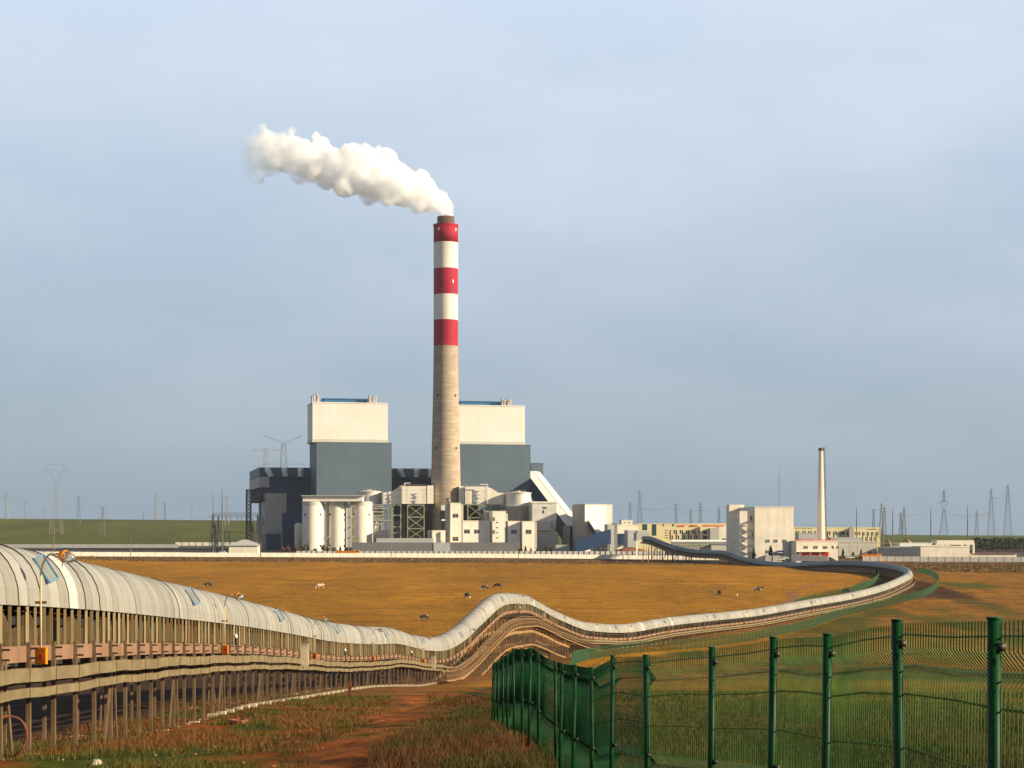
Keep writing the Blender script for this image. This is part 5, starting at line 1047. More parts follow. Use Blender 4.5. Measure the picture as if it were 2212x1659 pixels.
# left return wall: visible shaded side face
A0 = frl.P(0, 0, -14); side_top = frl.Z(q('y5', 0, 312)[1], 1640)
zl = -14
bk = at(q('y5', 1727)[0], 0, 925); p0 = frl.P(0, 0, 0); p1 = frl.P(u1, 0, 0); p2 = p1 + (bk - p0); 
mb.hexa([Vector((p0.x, p0.y, zl)), Vector((p1.x, p1.y, zl)), Vector((p2.x, p2.y + 0, zl)), Vector((bk.x, bk.y, zl)), Vector((p0.x, p0.y, zt_)), Vector((p1.x, p1.y, zt_)), Vector((p2.x, p2.y, zt_)), Vector((bk.x, bk.y, zt_))], 'plaster'); mb.build('stair_wing', root)
sd_ = Vector((bk.x - p0.x, bk.y - p0.y, 0)); nn = Vector((-sd_.y, sd_.x, 0)).normalized() * .12
if nn.x > 0: nn = -nn
for row, (ya, yb) in enumerate([(380, 425), (640, 685), (765, 825)]):
    for xx in (1770, 1812, 1853, 1895):
        f = (1925 - xx) / (1925 - 1727.); c_ = p0 + sd_ * f; Yc = c_.y; z_a = (HY - q('y5', 0, ya)[1]) * Yc / F_; z_b = (HY - q('y5', 0, yb)[1]) * Yc / F_; mb = MB(); e = sd_.normalized() * 1.1
        mb.hexa([Vector((*(c_ - e).xy, z_b)), Vector((*(c_ + e).xy, z_b)), Vector((*(c_ + e + nn).xy, z_b)), Vector((*(c_ - e + nn).xy, z_b)), Vector((*(c_ - e).xy, z_a)), Vector((*(c_ + e).xy, z_a)), Vector((*(c_ + e + nn).xy, z_a)), Vector((*(c_ - e + nn).xy, z_a))], 'window'); mb.build('window', root)
mb = MB(); ua = frl.U(q('y5', 1762)[0], 39); ub = frl.U(q('y5', 1995)[0], 39); frl.box(mb, ua, ub, 39, 48, -13, frl.Z(q('y5', 0, 212)[1], 1620, 39), 'plaster'); mb.build('rooftop_block', root)
mb = MB(); um = frl.U(q('y6', 905)[0]); zm = frl.Z(q('y6', 0, 235)[1], 1640); frl.box(mb, u1 + .01, um, -1.2, 46, zl, zm, 'plaster'); mb.build('main_block', root)
mb = MB(); frl.box(mb, u1 - .1, um + .2, -1.4, 46.2, zm + .01, zm + .5, 'plaster'); mb.build('coping', root)
windows(frl, 'y6', [(510, 692, 570, 728), (628, 692, 685, 728), (753, 692, 812, 728), (508, 845, 575, 885)], root, v=-1.2); windows(frl, 'y5', [(2090, 395, 2125, 460), (2112, 660, 2138, 718)], root, split=False)
mb = MB(); zs_ = [frl.Z(q('y5', 0, y)[1], 1640) for y in (460, 540, 610, 660, 718, 780, 850, 905, 960)]; xa_, xb_ = frl.U(q('y5', 2000)[0], -1.5), frl.U(q('y5', 2120)[0], -1.5)
for i, z in enumerate(zs_):
    frl.box(mb, (xa_ - .5) if i % 2 else (xb_ - 1.2), (xa_ + 1.2) if i % 2 else (xb_ + 1), -1.8, -.05, z - .1, z, 'pipe')
    if i < len(zs_) - 1: a_, b2 = (xa_, xb_) if i % 2 else (xb_, xa_); mb.beam(frl.P(a_, -1.2, z), frl.P(b2, -1.2, zs_[i + 1]), .9, .12, 'pipe'); mb.tube([frl.P(a_, -1.7, z + 1), frl.P(b2, -1.7, zs_[i + 1] + 1)], .05, 'pipe', 4)
mb.build('outside_stair', root)
# second yellow building
fr, root, u0, u1, z0, z1 = bld('office_building', 'yellow building with tall narrow windows behind the white chimney', 'building', 'y6', (905, 525, 2175, 940), 1150, 16, 'yellow', 2.0)
W = [(945 + i * 90 + j * 32, 570, 963 + i * 90 + j * 32, 603) for i in range(3) for j in range(2)] + [(1213, 570, 1232, 603)] + [(945 + i * 90 + j * 32, 532, 963 + i * 90 + j * 32, 540) for i in range(3) for j in range(2)]
for x in (1392, 1482, 1572): W += [(x, 575, x + 18, 670), (x + 30, 575, x + 50, 628)]
W += [(1602, 580, 1646, 632), (1670, 580, 1710, 632), (1602, 655, 1646, 670), (1670, 655, 1710, 670)]
W += [(1788, 582, 1802, 630), (1830, 582, 1843, 630), (1855, 582, 1868, 630)]
for x in (1897, 1962, 2025, 2088): W += [(x, 585, x + 13, 735), (x + 20, 585, x + 32, 635), (x - 22, 660, x - 10, 710)]
W += [(2122, 545 + i * 36, 2152, 555 + i * 36) for i in range(4)] + [(1960 + i * 35, 540, 1985 + i * 35, 552) for i in range(4)]
windows(fr, 'y6', W, root, split=False)
mb = MB(); vbox(fr, mb, 'y6', (1712, 530, 1778, 700), -2.5, -.1, 'pinkgrey', zb=GZ); mb.build('brown_bay', root)
# service blocks right of station
bld('plant_annex', 'grey-white annex right of the red-door station', 'building', 'y6', (1560, 735, 2110, 945), 1000, 10, 'greystrip', 2); bld('plant_annex', 'pale grey upper block left of the white chimney foot', 'building', 'y6', (985, 608, 1240, 800), 1090, 9, 'grey', 4); bld('plant_annex', 'grey block right of the white chimney foot', 'building', 'y6', (1450, 672, 1885, 800), 1080, 9, 'grey', 4)
# fire station
fr, root, u0, u1, z0, z1 = bld('fire_station', 'low cream station with three red doors and red roof letters', 'building', 'w3', (370, 500, 1868, 1105), 850, 11, 'plaster', 3.0, zb=-16.3)
mb = MB(); vbox(fr, mb, 'w3', (372, 850, 1545, 868), -1.6, 0, 'plaster'); mb.build('canopy', root)
for xa, xb in ((582, 835), (935, 1185), (1275, 1530)):
    mb = MB(); vbox(fr, mb, 'w3', (xa, 872, xb, 1060), -.18, 0.05, 'reddoor', zb=-13.4); mb.build('door', root)
windows(fr, 'w3', [(635, 650, 782, 742), (985, 650, 1135, 742), (1330, 655, 1480, 745), (1640, 658, 1712, 745), (1812, 660, 1862, 745), (380, 870, 462, 930)], root)
letters('隐患险于明火', fr, 'w3', 378, 1055, 405, 492, root, v=.4); letters('防范胜于救灾', fr, 'w3', 1160, 1840, 405, 492, root, v=.4)
mb = MB(); us = fr.U(q('w3', 300)[0], 0); 
for x in np.linspace(380, 1840, 13): u = fr.U(q('w3', x)[0], .5); mb.tube([fr.P(u, .55, z1 + .3), fr.P(u, .55, z1 + 1.9)], .05, 'pipe', 4)
mb.build('letter_frame', root)
bld('station_wing', 'grey side wing left of the red-door station', 'building', 'w3', (48, 520, 268, 1020), 862, 9, 'grey', 6, zb=-16.3); bld('station_wing', 'brownish narrow block between the grey wing and the station', 'building', 'w3', (270, 512, 372, 1030), 858, 9, 'pinkgrey', 6, zb=-16.3)
# blue roofed shed
px, py = q('y6', 640, 880); fr = Fr(px, 870, 2); root = thing('blue_roof_shed', 'small pale shed with a blue gabled roof left of the station', 'shed', tuple(fr.P(0, 0, -13.4))); mb = MB(); u0, u1, z0, z1 = vbox(fr, mb, 'y6', (640, 885, 815, 950), 0, 7, 'grey', zb=-13.6); mb.build('wall', root)
mb = MB(); zr = fr.Z(q('y6', 0, 848)[1], 1650); um = u0 + (u1 - u0) * .55; mb.add([fr.P(u0 - .4, -.6, z1), fr.P(um, -.6, zr), fr.P(u1 + .4, -.6, z1 + .8), fr.P(u0 - .4, 7.5, z1), fr.P(um, 7.5, zr), fr.P(u1 + .4, 7.5, z1 + .8)], [(0, 1, 4, 3), (1, 2, 5, 4), (0, 2, 1), (3, 4, 5)], 'blueroof'); r_o = mb.build('roof', root)
M['blueroof2'] = mat('bright_blue_roof', (.02, .10, .5), .5); r_o.data.materials[0] = M['blueroof2']
mb = MB(); fr.box(mb, u0 + 5, u1, -1.5, -.1, -13.6, z1 - 1.2, 'dark'); mb.build('opening', root)
# white chimney
px, py = q('z5', 817, 88); D = 930; c = at(1773.5, 0, D); root = thing('white_chimney', 'slender tapering white chimney with a ladder on its right side', 'chimney', (c.x, c.y, -13.3))
z1 = (HY - 967.5) * D / F_; r1_ = 4.9 * D / F_; r0_ = 9.6 * D / F_; mb = MB(); mb.lathe((c.x, c.y, 0), [(r0_, -13.5), (r0_ * .78 + r1_ * .22, 8), (r1_ * 1.12, z1 - 8), (r1_, z1 - 1.5)], 'white_band', 32, cap=False); mb.build('shaft', root, True)
mb = MB(); mb.lathe((c.x, c.y, 0), [(r1_ * 1.0, z1 - 1.49), (r1_ * 1.12, z1 - 1.2), (r1_ * 1.12, z1), (r1_ * .8, z1), (r1_ * .8, z1 - 1.5)], 'flue', 28, cap=False); mb.build('top_ring', root, True)
mb = MB(); a_ = R(-30)
P_ = lambda f, o_=0: (c.x + ((r0_ + (r1_ - r0_) * f) + .35 + o_) * math.cos(a_), c.y + ((r0_ + (r1_ - r0_) * f) + .35 + o_) * math.sin(a_), -13 + (z1 + 13.5) * f)
mb.tube([P_(0), P_(1)], .12, 'rust', 4); mb.tube([P_(0, .6), P_(1, .6)], .12, 'rust', 4)
for i in range(60): mb.beam(P_(i / 60, -.3), P_(i / 60, .7), .12, .12, 'rust')
mb.build('ladder', root)
# sheds to the right
fr, root, u0, u1, z0, z1 = bld('warehouse', 'long low shed with a bright cream end wall and grey side, far right', 'shed', 'w1', (1045, 1255, 1588, 1400), 955, 22, 'plaster', 0, zb=-16.3, parapet=False)
bk = at(q('w1', 558)[0], 0, 1000); p0 = fr.P(u0, 0, 0); p1 = fr.P(u0, 22, 0); mb = MB(); zt_ = z1 - .3; mb.add([Vector((p0.x - .05, p0.y, -13.5)), Vector((bk.x, bk.y, -13.5)), Vector((bk.x, bk.y, zt_ - .6)), Vector((p0.x - .05, p0.y, zt_)), Vector((p1.x, p1.y + 30, -13.5)), Vector((p1.x, p1.y + 30, zt_))], [(1, 0, 3, 2), (0, 4, 5, 3), (4, 1, 2, 5), (2, 3, 5)], 'grey'); mb.build('side_wing', root)
mb = MB(); zr = fr.Z(q('w1', 0, 1243)[1], 2050); ua, ub = u0 - .3, u1 + .3; umid = fr.U(q('w1', 1340)[0]); mb.add([fr.P(ua, -.2, z1), fr.P(umid, -.2, zr), fr.P(ub, -.2, z1 - .6), fr.P(ua, 22, z1), fr.P(umid, 22, zr), fr.P(ub, 22, z1 - .6)], [(0, 1, 4, 3), (1, 2, 5, 4), (0, 2, 1), (3, 4, 5)], 'plaster'); mb.build('roof', root)
fr, root, *_ = bld('warehouse', 'bright white low shed roof line behind the long cream shed', 'shed', 'w1', (808, 1225, 1172, 1300), 1050, 12, 'whitep', 2)
# portal frame
fr = Fr(q('w1', 1228)[0], 1010, 2); root = thing('portal_frame', 'open concrete portal frame rising behind the cream shed', 'frame', tuple(fr.P(0, 0, -13.2))); mb = MB(); ue = fr.U(q('w1', 1645)[0]); z_t = fr.Z(q('w1', 0, 1188)[1], 2050)
for v in (0, 12): fr.box(mb, 0, ue, v, v + .8, z_t - 2.4 if v == 0 else z_t - 1.4, z_t, 'plaster')
for f in (0, .31, .68, .86, 1): 
    for v in (0, 12): fr.box(mb, ue * f - .5, ue * f + .5, v + .05, v + .75, -13.2, z_t - 1.4, 'plaster')
for f in (0, 1): fr.box(mb, ue * f - .4, ue * f + .4, .8, 12, z_t - 1.2, z_t, 'plaster')
mb.build('frame', root)
mb = MB(); c0 = Wl(q('w1', 1600)[0], 960); c1 = Wl(q('w1', 2110)[0], 960); mb.beam((c0.x, c0.y, -12.2), (c1.x, c1.y, -12.2), 6, 1.9, 'plaster'); mb.beam((c0.x, c0.y, -11.1), (c1.x, c1.y, -11.1), 7, .25, 'brick'); tag(mb.build('low_shed', None, loc=(c0.x, c0.y, -13)), 'very low cream shed with red roof edge at the far right', 'shed')
# ore and hay piles
for i, (xa, xb, ya, lab) in enumerate([(630, 720, 1172, 'left ochre ore pile behind the grey shed'), (808, 970, 1168, 'right broad ochre ore pile behind the grey shed')]):
    D = 1300; c = at(q('w1', (xa + xb) / 2)[0], 0, D); h_ = (HY - q('w1', 0, ya)[1]) * D / F_ + 12.6; mound('ore_pile', lab, 'heap', (c.x, c.y, -12.6), (xb - xa) / 2 / 3.169 / 1.6492 * D / F_ * 1.15, 14, h_, 'hay', i + 5)
# dark grove
def grove():
    mb = MB(); rs = random.Random(5)
    for i in range(420):
        px = rs.uniform(q('w1', 1660)[0], 2290); Y = rs.uniform(1180, 1330); x = (px - CX) * Y / F_; z = g1(x, Y); h_ = rs.uniform(5, 9); mb.tube([(x, Y, z), (x, Y, z + h_ * .8)], .12, 'trunk', 3)
        for _ in range(16): p = Vector((x + rs.uniform(-1.6, 1.6), Y + rs.uniform(-1.5, 1.5), z + h_ * rs.uniform(.25, 1))); a = Vector((rs.uniform(-1, 1), rs.uniform(-1, 1), rs.uniform(-.3, 1))).normalized() * .75; b2 = a.cross(Vector((rs.uniform(-1, 1), 1, .2))).normalized() * .5; mb.add([p - a, p + b2, p + a, p - b2], [(0, 1, 2, 3)], 'conif')
    tag(mb.build('grove', None), 'dark leafless plantation on the plain at the far right', 'trees', kind='stuff')
grove()
for i, (x, yt_, w_, lab, cone) in enumerate([(168, 1275, 45, 'dark conifer right beside the red-door station', 1), (373, 1285, 40, 'dark conifer between the station and the long shed', 1), (470, 1300, 50, 'brown-green bush left of the long grey shed', 0), (280, 1310, 40, 'brown bush right of the station conifer', 0), (545, 1295, 30, 'small conifer at the left end of the long grey shed', 1)]):
    D = 930; px, py = q('w1', x, yt_); c = at(px, 0, D); gz = -13.3; tree('conifer' if cone else 'shrub', lab, 'tree' if cone else 'shrub', c.x, c.y, gz, (HY - py) * D / F_ - gz, w_ / 3.169 / 1.6492 * D / F_, 'conif' if cone else 'redleaf', bool(cone), 180, 40 + i, 'trees near the station')
for i, (x, lab) in enumerate([(345, 'dark conifer against the foot of the cream stair block'), (587, 'dark conifer in front of the lower window of the cream block')]):
    px, py = q('y6', x, 815 if i == 0 else 770); D = 862; c = at(px, 0, D); tree('conifer', lab, 'tree', c.x, c.y, -13.4, (HY - py) * D / F_ + 13.4, 3.0, 'conif', True, 160, 60 + i, 'trees near the station')
# pipe rack in front of office
root = thing('pipe_rack', 'long yard pipe rack with a bright top pipe in front of the yellow office', 'pipes', tuple(at(q('y5', 1250)[0], 0, 1100).xy) + (GZ,)); fr = Fr(q('y5', 850)[0], 1100, 2); ue = fr.U(q('y5', 1725)[0]); 
mb = MB()
for y, r_, m_ in ((790, .9, 'whitep'), (812, .35, 'pipe'), (828, .35, 'pipe'), (850, .5, 'steel'), (872, .35, 'pipe'), (898, .3, 'pipe')): z = fr.Z(q('y5', 0, y)[1], 1500); mb.tube([fr.P(0, 0, z), fr.P(ue, 0, z)], r_, m_, 8)
mb.build('pipe', root); mb = MB()
for i in range(14): u = ue * i / 13; mb.beam(fr.P(u, .8, GZ), fr.P(u, .8, fr.Z(q('y5', 0, 785)[1], 1500)), .4, .4, 'pipe', up=(0, 1, 0))
for z in (q('y5', 0, 835)[1], q('y5', 0, 880)[1]): zz_ = fr.Z(z, 1500); mb.beam(fr.P(0, .8, zz_), fr.P(ue, .8, zz_), .3, .3, 'darksteel')
mb.build('frame', root); bld('yard_building', 'low dark-roofed yard building under the pipe rack', 'building', 'y5', (1480, 850, 1720, 960), 1095, 8, 'greystrip', 2, roofm='shed'); bld('yard_building', 'low cream yard building under the left pipe rack', 'building', 'y5', (1000, 870, 1290, 960), 1110, 8, 'plaster', 2)
root = thing('yard_gantry', 'thin steel yard gantry right of the red-door station', 'frame', tuple(at(q('w1', 300)[0], 0, 960).xy) + (-13.3,)); mb = MB()
for x in (110, 240, 330, 430, 550): c = at(q('w1', x)[0], 0, 960); mb.beam((c.x, c.y, -13.3), (c.x, c.y, (HY - q('w1', 0, 1215)[1]) * 960 / F_), .25, .25, 'steel', up=(0, 1, 0))
a_, b2 = at(q('w1', 110)[0], q('w1', 0, 1218)[1], 960), at(q('w1', 810)[0], q('w1', 0, 1218)[1], 960); mb.beam(a_, b2, .3, .3, 'steel'); mb.beam(a_ - Vector((0, 0, 2.2)), b2 - Vector((0, 0, 2.2)), .2, .2, 'steel'); mb.build('frame', root)

# ------------------------------------------------------------------ switchyard gantry
def yard():
    D = 1150; Z = lambda y: (HY - q('w2', 0, y)[1]) * D / F_; X = lambda x: (q('w2', x)[0] - CX) * D / F_
    root = thing('switchyard_gantry', 'dark steel switchyard gantry with hanging insulators, left of the plant', 'gantry', (X(500), D, GZ)); mb = MB()
    def trussb(xa, xb, y0_, y1_, Y, r=.12):
        a, b_ = X(xa), X(xb); n = int((b_ - a) / 1.6); z0_, z1_ = Z(y1_), Z(y0_)
        for z in (z0_, z1_): mb.beam((a, Y, z), (b_, Y, z), r * 1.6, r * 1.6, 'darksteel')
        for i in range(n): xa_ = a + (b_ - a) * i / n; xb2 = a + (b_ - a) * (i + 1) / n; mb.beam((xa_, Y, z0_ if i % 2 else z1_), (xb2, Y, z1_ if i % 2 else z0_), r, r, 'darksteel')
    trussb(215, 860, 1022, 1045, D); trussb(215, 880, 1062, 1082, D - 14); trussb(290, 880, 1270, 1285, D - 20, .1); mb.build('cross_beam', root)
    for xa, xt, yt in ((200, 215, 1030), (285, 285, 1060), (815, 800, 1040), (885, 875, 1065), (240, 240, 1160), (735, 735, 1160)):
        mb = MB()
        for dy in (-5, 5): mb.beam((X(xa) - 1.2, D + dy, GZ), (X(xt), D, Z(yt)), .32, .32, 'darksteel', up=(0, 1, 0)); mb.beam((X(xa) + 1.2, D + dy, GZ), (X(xt) + .3, D, Z(yt)), .32, .32, 'darksteel', up=(0, 1, 0))
        for i in range(8): f = i / 8; z = GZ + (Z(yt) - GZ) * f; hw = 1.2 * (1 - f) + .2; cx2 = X(xa) + (X(xt) - X(xa)) * f; mb.beam((cx2 - hw, D - 4 * (1 - f), z), (cx2 + hw, D - 4 * (1 - f), z), .2, .2, 'darksteel')
        mb.build('column', root)
    for x in (395, 455, 540, 600, 745): mb = MB(); mb.tube([(X(x) - .3, D, Z(1085)), (X(x), D, Z(1120)), (X(x) + .4, D, Z(1130))], .22, 'darksteel', 5); mb.build('insulator', root)
yard()
def mast(label, px, yt, yb, D, r=.22, m='pylon', g='lightning masts', zb=None):
    c = at(px, 0, D); zb = g1(c.x, D) if zb is None else zb; zt_ = (HY - yt) * D / F_; mb = MB(); mb.tube([(c.x, c.y, zb - .2), (c.x, c.y, zb + (zt_ - zb) * .7), (c.x, c.y, zt_)], [r, r * .7, r * .25], m, 6); mb.tube([(c.x, c.y, zb - .2), (c.x, c.y, zb + 1)], r * 1.8, m, 6)
    o = mb.build('mast', None, loc=(c.x, c.y, zb)); return tag(o, label, 'mast', g)
mast('taller thin lightning mast above the switchyard gantry', q('w2', 338)[0], q('w2', 0, 700)[1], 0, 1145, .5); mast('shorter thin lightning mast at the left end of the switchyard', q('w2', 218)[0], q('w2', 0, 755)[1], 0, 1150, .4)
for x, y, lab in ((322, 800, 'thin mast crossing the yellow building with narrow windows'), (730, 815, 'thin mast just right of the yellow buildings'), (1160, 805, 'thin mast above the white low shed'), (1575, 790, 'thin mast above the open portal frame')): px, py = q('w1', x, y); mast(lab, px, py, 0, 1150, .42)
mast('very faint tall mast behind the cream stair block', 1683, 1000, 0, 1900, .35)
mast('dark post at the right end of the yellow building', q('w1', 618)[0], q('w1', 0, 930)[1], 0, 1120, .5)

# ------------------------------------------------------------------ pylons
def pylon(kind, px, ytop, D, label, m='pylon', s=1.0, zb=None):
    c = at(px, 0, D); zb = g1(c.x, D) if zb is None else zb; zt_ = (HY - ytop) * D / F_; h_ = zt_ - zb; r = .16 * s * D / 2600
    root = thing('pylon', label, 'pylon', (c.x, c.y, zb), 'power pylons on the plain'); x, y = c.x, c.y; mb = MB()
    if kind == 'cat':        # splayed legs, wide bridge head
        lattice(mb, (x, y), zb, zb + h_ * .70, h_ * .085, h_ * .022, m, 7, r); 
        for sgn in (-1, 1):
            mb.beam((x + sgn * h_ * .02, y, zb + h_ * .70), (x + sgn * h_ * .10, y, zb + h_ * .90), r * 2, r * 2, m); mb.beam((x, y, zb + h_ * .74), (x + sgn * h_ * .075, y, zb + h_ * .90), r, r, m); mb.beam((x + sgn * h_ * .10, y, zb + h_ * .90), (x + sgn * h_ * .11, y, zt_), r * 1.6, r * 1.6, m)
            mb.beam((x + sgn * h_ * .05, y, zb + h_ * .78), (x + sgn * h_ * .02, y, zb + h_ * .82), r, r, m)
        arms = [(.90, .19), (.985, .13)]
    elif kind == 'tee':      # straight body with V head and lower long arm
        lattice(mb, (x, y), zb, zb + h_ * .93, h_ * .07, h_ * .018, m, 10, r)
        for sgn in (-1, 1): mb.beam((x, y, zb + h_ * .93), (x + sgn * h_ * .17, y, zt_), r * 1.8, r * 1.8, m); mb.beam((x, y, zb + h_ * .95), (x + sgn * h_ * .17, y, zt_), r, r, m)
        arms = [(.74, .19), (.58, .15)]
    elif kind == 'drum':
        lattice(mb, (x, y), zb, zt_, h_ * .075, h_ * .008, m, 11, r); arms = [(.93, .06), (.82, .085), (.71, .075)]
    elif kind == 'wine':
        lattice(mb, (x, y), zb, zb + h_ * .58, h_ * .09, h_ * .02, m, 6, r)
        for sgn in (-1, 1): mb.beam((x + sgn * h_ * .015, y, zb + h_ * .58), (x + sgn * h_ * .09, y, zb + h_ * .74), r * 2.2, r * 2.2, m); mb.beam((x, y, zb + h_ * .62), (x + sgn * h_ * .07, y, zb + h_ * .74), r * 1.3, r * 1.3, m)
        lattice(mb, (x, y), zb + h_ * .72, zt_, h_ * .03, h_ * .006, m, 5, r); arms = [(.745, .11), (.86, .075), (.95, .05)]
    else:
        lattice(mb, (x, y), zb, zt_, h_ * .05, h_ * .02, m, 8, r); arms = [(.97, .14), (.80, .12)]
    mb.build('tower', root)
    for f, w_ in arms:
        mb = MB(); z = zb + h_ * f
        for sgn in (-1, 1):
            e = (x + sgn * h_ * w_, y, z + h_ * .006); mb.beam((x, y, z), e, r * 1.3, r * 1.3, m); mb.beam((x + sgn * h_ * .01, y, z + h_ * .03), e, r, r, m)
            mb.tube([e, (e[0], e[1], e[2] - h_ * .045)], r * .7, m, 4)
        mb.build('crossarm', root)
    return root
for a in [('drum', 13, 1062, 2500, 'faint drum pylon at the left picture edge', 'ppylon', 1.0), ('drum', 54, 1079, 2900, 'tiny faint pylon right of the leftmost pylon', 'ppylon', .7), ('cat', 122, 1002, 2000, 'tallest faint pylon on the left hill, with a bridge-shaped head', 'ppylon', .9), ('box', 95, 1096, 2800, 'small faint pylon at the left foot of the tallest left one', 'ppylon', .8),
          ('drum', 170, 1071, 2300, 'thin faint pylon on the left hill crest, right of the tallest one', 'pylon', .6), ('tee', 222, 1092, 1950, 'short dark broad-armed pylon low on the left hillside', 'pylon', .9), ('drum', 337, 1066, 2600, 'slim pylon with pale lower legs on the crest', 'ppylon', 1.0), ('box', 356, 1086, 2700, 'small narrow pylon just right of the pale-legged one', 'pylon', .7), ('tee', 310, 1108, 2700, 'very small dark pylon on the crest left of the pale-legged one', 'pylon', .6),
          ('box', 415, 1086, 3000, 'tiny faint pylon between the pale-legged one and the switchyard', 'ppylon', .6), ('box', q('w2', 400)[0], q('w2', 0, 800)[1], 1450, 'pale square-headed pylon behind the switchyard gantry', 'ppylon', 1.0), ('tee', q('w2', 1145)[0], q('w2', 0, 8)[1], 1480, 'large V-headed pylon rising above the turbine hall', 'pylon', 1.1), ('box', q('w2', 915)[0], q('w2', 0, 170)[1], 1560, 'pale broad pylon above the turbine hall, left of the V-headed one', 'ppylon', 1.3),
          ('drum', 1361, 1083, 2500, 'slim pylon above the small rooftop block, left of a taller one', 'pylon', 1), ('drum', 1382, 1059, 2500, 'tall slim pylon left of the yellow office roof', 'pylon', 1), ('box', 1460, 1089, 2500, 'square-topped pylon above the yellow office', 'pylon', 1), ('drum', 1492, 1099, 2600, 'shorter three-armed pylon above the red office letters', 'pylon', 1), ('drum', 1513, 1085, 2600, 'taller three-armed pylon above the red office letters', 'pylon', 1), ('drum', 1553, 1095, 2550, 'pylon left of the cream stair block', 'pylon', 1),
          ('box', 1887, 1100, 2500, 'narrow pylon behind the right end of the yellow building', 'pylon', 1), ('drum', 1904, 1087, 2500, 'left one of two overlapping pylons right of the yellow building', 'pylon', 1), ('drum', 1910.5, 1094, 2400, 'right one of two overlapping pylons right of the yellow building', 'pylon', 1), ('drum', 1946, 1106, 2500, 'shorter of the dense pair of pylons over the plain', 'pylon', 1.1), ('drum', 1953, 1095, 2500, 'taller of the dense pair of pylons over the plain', 'pylon', 1.1),
          ('wine', 2039, 1058, 2450, 'forked cat-headed pylon on the right plain', 'pylon', 1), ('drum', 2110, 1103, 2500, 'short pylon between the forked and the tall right ones', 'ppylon', 1), ('drum', 2141, 1056, 2300, 'tall slim pylon second from the right edge', 'pylon', .8), ('drum', 2177, 1047, 2300, 'tallest pylon at the right edge', 'pylon', .9)]: pylon(*a)
# power lines
def line(px0, y0_, D0, px1, y1_, D1, sag, label, r=.05):
    a, b_ = at(px0, y0_, D0), at(px1, y1_, D1); pts = [a.lerp(b_, i / 14) - Vector((0, 0, sag * 4 * (i / 14) * (1 - i / 14))) for i in range(15)]; mb = MB(); mb.tube(pts, r, 'pylon', 4); tag(mb.build('power_line', None, loc=tuple(a)), label, 'cable', 'power lines')
line(1361, 1091, 2500, 1460, 1093, 2500, 5, 'faint upper cable between the pylons left of the office roof', .13); line(1460, 1093, 2500, 1553, 1098, 2550, 5, 'faint cable above the red office letters', .13); line(1382, 1098, 2500, 1513, 1101, 2600, 6, 'faint lower cable crossing behind the office pylons', .13)
line(1910, 1104, 2400, 2039, 1098, 2450, 7, 'faint cable from the yellow building to the forked pylon', .13); line(2039, 1104, 2450, 2141, 1107, 2300, 6, 'faint cable right of the forked pylon', .13); line(2141, 1076, 2300, 2177, 1070, 2300, 2, 'faint cable between the two tall pylons at the right', .13); line(1690, 1128, 2400, 1887, 1128, 2500, 4, 'faint cable behind the white chimney', .13)

# ------------------------------------------------------------------ poles near the boundary wall
for i, (px, yt, yb, lab) in enumerate([(q('y1', 385)[0], 1129, 1206, 'thin wooden pole behind the nearest orange lamp'), (q('y1', 937)[0], 1166, 1209, 'thin wooden pole before the left part of the boundary wall'), (q('w2', 840)[0], 1170, 1211, 'thin wooden pole right of the hipped-roof hut'), (q('y2', 1738)[0], 1173, 1210, 'thin wooden pole in front of the long grey shed'), (q('y4', 205)[0], 1179, 1213, 'thin wooden pole in front of the twin cream buildings'), (q('y5', 400)[0], 1182, 1218, 'left thin pole of the pair near the wall end'), (q('y5', 482)[0], 1184, 1218, 'right thin pole of the pair near the wall end')]):
    D = 870 if i > 4 else 905; c = at(px, 0, D); gz = g1(c.x, D); mb = MB(); mb.tube([(c.x, c.y, gz - .2), (c.x + .15, c.y, (HY - yt) * D / F_)], [.22, .15], 'wood', 6); tag(mb.build('wooden_pole', None, loc=(c.x, c.y, gz)), lab, 'pole', 'wooden poles along the field edge')
# orange truck, cars
def truck(label, x0, x1, yt, D, zb, cab_right=True):
    a, b_ = (x0 - CX) * D / F_, (x1 - CX) * D / F_; L_ = b_ - a; root = thing('orange_truck', label, 'truck', ((a + b_) / 2, D, zb), 'orange trucks'); z1 = (HY - yt) * D / F_
    s = 1 if cab_right else -1; ce = b_ if cab_right else a; cw = min(3, L_ * .22)
    mb = MB(); lo, hi = (a, b_ - cw - .3) if cab_right else (a + cw + .3, b_); mb.box(lo, hi, D - 1.2, D + 1.2, zb + 1.1, z1, 'orange'); 
    for i in range(int(L_ / 1.2)): u = lo + (hi - lo) * (i + .5) / int(L_ / 1.2); mb.box(u - .06, u + .06, D - 1.28, D - 1.2, zb + 1.1, z1 + .1, 'rust')
    mb.build('bed', root); mb = MB(); c0, c1_ = (b_ - cw, b_) if cab_right else (a, a + cw); mb.box(c0, c1_, D - 1.2, D + 1.2, zb + .6, z1 + .3, 'orange'); cab = mb.build('cab', root); mb = MB(); mb.box(c0 + cw * .3, c1_ - .3, D - 1.24, D - 1.2, zb + 1.9, z1, 'window'); mb.build('window', cab, loc=root['_o'])
    for f in (.1, .25, .7, .88): mb = MB(); mb.tube([(a + L_ * f, D - 1.25, zb + .5), (a + L_ * f, D - .9, zb + .5)], .5, 'tyre', 12); mb.build('wheel', root)
truck('long orange truck behind the inner wall at the silos', q('y2', 860)[0], q('y2', 1240)[0], q('y2', 0, 1380)[1], 1040, -12.9); truck('orange truck with stake sides right of the station', q('w1', 375)[0], q('w1', 600)[0], q('w1', 0, 1345)[1], 915, -13.0)
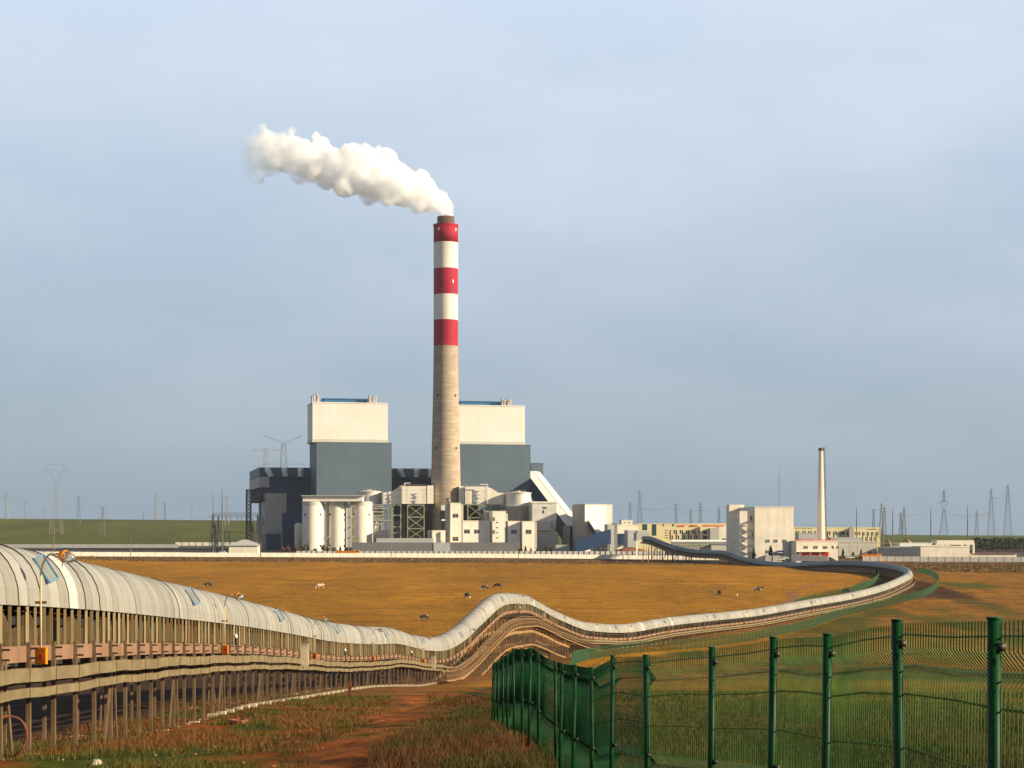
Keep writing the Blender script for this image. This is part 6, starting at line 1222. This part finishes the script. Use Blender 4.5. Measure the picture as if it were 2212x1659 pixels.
def car(label, px, D, zb, m='cargrey', ln=4.4):
    x = (px - CX) * D / F_; root = thing('parked_car', label, 'car', (x, D, zb), 'cars parked near the station'); mb = MB()
    prof_ = [(-ln / 2, .35), (-ln / 2, .85), (-ln * .38, 1.0), (-ln * .22, 1.5), (ln * .18, 1.5), (ln * .32, 1.0), (ln / 2, .8), (ln / 2, .35)]; A = [Vector((x + u, D - .85, zb + z)) for u, z in prof_]; Bq = [p + Vector((0, 1.7, 0)) for p in A]; n = len(A)
    mb.add(A + Bq, [tuple(range(n)), tuple(range(2 * n - 1, n - 1, -1))] + [((i + 1) % n, i, n + i, n + (i + 1) % n) for i in range(n)], m); mb.build('body', root)
    mb = MB(); mb.add([Vector((x - ln * .32, D - .87, zb + 1.02)), Vector((x + ln * .26, D - .87, zb + 1.02)), Vector((x + ln * .15, D - .87, zb + 1.42)), Vector((x - ln * .2, D - .87, zb + 1.42))], [(0, 1, 2, 3)], 'window'); mb.build('window', root)
    for u in (-.3, .3): mb = MB(); mb.tube([(x + ln * u, D - .88, zb + .35), (x + ln * u, D - .65, zb + .35)], .34, 'tyre', 12); mb.build('wheel', root)
car('white car parked right of the station', q('y6', 1725)[0], 905, -12.9); car('white van parked beside the blue-roofed shed', q('y6', 765)[0], 850, -12.4, ln=5.2); car('small white car in front of the blue-roofed shed gate', q('y6', 725)[0], 838, -12.9, ln=4)
car('small white car half behind the boundary wall near the hut', q('w2', 345)[0], 1070, -12.3)
for i, (x, w_, lab) in enumerate([(880, 26, 'dark coal heap in front of the middle red door'), (1540, 26, 'dark coal heap in front of the right red door')]):
    c = at(q('w3', x)[0], 0, 825); mound('coal_heap', lab, 'heap', (c.x, c.y, -13.2), w_ * .17, 3, 2.4 + i * .1, 'coal', 11 + i)

# ------------------------------------------------------------------ cows
def cow_mat(name, dark, light, thr, sc):
    m = bpy.data.materials.new(name); m.use_nodes = True; t = m.node_tree; n = t.nodes.new; l = t.links.new; b = t.nodes['Principled BSDF']; b.inputs['Roughness'].default_value = .8
    tc_ = n('ShaderNodeTexCoord'); no = n('ShaderNodeTexNoise'); no.inputs['Scale'].default_value = sc; no.inputs['Detail'].default_value = 1; l(tc_.outputs['Object'], no.inputs[0]); cr_ = n('ShaderNodeValToRGB'); cr_.color_ramp.interpolation = 'CONSTANT'
    cr_.color_ramp.elements[0].color = (*dark, 1); cr_.color_ramp.elements[1].position = thr; cr_.color_ramp.elements[1].color = (*light, 1); l(no.outputs[0], cr_.inputs[0]); l(cr_.outputs[0], b.inputs['Base Color']); return m
def make_cow(m, grazing=True):
    V = [((-.85, 0, 1.12), (.24, .24)), ((-.6, 0, 1.08), (.32, .36)), ((-.1, 0, 1.0), (.35, .42)), ((.4, 0, 1.04), (.32, .38)), ((.72, 0, 1.08), (.24, .30))]
    if grazing: V += [((.98, 0, .86), (.15, .19)), ((1.18, 0, .52), (.12, .14)), ((1.26, 0, .34), (.13, .14)), ((1.36, 0, .10), (.08, .08))]
    else: V += [((1.0, 0, 1.2), (.16, .2)), ((1.22, 0, 1.36), (.13, .15)), ((1.36, 0, 1.34), (.13, .14)), ((1.62, 0, 1.2), (.08, .08))]
    E = [(i, i + 1) for i in range(8)]
    def chain(att, pts):
        k = att
        for p in pts: V.append(p); E.append((k, len(V) - 1)); k = len(V) - 1
    for s in (-1, 1):
        chain(1, [((-.72, .2 * s, .80), (.17, .2)), ((-.62, .2 * s, .62), (.10, .12)), ((-.84, .2 * s, .42), (.06, .07)), ((-.78, .2 * s, .10), (.05, .05)), ((-.74, .2 * s, .0), (.06, .06))])
        chain(3, [((.48, .2 * s, .74), (.12, .15)), ((.5, .2 * s, .42), (.065, .07)), ((.47, .2 * s, .10), (.045, .05)), ((.5, .2 * s, .0), (.06, .06))])
        h_ = V[7][0]; chain(7, [((h_[0] - .02, .2 * s, h_[2] + .08), (.03, .05)), ((h_[0] - .02, .3 * s, h_[2] + .05), (.015, .035))])
    chain(0, [((-1.02, 0, 1.1), (.03, .03)), ((-1.06, 0, .7), (.02, .02)), ((-1.05, 0, .5), (.035, .035))])
    me = bpy.data.meshes.new('cow'); me.from_pydata([v[0] for v in V], E, []); o = bpy.data.objects.new('cow', me); COL.objects.link(o)
    sk = o.modifiers.new('skin', 'SKIN'); 
    if not me.skin_vertices: me.attributes.new  # layer is made by the modifier below
    bm = bmesh.new(); bm.from_mesh(me); ly = bm.verts.layers.skin.verify(); bm.verts.ensure_lookup_table()
    for i, v in enumerate(V): bm.verts[i][ly].radius = v[1]
    bm.verts[2][ly].use_root = True; bm.to_mesh(me); bm.free()
    ss = o.modifiers.new('sub', 'SUBSURF'); ss.levels = 2; ss.render_levels = 2; me.materials.append(m); return o
cm = [cow_mat('black_white_hide', (.015, .012, .012), (.62, .55, .46), .56, 1.2), cow_mat('grey_black_hide', (.03, .025, .025), (.34, .28, .25), .50, 1.4), cow_mat('dark_hide', (.012, .010, .010), (.05, .035, .03), .5, 1), cow_mat('pale_hide', (.45, .28, .16), (.75, .68, .58), .45, 1)]
protos = {}
COWS = [(450, 1270, 0, 1, 200, 'dark-headed piebald cow grazing alone at the far left of the field'), (692, 1272, 3, 1, 190, 'tiny pale cow far back in the middle of the field'), (918, 1342, 1, 1, 184, 'nearest grey and black cow grazing left, closest to the hump'), (1009, 1293, 0, 1, -60, 'black and white cow facing the viewer, below a pair of cows'), (1048, 1276, 1, 1, 195, 'grey cow, left of the far pair above the hump'), (1075, 1272, 2, 1, 175, 'dark cow, right of the far pair above the hump'),
        (1637, 1281, 0, 0, 8, 'black and white cow walking right near the conveyor straight'), (1554, 1288, 2, 1, 100, 'dark cow seen end-on beside the field trail'), (1592, 1289, 3, 1, 80, 'tiny pale calf between the dark cow and the walking cow'), (1828, 1284, 2, 1, 160, 'dark cow in the corner inside the curving green fence')]
for i, (px, py, mi, gr, rot, lab) in enumerate(COWS):
    key = (mi, gr)
    if key not in protos: protos[key] = make_cow(cm[mi], bool(gr)); o = protos[key]
    else: o = protos[key].copy(); COL.objects.link(o)
    h = hit(px, py, 350, 900); o.location = (h.x, h.y, h.z - .02); o.rotation_euler = (0, 0, R(rot)); s = 1.18 if 'calf' not in lab else .6; o.scale = (s, s, s); tag(o, lab, 'cow', 'cows in the field')

# ------------------------------------------------------------------ foreground bits
h = hit(753, 1506, 60, 300); mb = MB(); mb.beam(h - Vector((0, 0, .2)), h + Vector((.12, 0, 1.12)), .24, .16, 'rust', up=(0, 1, 0)); tag(mb.build('rusty_stump', None, loc=tuple(h)), 'short leaning rusty post standing in the grass by the conveyor', 'post')
def rock(label, px, py, s, seed):
    h = hit(px, py, 25, 300); bm = bmesh.new(); bmesh.ops.create_icosphere(bm, subdivisions=3, radius=s); rs = random.Random(seed)
    pl = [(Vector((rs.uniform(-1, 1), rs.uniform(-1, 1), rs.uniform(-.4, 1))).normalized(), s * rs.uniform(.55, .85)) for _ in range(9)]
    for v in bm.verts:
        for n_, d_ in pl:
            e = v.co.dot(n_) - d_
            if e > 0: v.co -= n_ * e
        v.co.z *= .7; v.co *= 1 + rs.uniform(-.02, .02)
    me = bpy.data.meshes.new('rock'); bm.to_mesh(me); bm.free(); me.materials.append(M['stone']); o = bpy.data.objects.new('rock', me); COL.objects.link(o); o.location = h + Vector((0, 0, s * .25)); tag(o, label, 'rock', 'stones in the grass')
rock('pale rock in the grass at the bottom left', 205, 1652, .15, 1); rock('small flat pale stone right of the bottom left rock', 338, 1653, .07, 2); rock('flat pale stone on the worn track', 985, 1565, .14, 3)
h = hit(515, 1566, 60, 200); mb = MB(); mb.lathe((h.x, h.y, h.z - .2), [(.36, 0), (.36, .36), (.40, .36), (.40, .42), (.28, .42), (.28, .2)], 'brick', 24, cap=False); tag(mb.build('brick_pit', None, loc=tuple(h)), 'low round brick pit at the foot of the conveyor legs', 'pit')
# coiled hose hanging at left
d = dY(45); mb = MB(); c = cl(d, 1.5, -4.9); mb.tube([c + Vector((.45 * math.cos(a), .1 * math.sin(a * 2), .5 * math.sin(a))) for a in np.linspace(0, 2 * math.pi, 24)], .035, 'rust', 6); tag(mb.build('hose_coil', None, loc=tuple(c)), 'brown hose loop hanging under the near end of the conveyor', 'hose')

# ------------------------------------------------------------------ grass
def blades(name, label, X, Y, hgt, wid, cols, seed, lean=.5, kind='stuff'):
    r = np.random.default_rng(seed); n = len(X); Z = G(X, Y) + np.where((Y > 20) & (Y < 160), (fbm(X * .9, Y * .9, 3) - .5) * .22, 0) - .02
    a = r.uniform(0, 2 * np.pi, n); hh = hgt * r.uniform(.5, 1.3, n); w_ = wid * r.uniform(.6, 1.4, n); la = r.uniform(0, 2 * np.pi, n); ll = hh * r.uniform(.05, lean, n)
    b0 = np.stack([X - w_ * np.cos(a), Y - w_ * np.sin(a), Z], 1); b1 = np.stack([X + w_ * np.cos(a), Y + w_ * np.sin(a), Z], 1)
    mx = X + .35 * ll * np.cos(la); my = Y + .35 * ll * np.sin(la); m0 = np.stack([mx - .7 * w_ * np.cos(a), my - .7 * w_ * np.sin(a), Z + .55 * hh], 1); m1 = np.stack([mx + .7 * w_ * np.cos(a), my + .7 * w_ * np.sin(a), Z + .55 * hh], 1)
    t = np.stack([X + ll * np.cos(la), Y + ll * np.sin(la), Z + hh], 1); V = np.stack([b0, b1, m1, m0, t], 1).reshape(-1, 3)
    i = np.arange(n) * 5; F = np.stack([i, i + 1, i + 2, i + 3], 1); T = np.stack([i + 3, i + 2, i + 4], 1)
    me = bpy.data.meshes.new(name); me.vertices.add(len(V)); me.vertices.foreach_set('co', V.ravel()); lv = np.concatenate([F.ravel(), T.ravel()]).astype(np.int32); me.loops.add(len(lv)); me.loops.foreach_set('vertex_index', lv)
    me.polygons.add(2 * n); ls = np.concatenate([np.arange(n) * 4, 4 * n + np.arange(n) * 3]).astype(np.int32); lt = np.concatenate([np.full(n, 4), np.full(n, 3)]).astype(np.int32); me.polygons.foreach_set('loop_start', ls); me.polygons.foreach_set('loop_total', lt); me.update(calc_edges=True)
    k = r.integers(0, len(cols), n); patch = fbm(X * .35, Y * .2, 77); k = np.where(patch > .56, np.minimum(k, 1), np.where(patch < .42, np.maximum(k, len(cols) - 2), k)); c = np.array(cols)[k] * r.uniform(.6, 1.4, (n, 1)); c4 = np.ones((n, 5, 4)); c4[:, :, :3] = np.clip(c[:, None, :], 0, 1)
    ca = me.color_attributes.new('tint', 'FLOAT_COLOR', 'POINT'); ca.data.foreach_set('color', c4.ravel()); me.materials.append(M['grass']); o = bpy.data.objects.new(name, me); COL.objects.link(o); return tag(o, label, 'grass', kind=kind)
m = bpy.data.materials.new('grass_blade'); m.use_nodes = True; t = m.node_tree; b = t.nodes['Principled BSDF']; b.inputs['Roughness'].default_value = .8; a = t.nodes.new('ShaderNodeAttribute'); a.attribute_name = 'tint'; t.links.new(a.outputs['Color'], b.inputs['Base Color'])
tr_n = t.nodes.new('ShaderNodeBsdfTranslucent'); t.links.new(a.outputs['Color'], tr_n.inputs[0]); ms_ = t.nodes.new('ShaderNodeMixShader'); ms_.inputs[0].default_value = .3; t.links.new(b.outputs[0], ms_.inputs[1]); t.links.new(tr_n.outputs[0], ms_.inputs[2]); t.links.new(ms_.outputs[0], t.nodes['Material Output'].inputs[0]); M['grass'] = m
GC = [(.045, .064, .004), (.080, .080, .005), (.15, .092, .007), (.155, .065, .010), (.13, .042, .008)]
def scatter(n, y0, y1, x0f, x1f, seed, thr=None, p=1.6):
    r = np.random.default_rng(seed); u = r.uniform(0, 1, n); Y = y0 * (y1 / y0) ** u; X = x0f(Y) + (x1f(Y) - x0f(Y)) * r.uniform(0, 1, n)
    keep = np.ones(n, bool)
    if thr is not None: keep = fbm(X * .5, Y * .35, seed + 5) > thr
    return X[keep], Y[keep]
def clump(X, Y, k, sd, seed):
    r = np.random.default_rng(seed); X = np.repeat(X, k) + r.normal(0, sd, len(X) * k); Y = np.repeat(Y, k) + r.normal(0, sd, len(Y) * k); return X, Y
fx = lambda Y: np.interp(Y, [y for x, y in FN] + [y for x, y in FAR], [x for x, y in FN] + [x for x, y in FAR])
cxl = lambda Y: np.interp(Y, [p[1] for p in CP[:16]], [p[0] for p in CP[:16]])
X, Y = scatter(75000, 33, 130, lambda Y: cxl(Y) - 3, lambda Y: fx(Y) - .2, 1, .47)
tk = np.interp(Y, [20, 34, 60, 90, 130, 180], [-3, -3.4, -4.2, -5.4, -7, -7.5]); kp = np.abs(X - tk) > np.random.default_rng(9).uniform(.7, 2.6, len(X)); X, Y = X[kp], Y[kp]
X2, Y2 = clump(X[::9], Y[::9], 9, .12, 21); blades('grass', 'taller tufts among the short grass by the track', X2, Y2, .24, .008 * np.clip(Y2 / 45, 1, 3), GC, 22, .8)
blades('grass', 'short green and reddish dry grass between the conveyor and the mesh fence', X, Y, .12, .009 * np.clip(Y / 45, 1, 3), GC, 2)
X, Y = scatter(26000, 33, 75, lambda Y: fx(Y) - 3.2 * np.clip((80 - Y) / 40, .3, 1) - .3, lambda Y: fx(Y) + .3, 3, .36)
blades('tall_grass', 'tall dry reddish weeds along the mesh fence foot', X, Y, .32, .008 * np.clip(Y / 40, 1, 3), [(.045, .048, .004), (.078, .056, .005), (.15, .075, .010), (.12, .046, .009), (.10, .033, .007)], 4, .7)
X, Y = scatter(80000, 28, 150, lambda Y: fx(Y) + .3, lambda Y: Y * .30 + 1, 5, .38)
blades('meadow_grass', 'green and rusty grass seen through the mesh fence', X, Y, .20, .010 * np.clip(Y / 45, 1, 3.2), [(.022, .040, .003), (.034, .044, .004), (.062, .045, .005), (.085, .040, .006)], 6)
X, Y = scatter(16000, 840, 900, lambda Y: -.29 * Y, lambda Y: .29 * Y, 8, .40)
blades('bank_scrub', 'rusty scrub on the bank below the boundary wall', X, Y, .55, .22, [(.08, .07, .02), (.14, .075, .028), (.20, .085, .035)], 9)
X, Y = scatter(9000, 700, 860, lambda Y: .205 * Y + 6, lambda Y: .31 * Y, 10, .45)
blades('bank_scrub', 'green scrub on the rough ground right of the conveyor bend', X, Y, .6, .25, [(.06, .07, .02), (.11, .07, .024), (.17, .08, .03)], 11)
r_ = np.random.default_rng(31); X = r_.uniform(-150, 110, 30000); Y = 300 * (850 / 300) ** r_.uniform(0, 1, 30000); kp = (fbm(X * .06, Y * .05, 32) > .52); X, Y = X[kp], Y[kp]
blades('field_tufts', 'darker grass tufts dotted over the golden field', X, Y, .26, .10, [(.12, .075, .008), (.20, .10, .010), (.30, .16, .014)], 33)
# loose stones and clods
mb = MB(); r_ = random.Random(8)
for i in range(420):
    Y_ = 33 * (3.2 ** r_.random()); X_ = r_.uniform(cxl(Y_) - 1, fx(Y_) - .3); z_ = g1(X_, Y_) + float((fbm(np.array([X_ * .9]), np.array([Y_ * .9]), 3)[0] - .5) * .22); sz = r_.uniform(.02, .06)
    P_ = [Vector((X_, Y_, z_)) + Vector((math.cos(a_) * sz * r_.uniform(.6, 1.3), math.sin(a_) * sz * r_.uniform(.6, 1.3), h_ * sz)) for h_ in (-.3, .6) for a_ in (0, 1.57, 3.14, 4.71)]
    mb.hexa(P_, r_.choice(['rust', 'brick', 'trunk', 'track', 'wood']))
tag(mb.build('gravel', None), 'loose stones and clods on the worn track', 'gravel', kind='stuff')
# trails across the field
def trail(label, pts, w_):
    P = [hit(px, py, 300, 900) for px, py in pts]; A, ln = catmull([tuple(p) for p in P], 4); mb = MB(); 
    for i in range(len(A) - 1):
        a, b_ = Vector(A[i]), Vector(A[i + 1]); t_ = (b_ - a).normalized(); r_ = Vector((t_.y, -t_.x, 0)) * w_ / 2; q4 = [a - r_, a + r_, b_ + r_, b_ - r_]; q4 = [Vector((p.x, p.y, g1(p.x, p.y) + .03)) for p in q4]; mb.add(q4, [(0, 1, 2, 3)], 'track')
    tag(mb.build('path', None), label, None, None, 'structure')
M['trail_dark'] = M['coal']
trail('pale double cart track in the field', [q('z5', *p) for p in [(560, 1165), (600, 1140), (612, 1110), (600, 1088), (640, 1070), (740, 1035), (820, 1010)]], 1.6); trail('second rut of the cart track', [q('z5', *p) for p in [(610, 1155), (648, 1125), (652, 1100), (625, 1082)]], 1.4)

M['track'] = mat('dark_rut', (.13, .055, .010), .95, 0, .2, .3)
trail('dark curving rut across the field behind the conveyor', [q('z5', *p) for p in [(-10, 1050), (60, 1078), (130, 1102), (250, 1126), (380, 1150)]], .8); trail('short dark rut near the conveyor dip', [q('z7', *p) for p in [(1690, 185), (1760, 170), (1850, 140), (1960, 150), (2080, 165)]], .7)
trail('faint dark rut across the left of the field', [(q('z6', *p)) for p in [(300, 125), (520, 140), (800, 150), (1100, 158), (1400, 160)]], .6); trail('faint dark rut across the middle of the field', [q('z6', *p) for p in [(1000, 245), (1300, 262), (1600, 268)]], .6)
# ------------------------------------------------------------------ smoke
def smoke():
    K = [((1945, 1036), 70), ((1942, 985), 80), ((1900, 920), 112), ((1820, 880), 140), ((1720, 830), 175), ((1600, 790), 205), ((1470, 730), 235), ((1330, 690), 250), ((1180, 650), 250), ((1030, 620), 235), ((880, 590), 215), ((730, 560), 205), ((600, 500), 200), ((480, 480), 200), ((380, 480), 215), ((300, 450), 185), ((285, 570), 165), ((270, 665), 105), ((290, 330), 125), ((540, 330), 95), ((830, 370), 75), ((1240, 440), 55), ((1340, 460), 60)]
    rs = random.Random(3); bm = bmesh.new(); c0 = None
    def blob(px, py, r, dy):
        D = Dc + dy; p = at((800 + px / 2.458) / 1.6492, (350 + py / 2.458) / 1.6492, D); rr = r / 2.458 / 1.6492 * D / F_
        g = bmesh.ops.create_icosphere(bm, subdivisions=3, radius=rr); bmesh.ops.translate(bm, verts=g['verts'], vec=p)
    for i in range(18):
        (a, ra), (b_, rb) = K[i], K[min(i + 1, 17)]
        for f in (0, .5):
            x = a[0] + (b_[0] - a[0]) * f; y = a[1] + (b_[1] - a[1]) * f; r = ra + (rb - ra) * f; blob(x, y, r * .80, 0)
            if i > 0:
                for _ in range(6):
                    an = rs.uniform(0, 6.28); el = rs.uniform(-1, 1); o_ = r * rs.uniform(.5, .78); blob(x + o_ * math.cos(an) * math.sqrt(1 - el * el), y + o_ * math.sin(an) * math.sqrt(1 - el * el), r * rs.uniform(.28, .45), el * o_ / 2.458 / 1.6492 * .3)
    for (p, r) in K[18:]:
        for _ in range(5): blob(p[0] + rs.uniform(-.5, .5) * r, p[1] + rs.uniform(-.5, .7) * r, r * rs.uniform(.4, .7), rs.uniform(-3, 3))
    me = bpy.data.meshes.new('smoke_plume'); bm.to_mesh(me); bm.free(); o = bpy.data.objects.new('smoke_plume', me); COL.objects.link(o)
    rm = o.modifiers.new('r', 'REMESH'); rm.mode = 'VOXEL'; rm.voxel_size = .75
    for sz, st in ((7, 4.2), (2.6, 1.6)):
        tx = bpy.data.textures.new('clouds', 'CLOUDS'); tx.noise_scale = sz; tx.noise_depth = 3; dm = o.modifiers.new('d', 'DISPLACE'); dm.texture = tx; dm.strength = st; dm.mid_level = .5; dm.texture_coords = 'GLOBAL'
    m = bpy.data.materials.new('smoke_volume'); m.use_nodes = True; t = m.node_tree; t.nodes.clear(); n = t.nodes.new; l = t.links.new; out = n('ShaderNodeOutputMaterial'); pv = n('ShaderNodeVolumePrincipled'); pv.inputs['Color'].default_value = (1, 1, 1, 1); pv.inputs['Anisotropy'].default_value = 0.0
    g = n('ShaderNodeNewGeometry'); sx = n('ShaderNodeSeparateXYZ'); l(g.outputs['Position'], sx.inputs[0]); mr = n('ShaderNodeMapRange'); mr.interpolation_type = 'SMOOTHSTEP'; xl = (800 + 200 / 2.458) / 1.6492; xr = (800 + 1250 / 2.458) / 1.6492
    mr.inputs[1].default_value = (xl - CX) * Dc / F_; mr.inputs[2].default_value = (xr - CX) * Dc / F_; mr.inputs[3].default_value = .06; mr.inputs[4].default_value = .20; l(sx.outputs[0], mr.inputs[0])
    no = n('ShaderNodeTexNoise'); no.inputs['Scale'].default_value = .11; no.inputs['Detail'].default_value = 6; no.inputs['Roughness'].default_value = .6; l(g.outputs['Position'], no.inputs[0]); r2 = n('ShaderNodeMapRange'); r2.inputs[1].default_value = .38; r2.inputs[2].default_value = .6; r2.inputs[3].default_value = .05; r2.inputs[4].default_value = 1.9; l(no.outputs[0], r2.inputs[0])
    mm = n('ShaderNodeMath'); mm.operation = 'MULTIPLY'; l(mr.outputs[0], mm.inputs[0]); l(r2.outputs[0], mm.inputs[1]); xe = n('ShaderNodeMapRange'); xe.interpolation_type = 'SMOOTHSTEP'; xe.inputs[1].default_value = (516 - CX) * Dc / F_; xe.inputs[2].default_value = (585 - CX) * Dc / F_; xe.inputs[3].default_value = .10; xe.inputs[4].default_value = 1; l(sx.outputs[0], xe.inputs[0])
    m5 = n('ShaderNodeMath'); m5.operation = 'MULTIPLY'; l(mm.outputs[0], m5.inputs[0]); l(xe.outputs[0], m5.inputs[1]); l(m5.outputs[0], pv.inputs['Density']); l(pv.outputs[0], out.inputs['Volume'])
    me.materials.append(m); tag(o, 'white smoke plume drifting left from the banded chimney', 'smoke', None, 'stuff')
smoke()
def haze():
    mb = MB(); mb.box(-3400, 3400, -420, 6000, -30, 300, 'dark'); o = mb.build('haze', None); o.data.materials.clear(); m = bpy.data.materials.new('air'); m.use_nodes = True; t = m.node_tree; t.nodes.clear()
    out = t.nodes.new('ShaderNodeOutputMaterial'); pv = t.nodes.new('ShaderNodeVolumePrincipled'); pv.inputs['Color'].default_value = (.80, .88, 1, 1); pv.inputs['Density'].default_value = .000028; t.links.new(pv.outputs[0], out.inputs['Volume']); o.data.materials.append(m); tag(o, kind='stuff')
haze()
# drop bookkeeping
for o in bpy.data.objects:
    if '_o' in o: del o['_o']
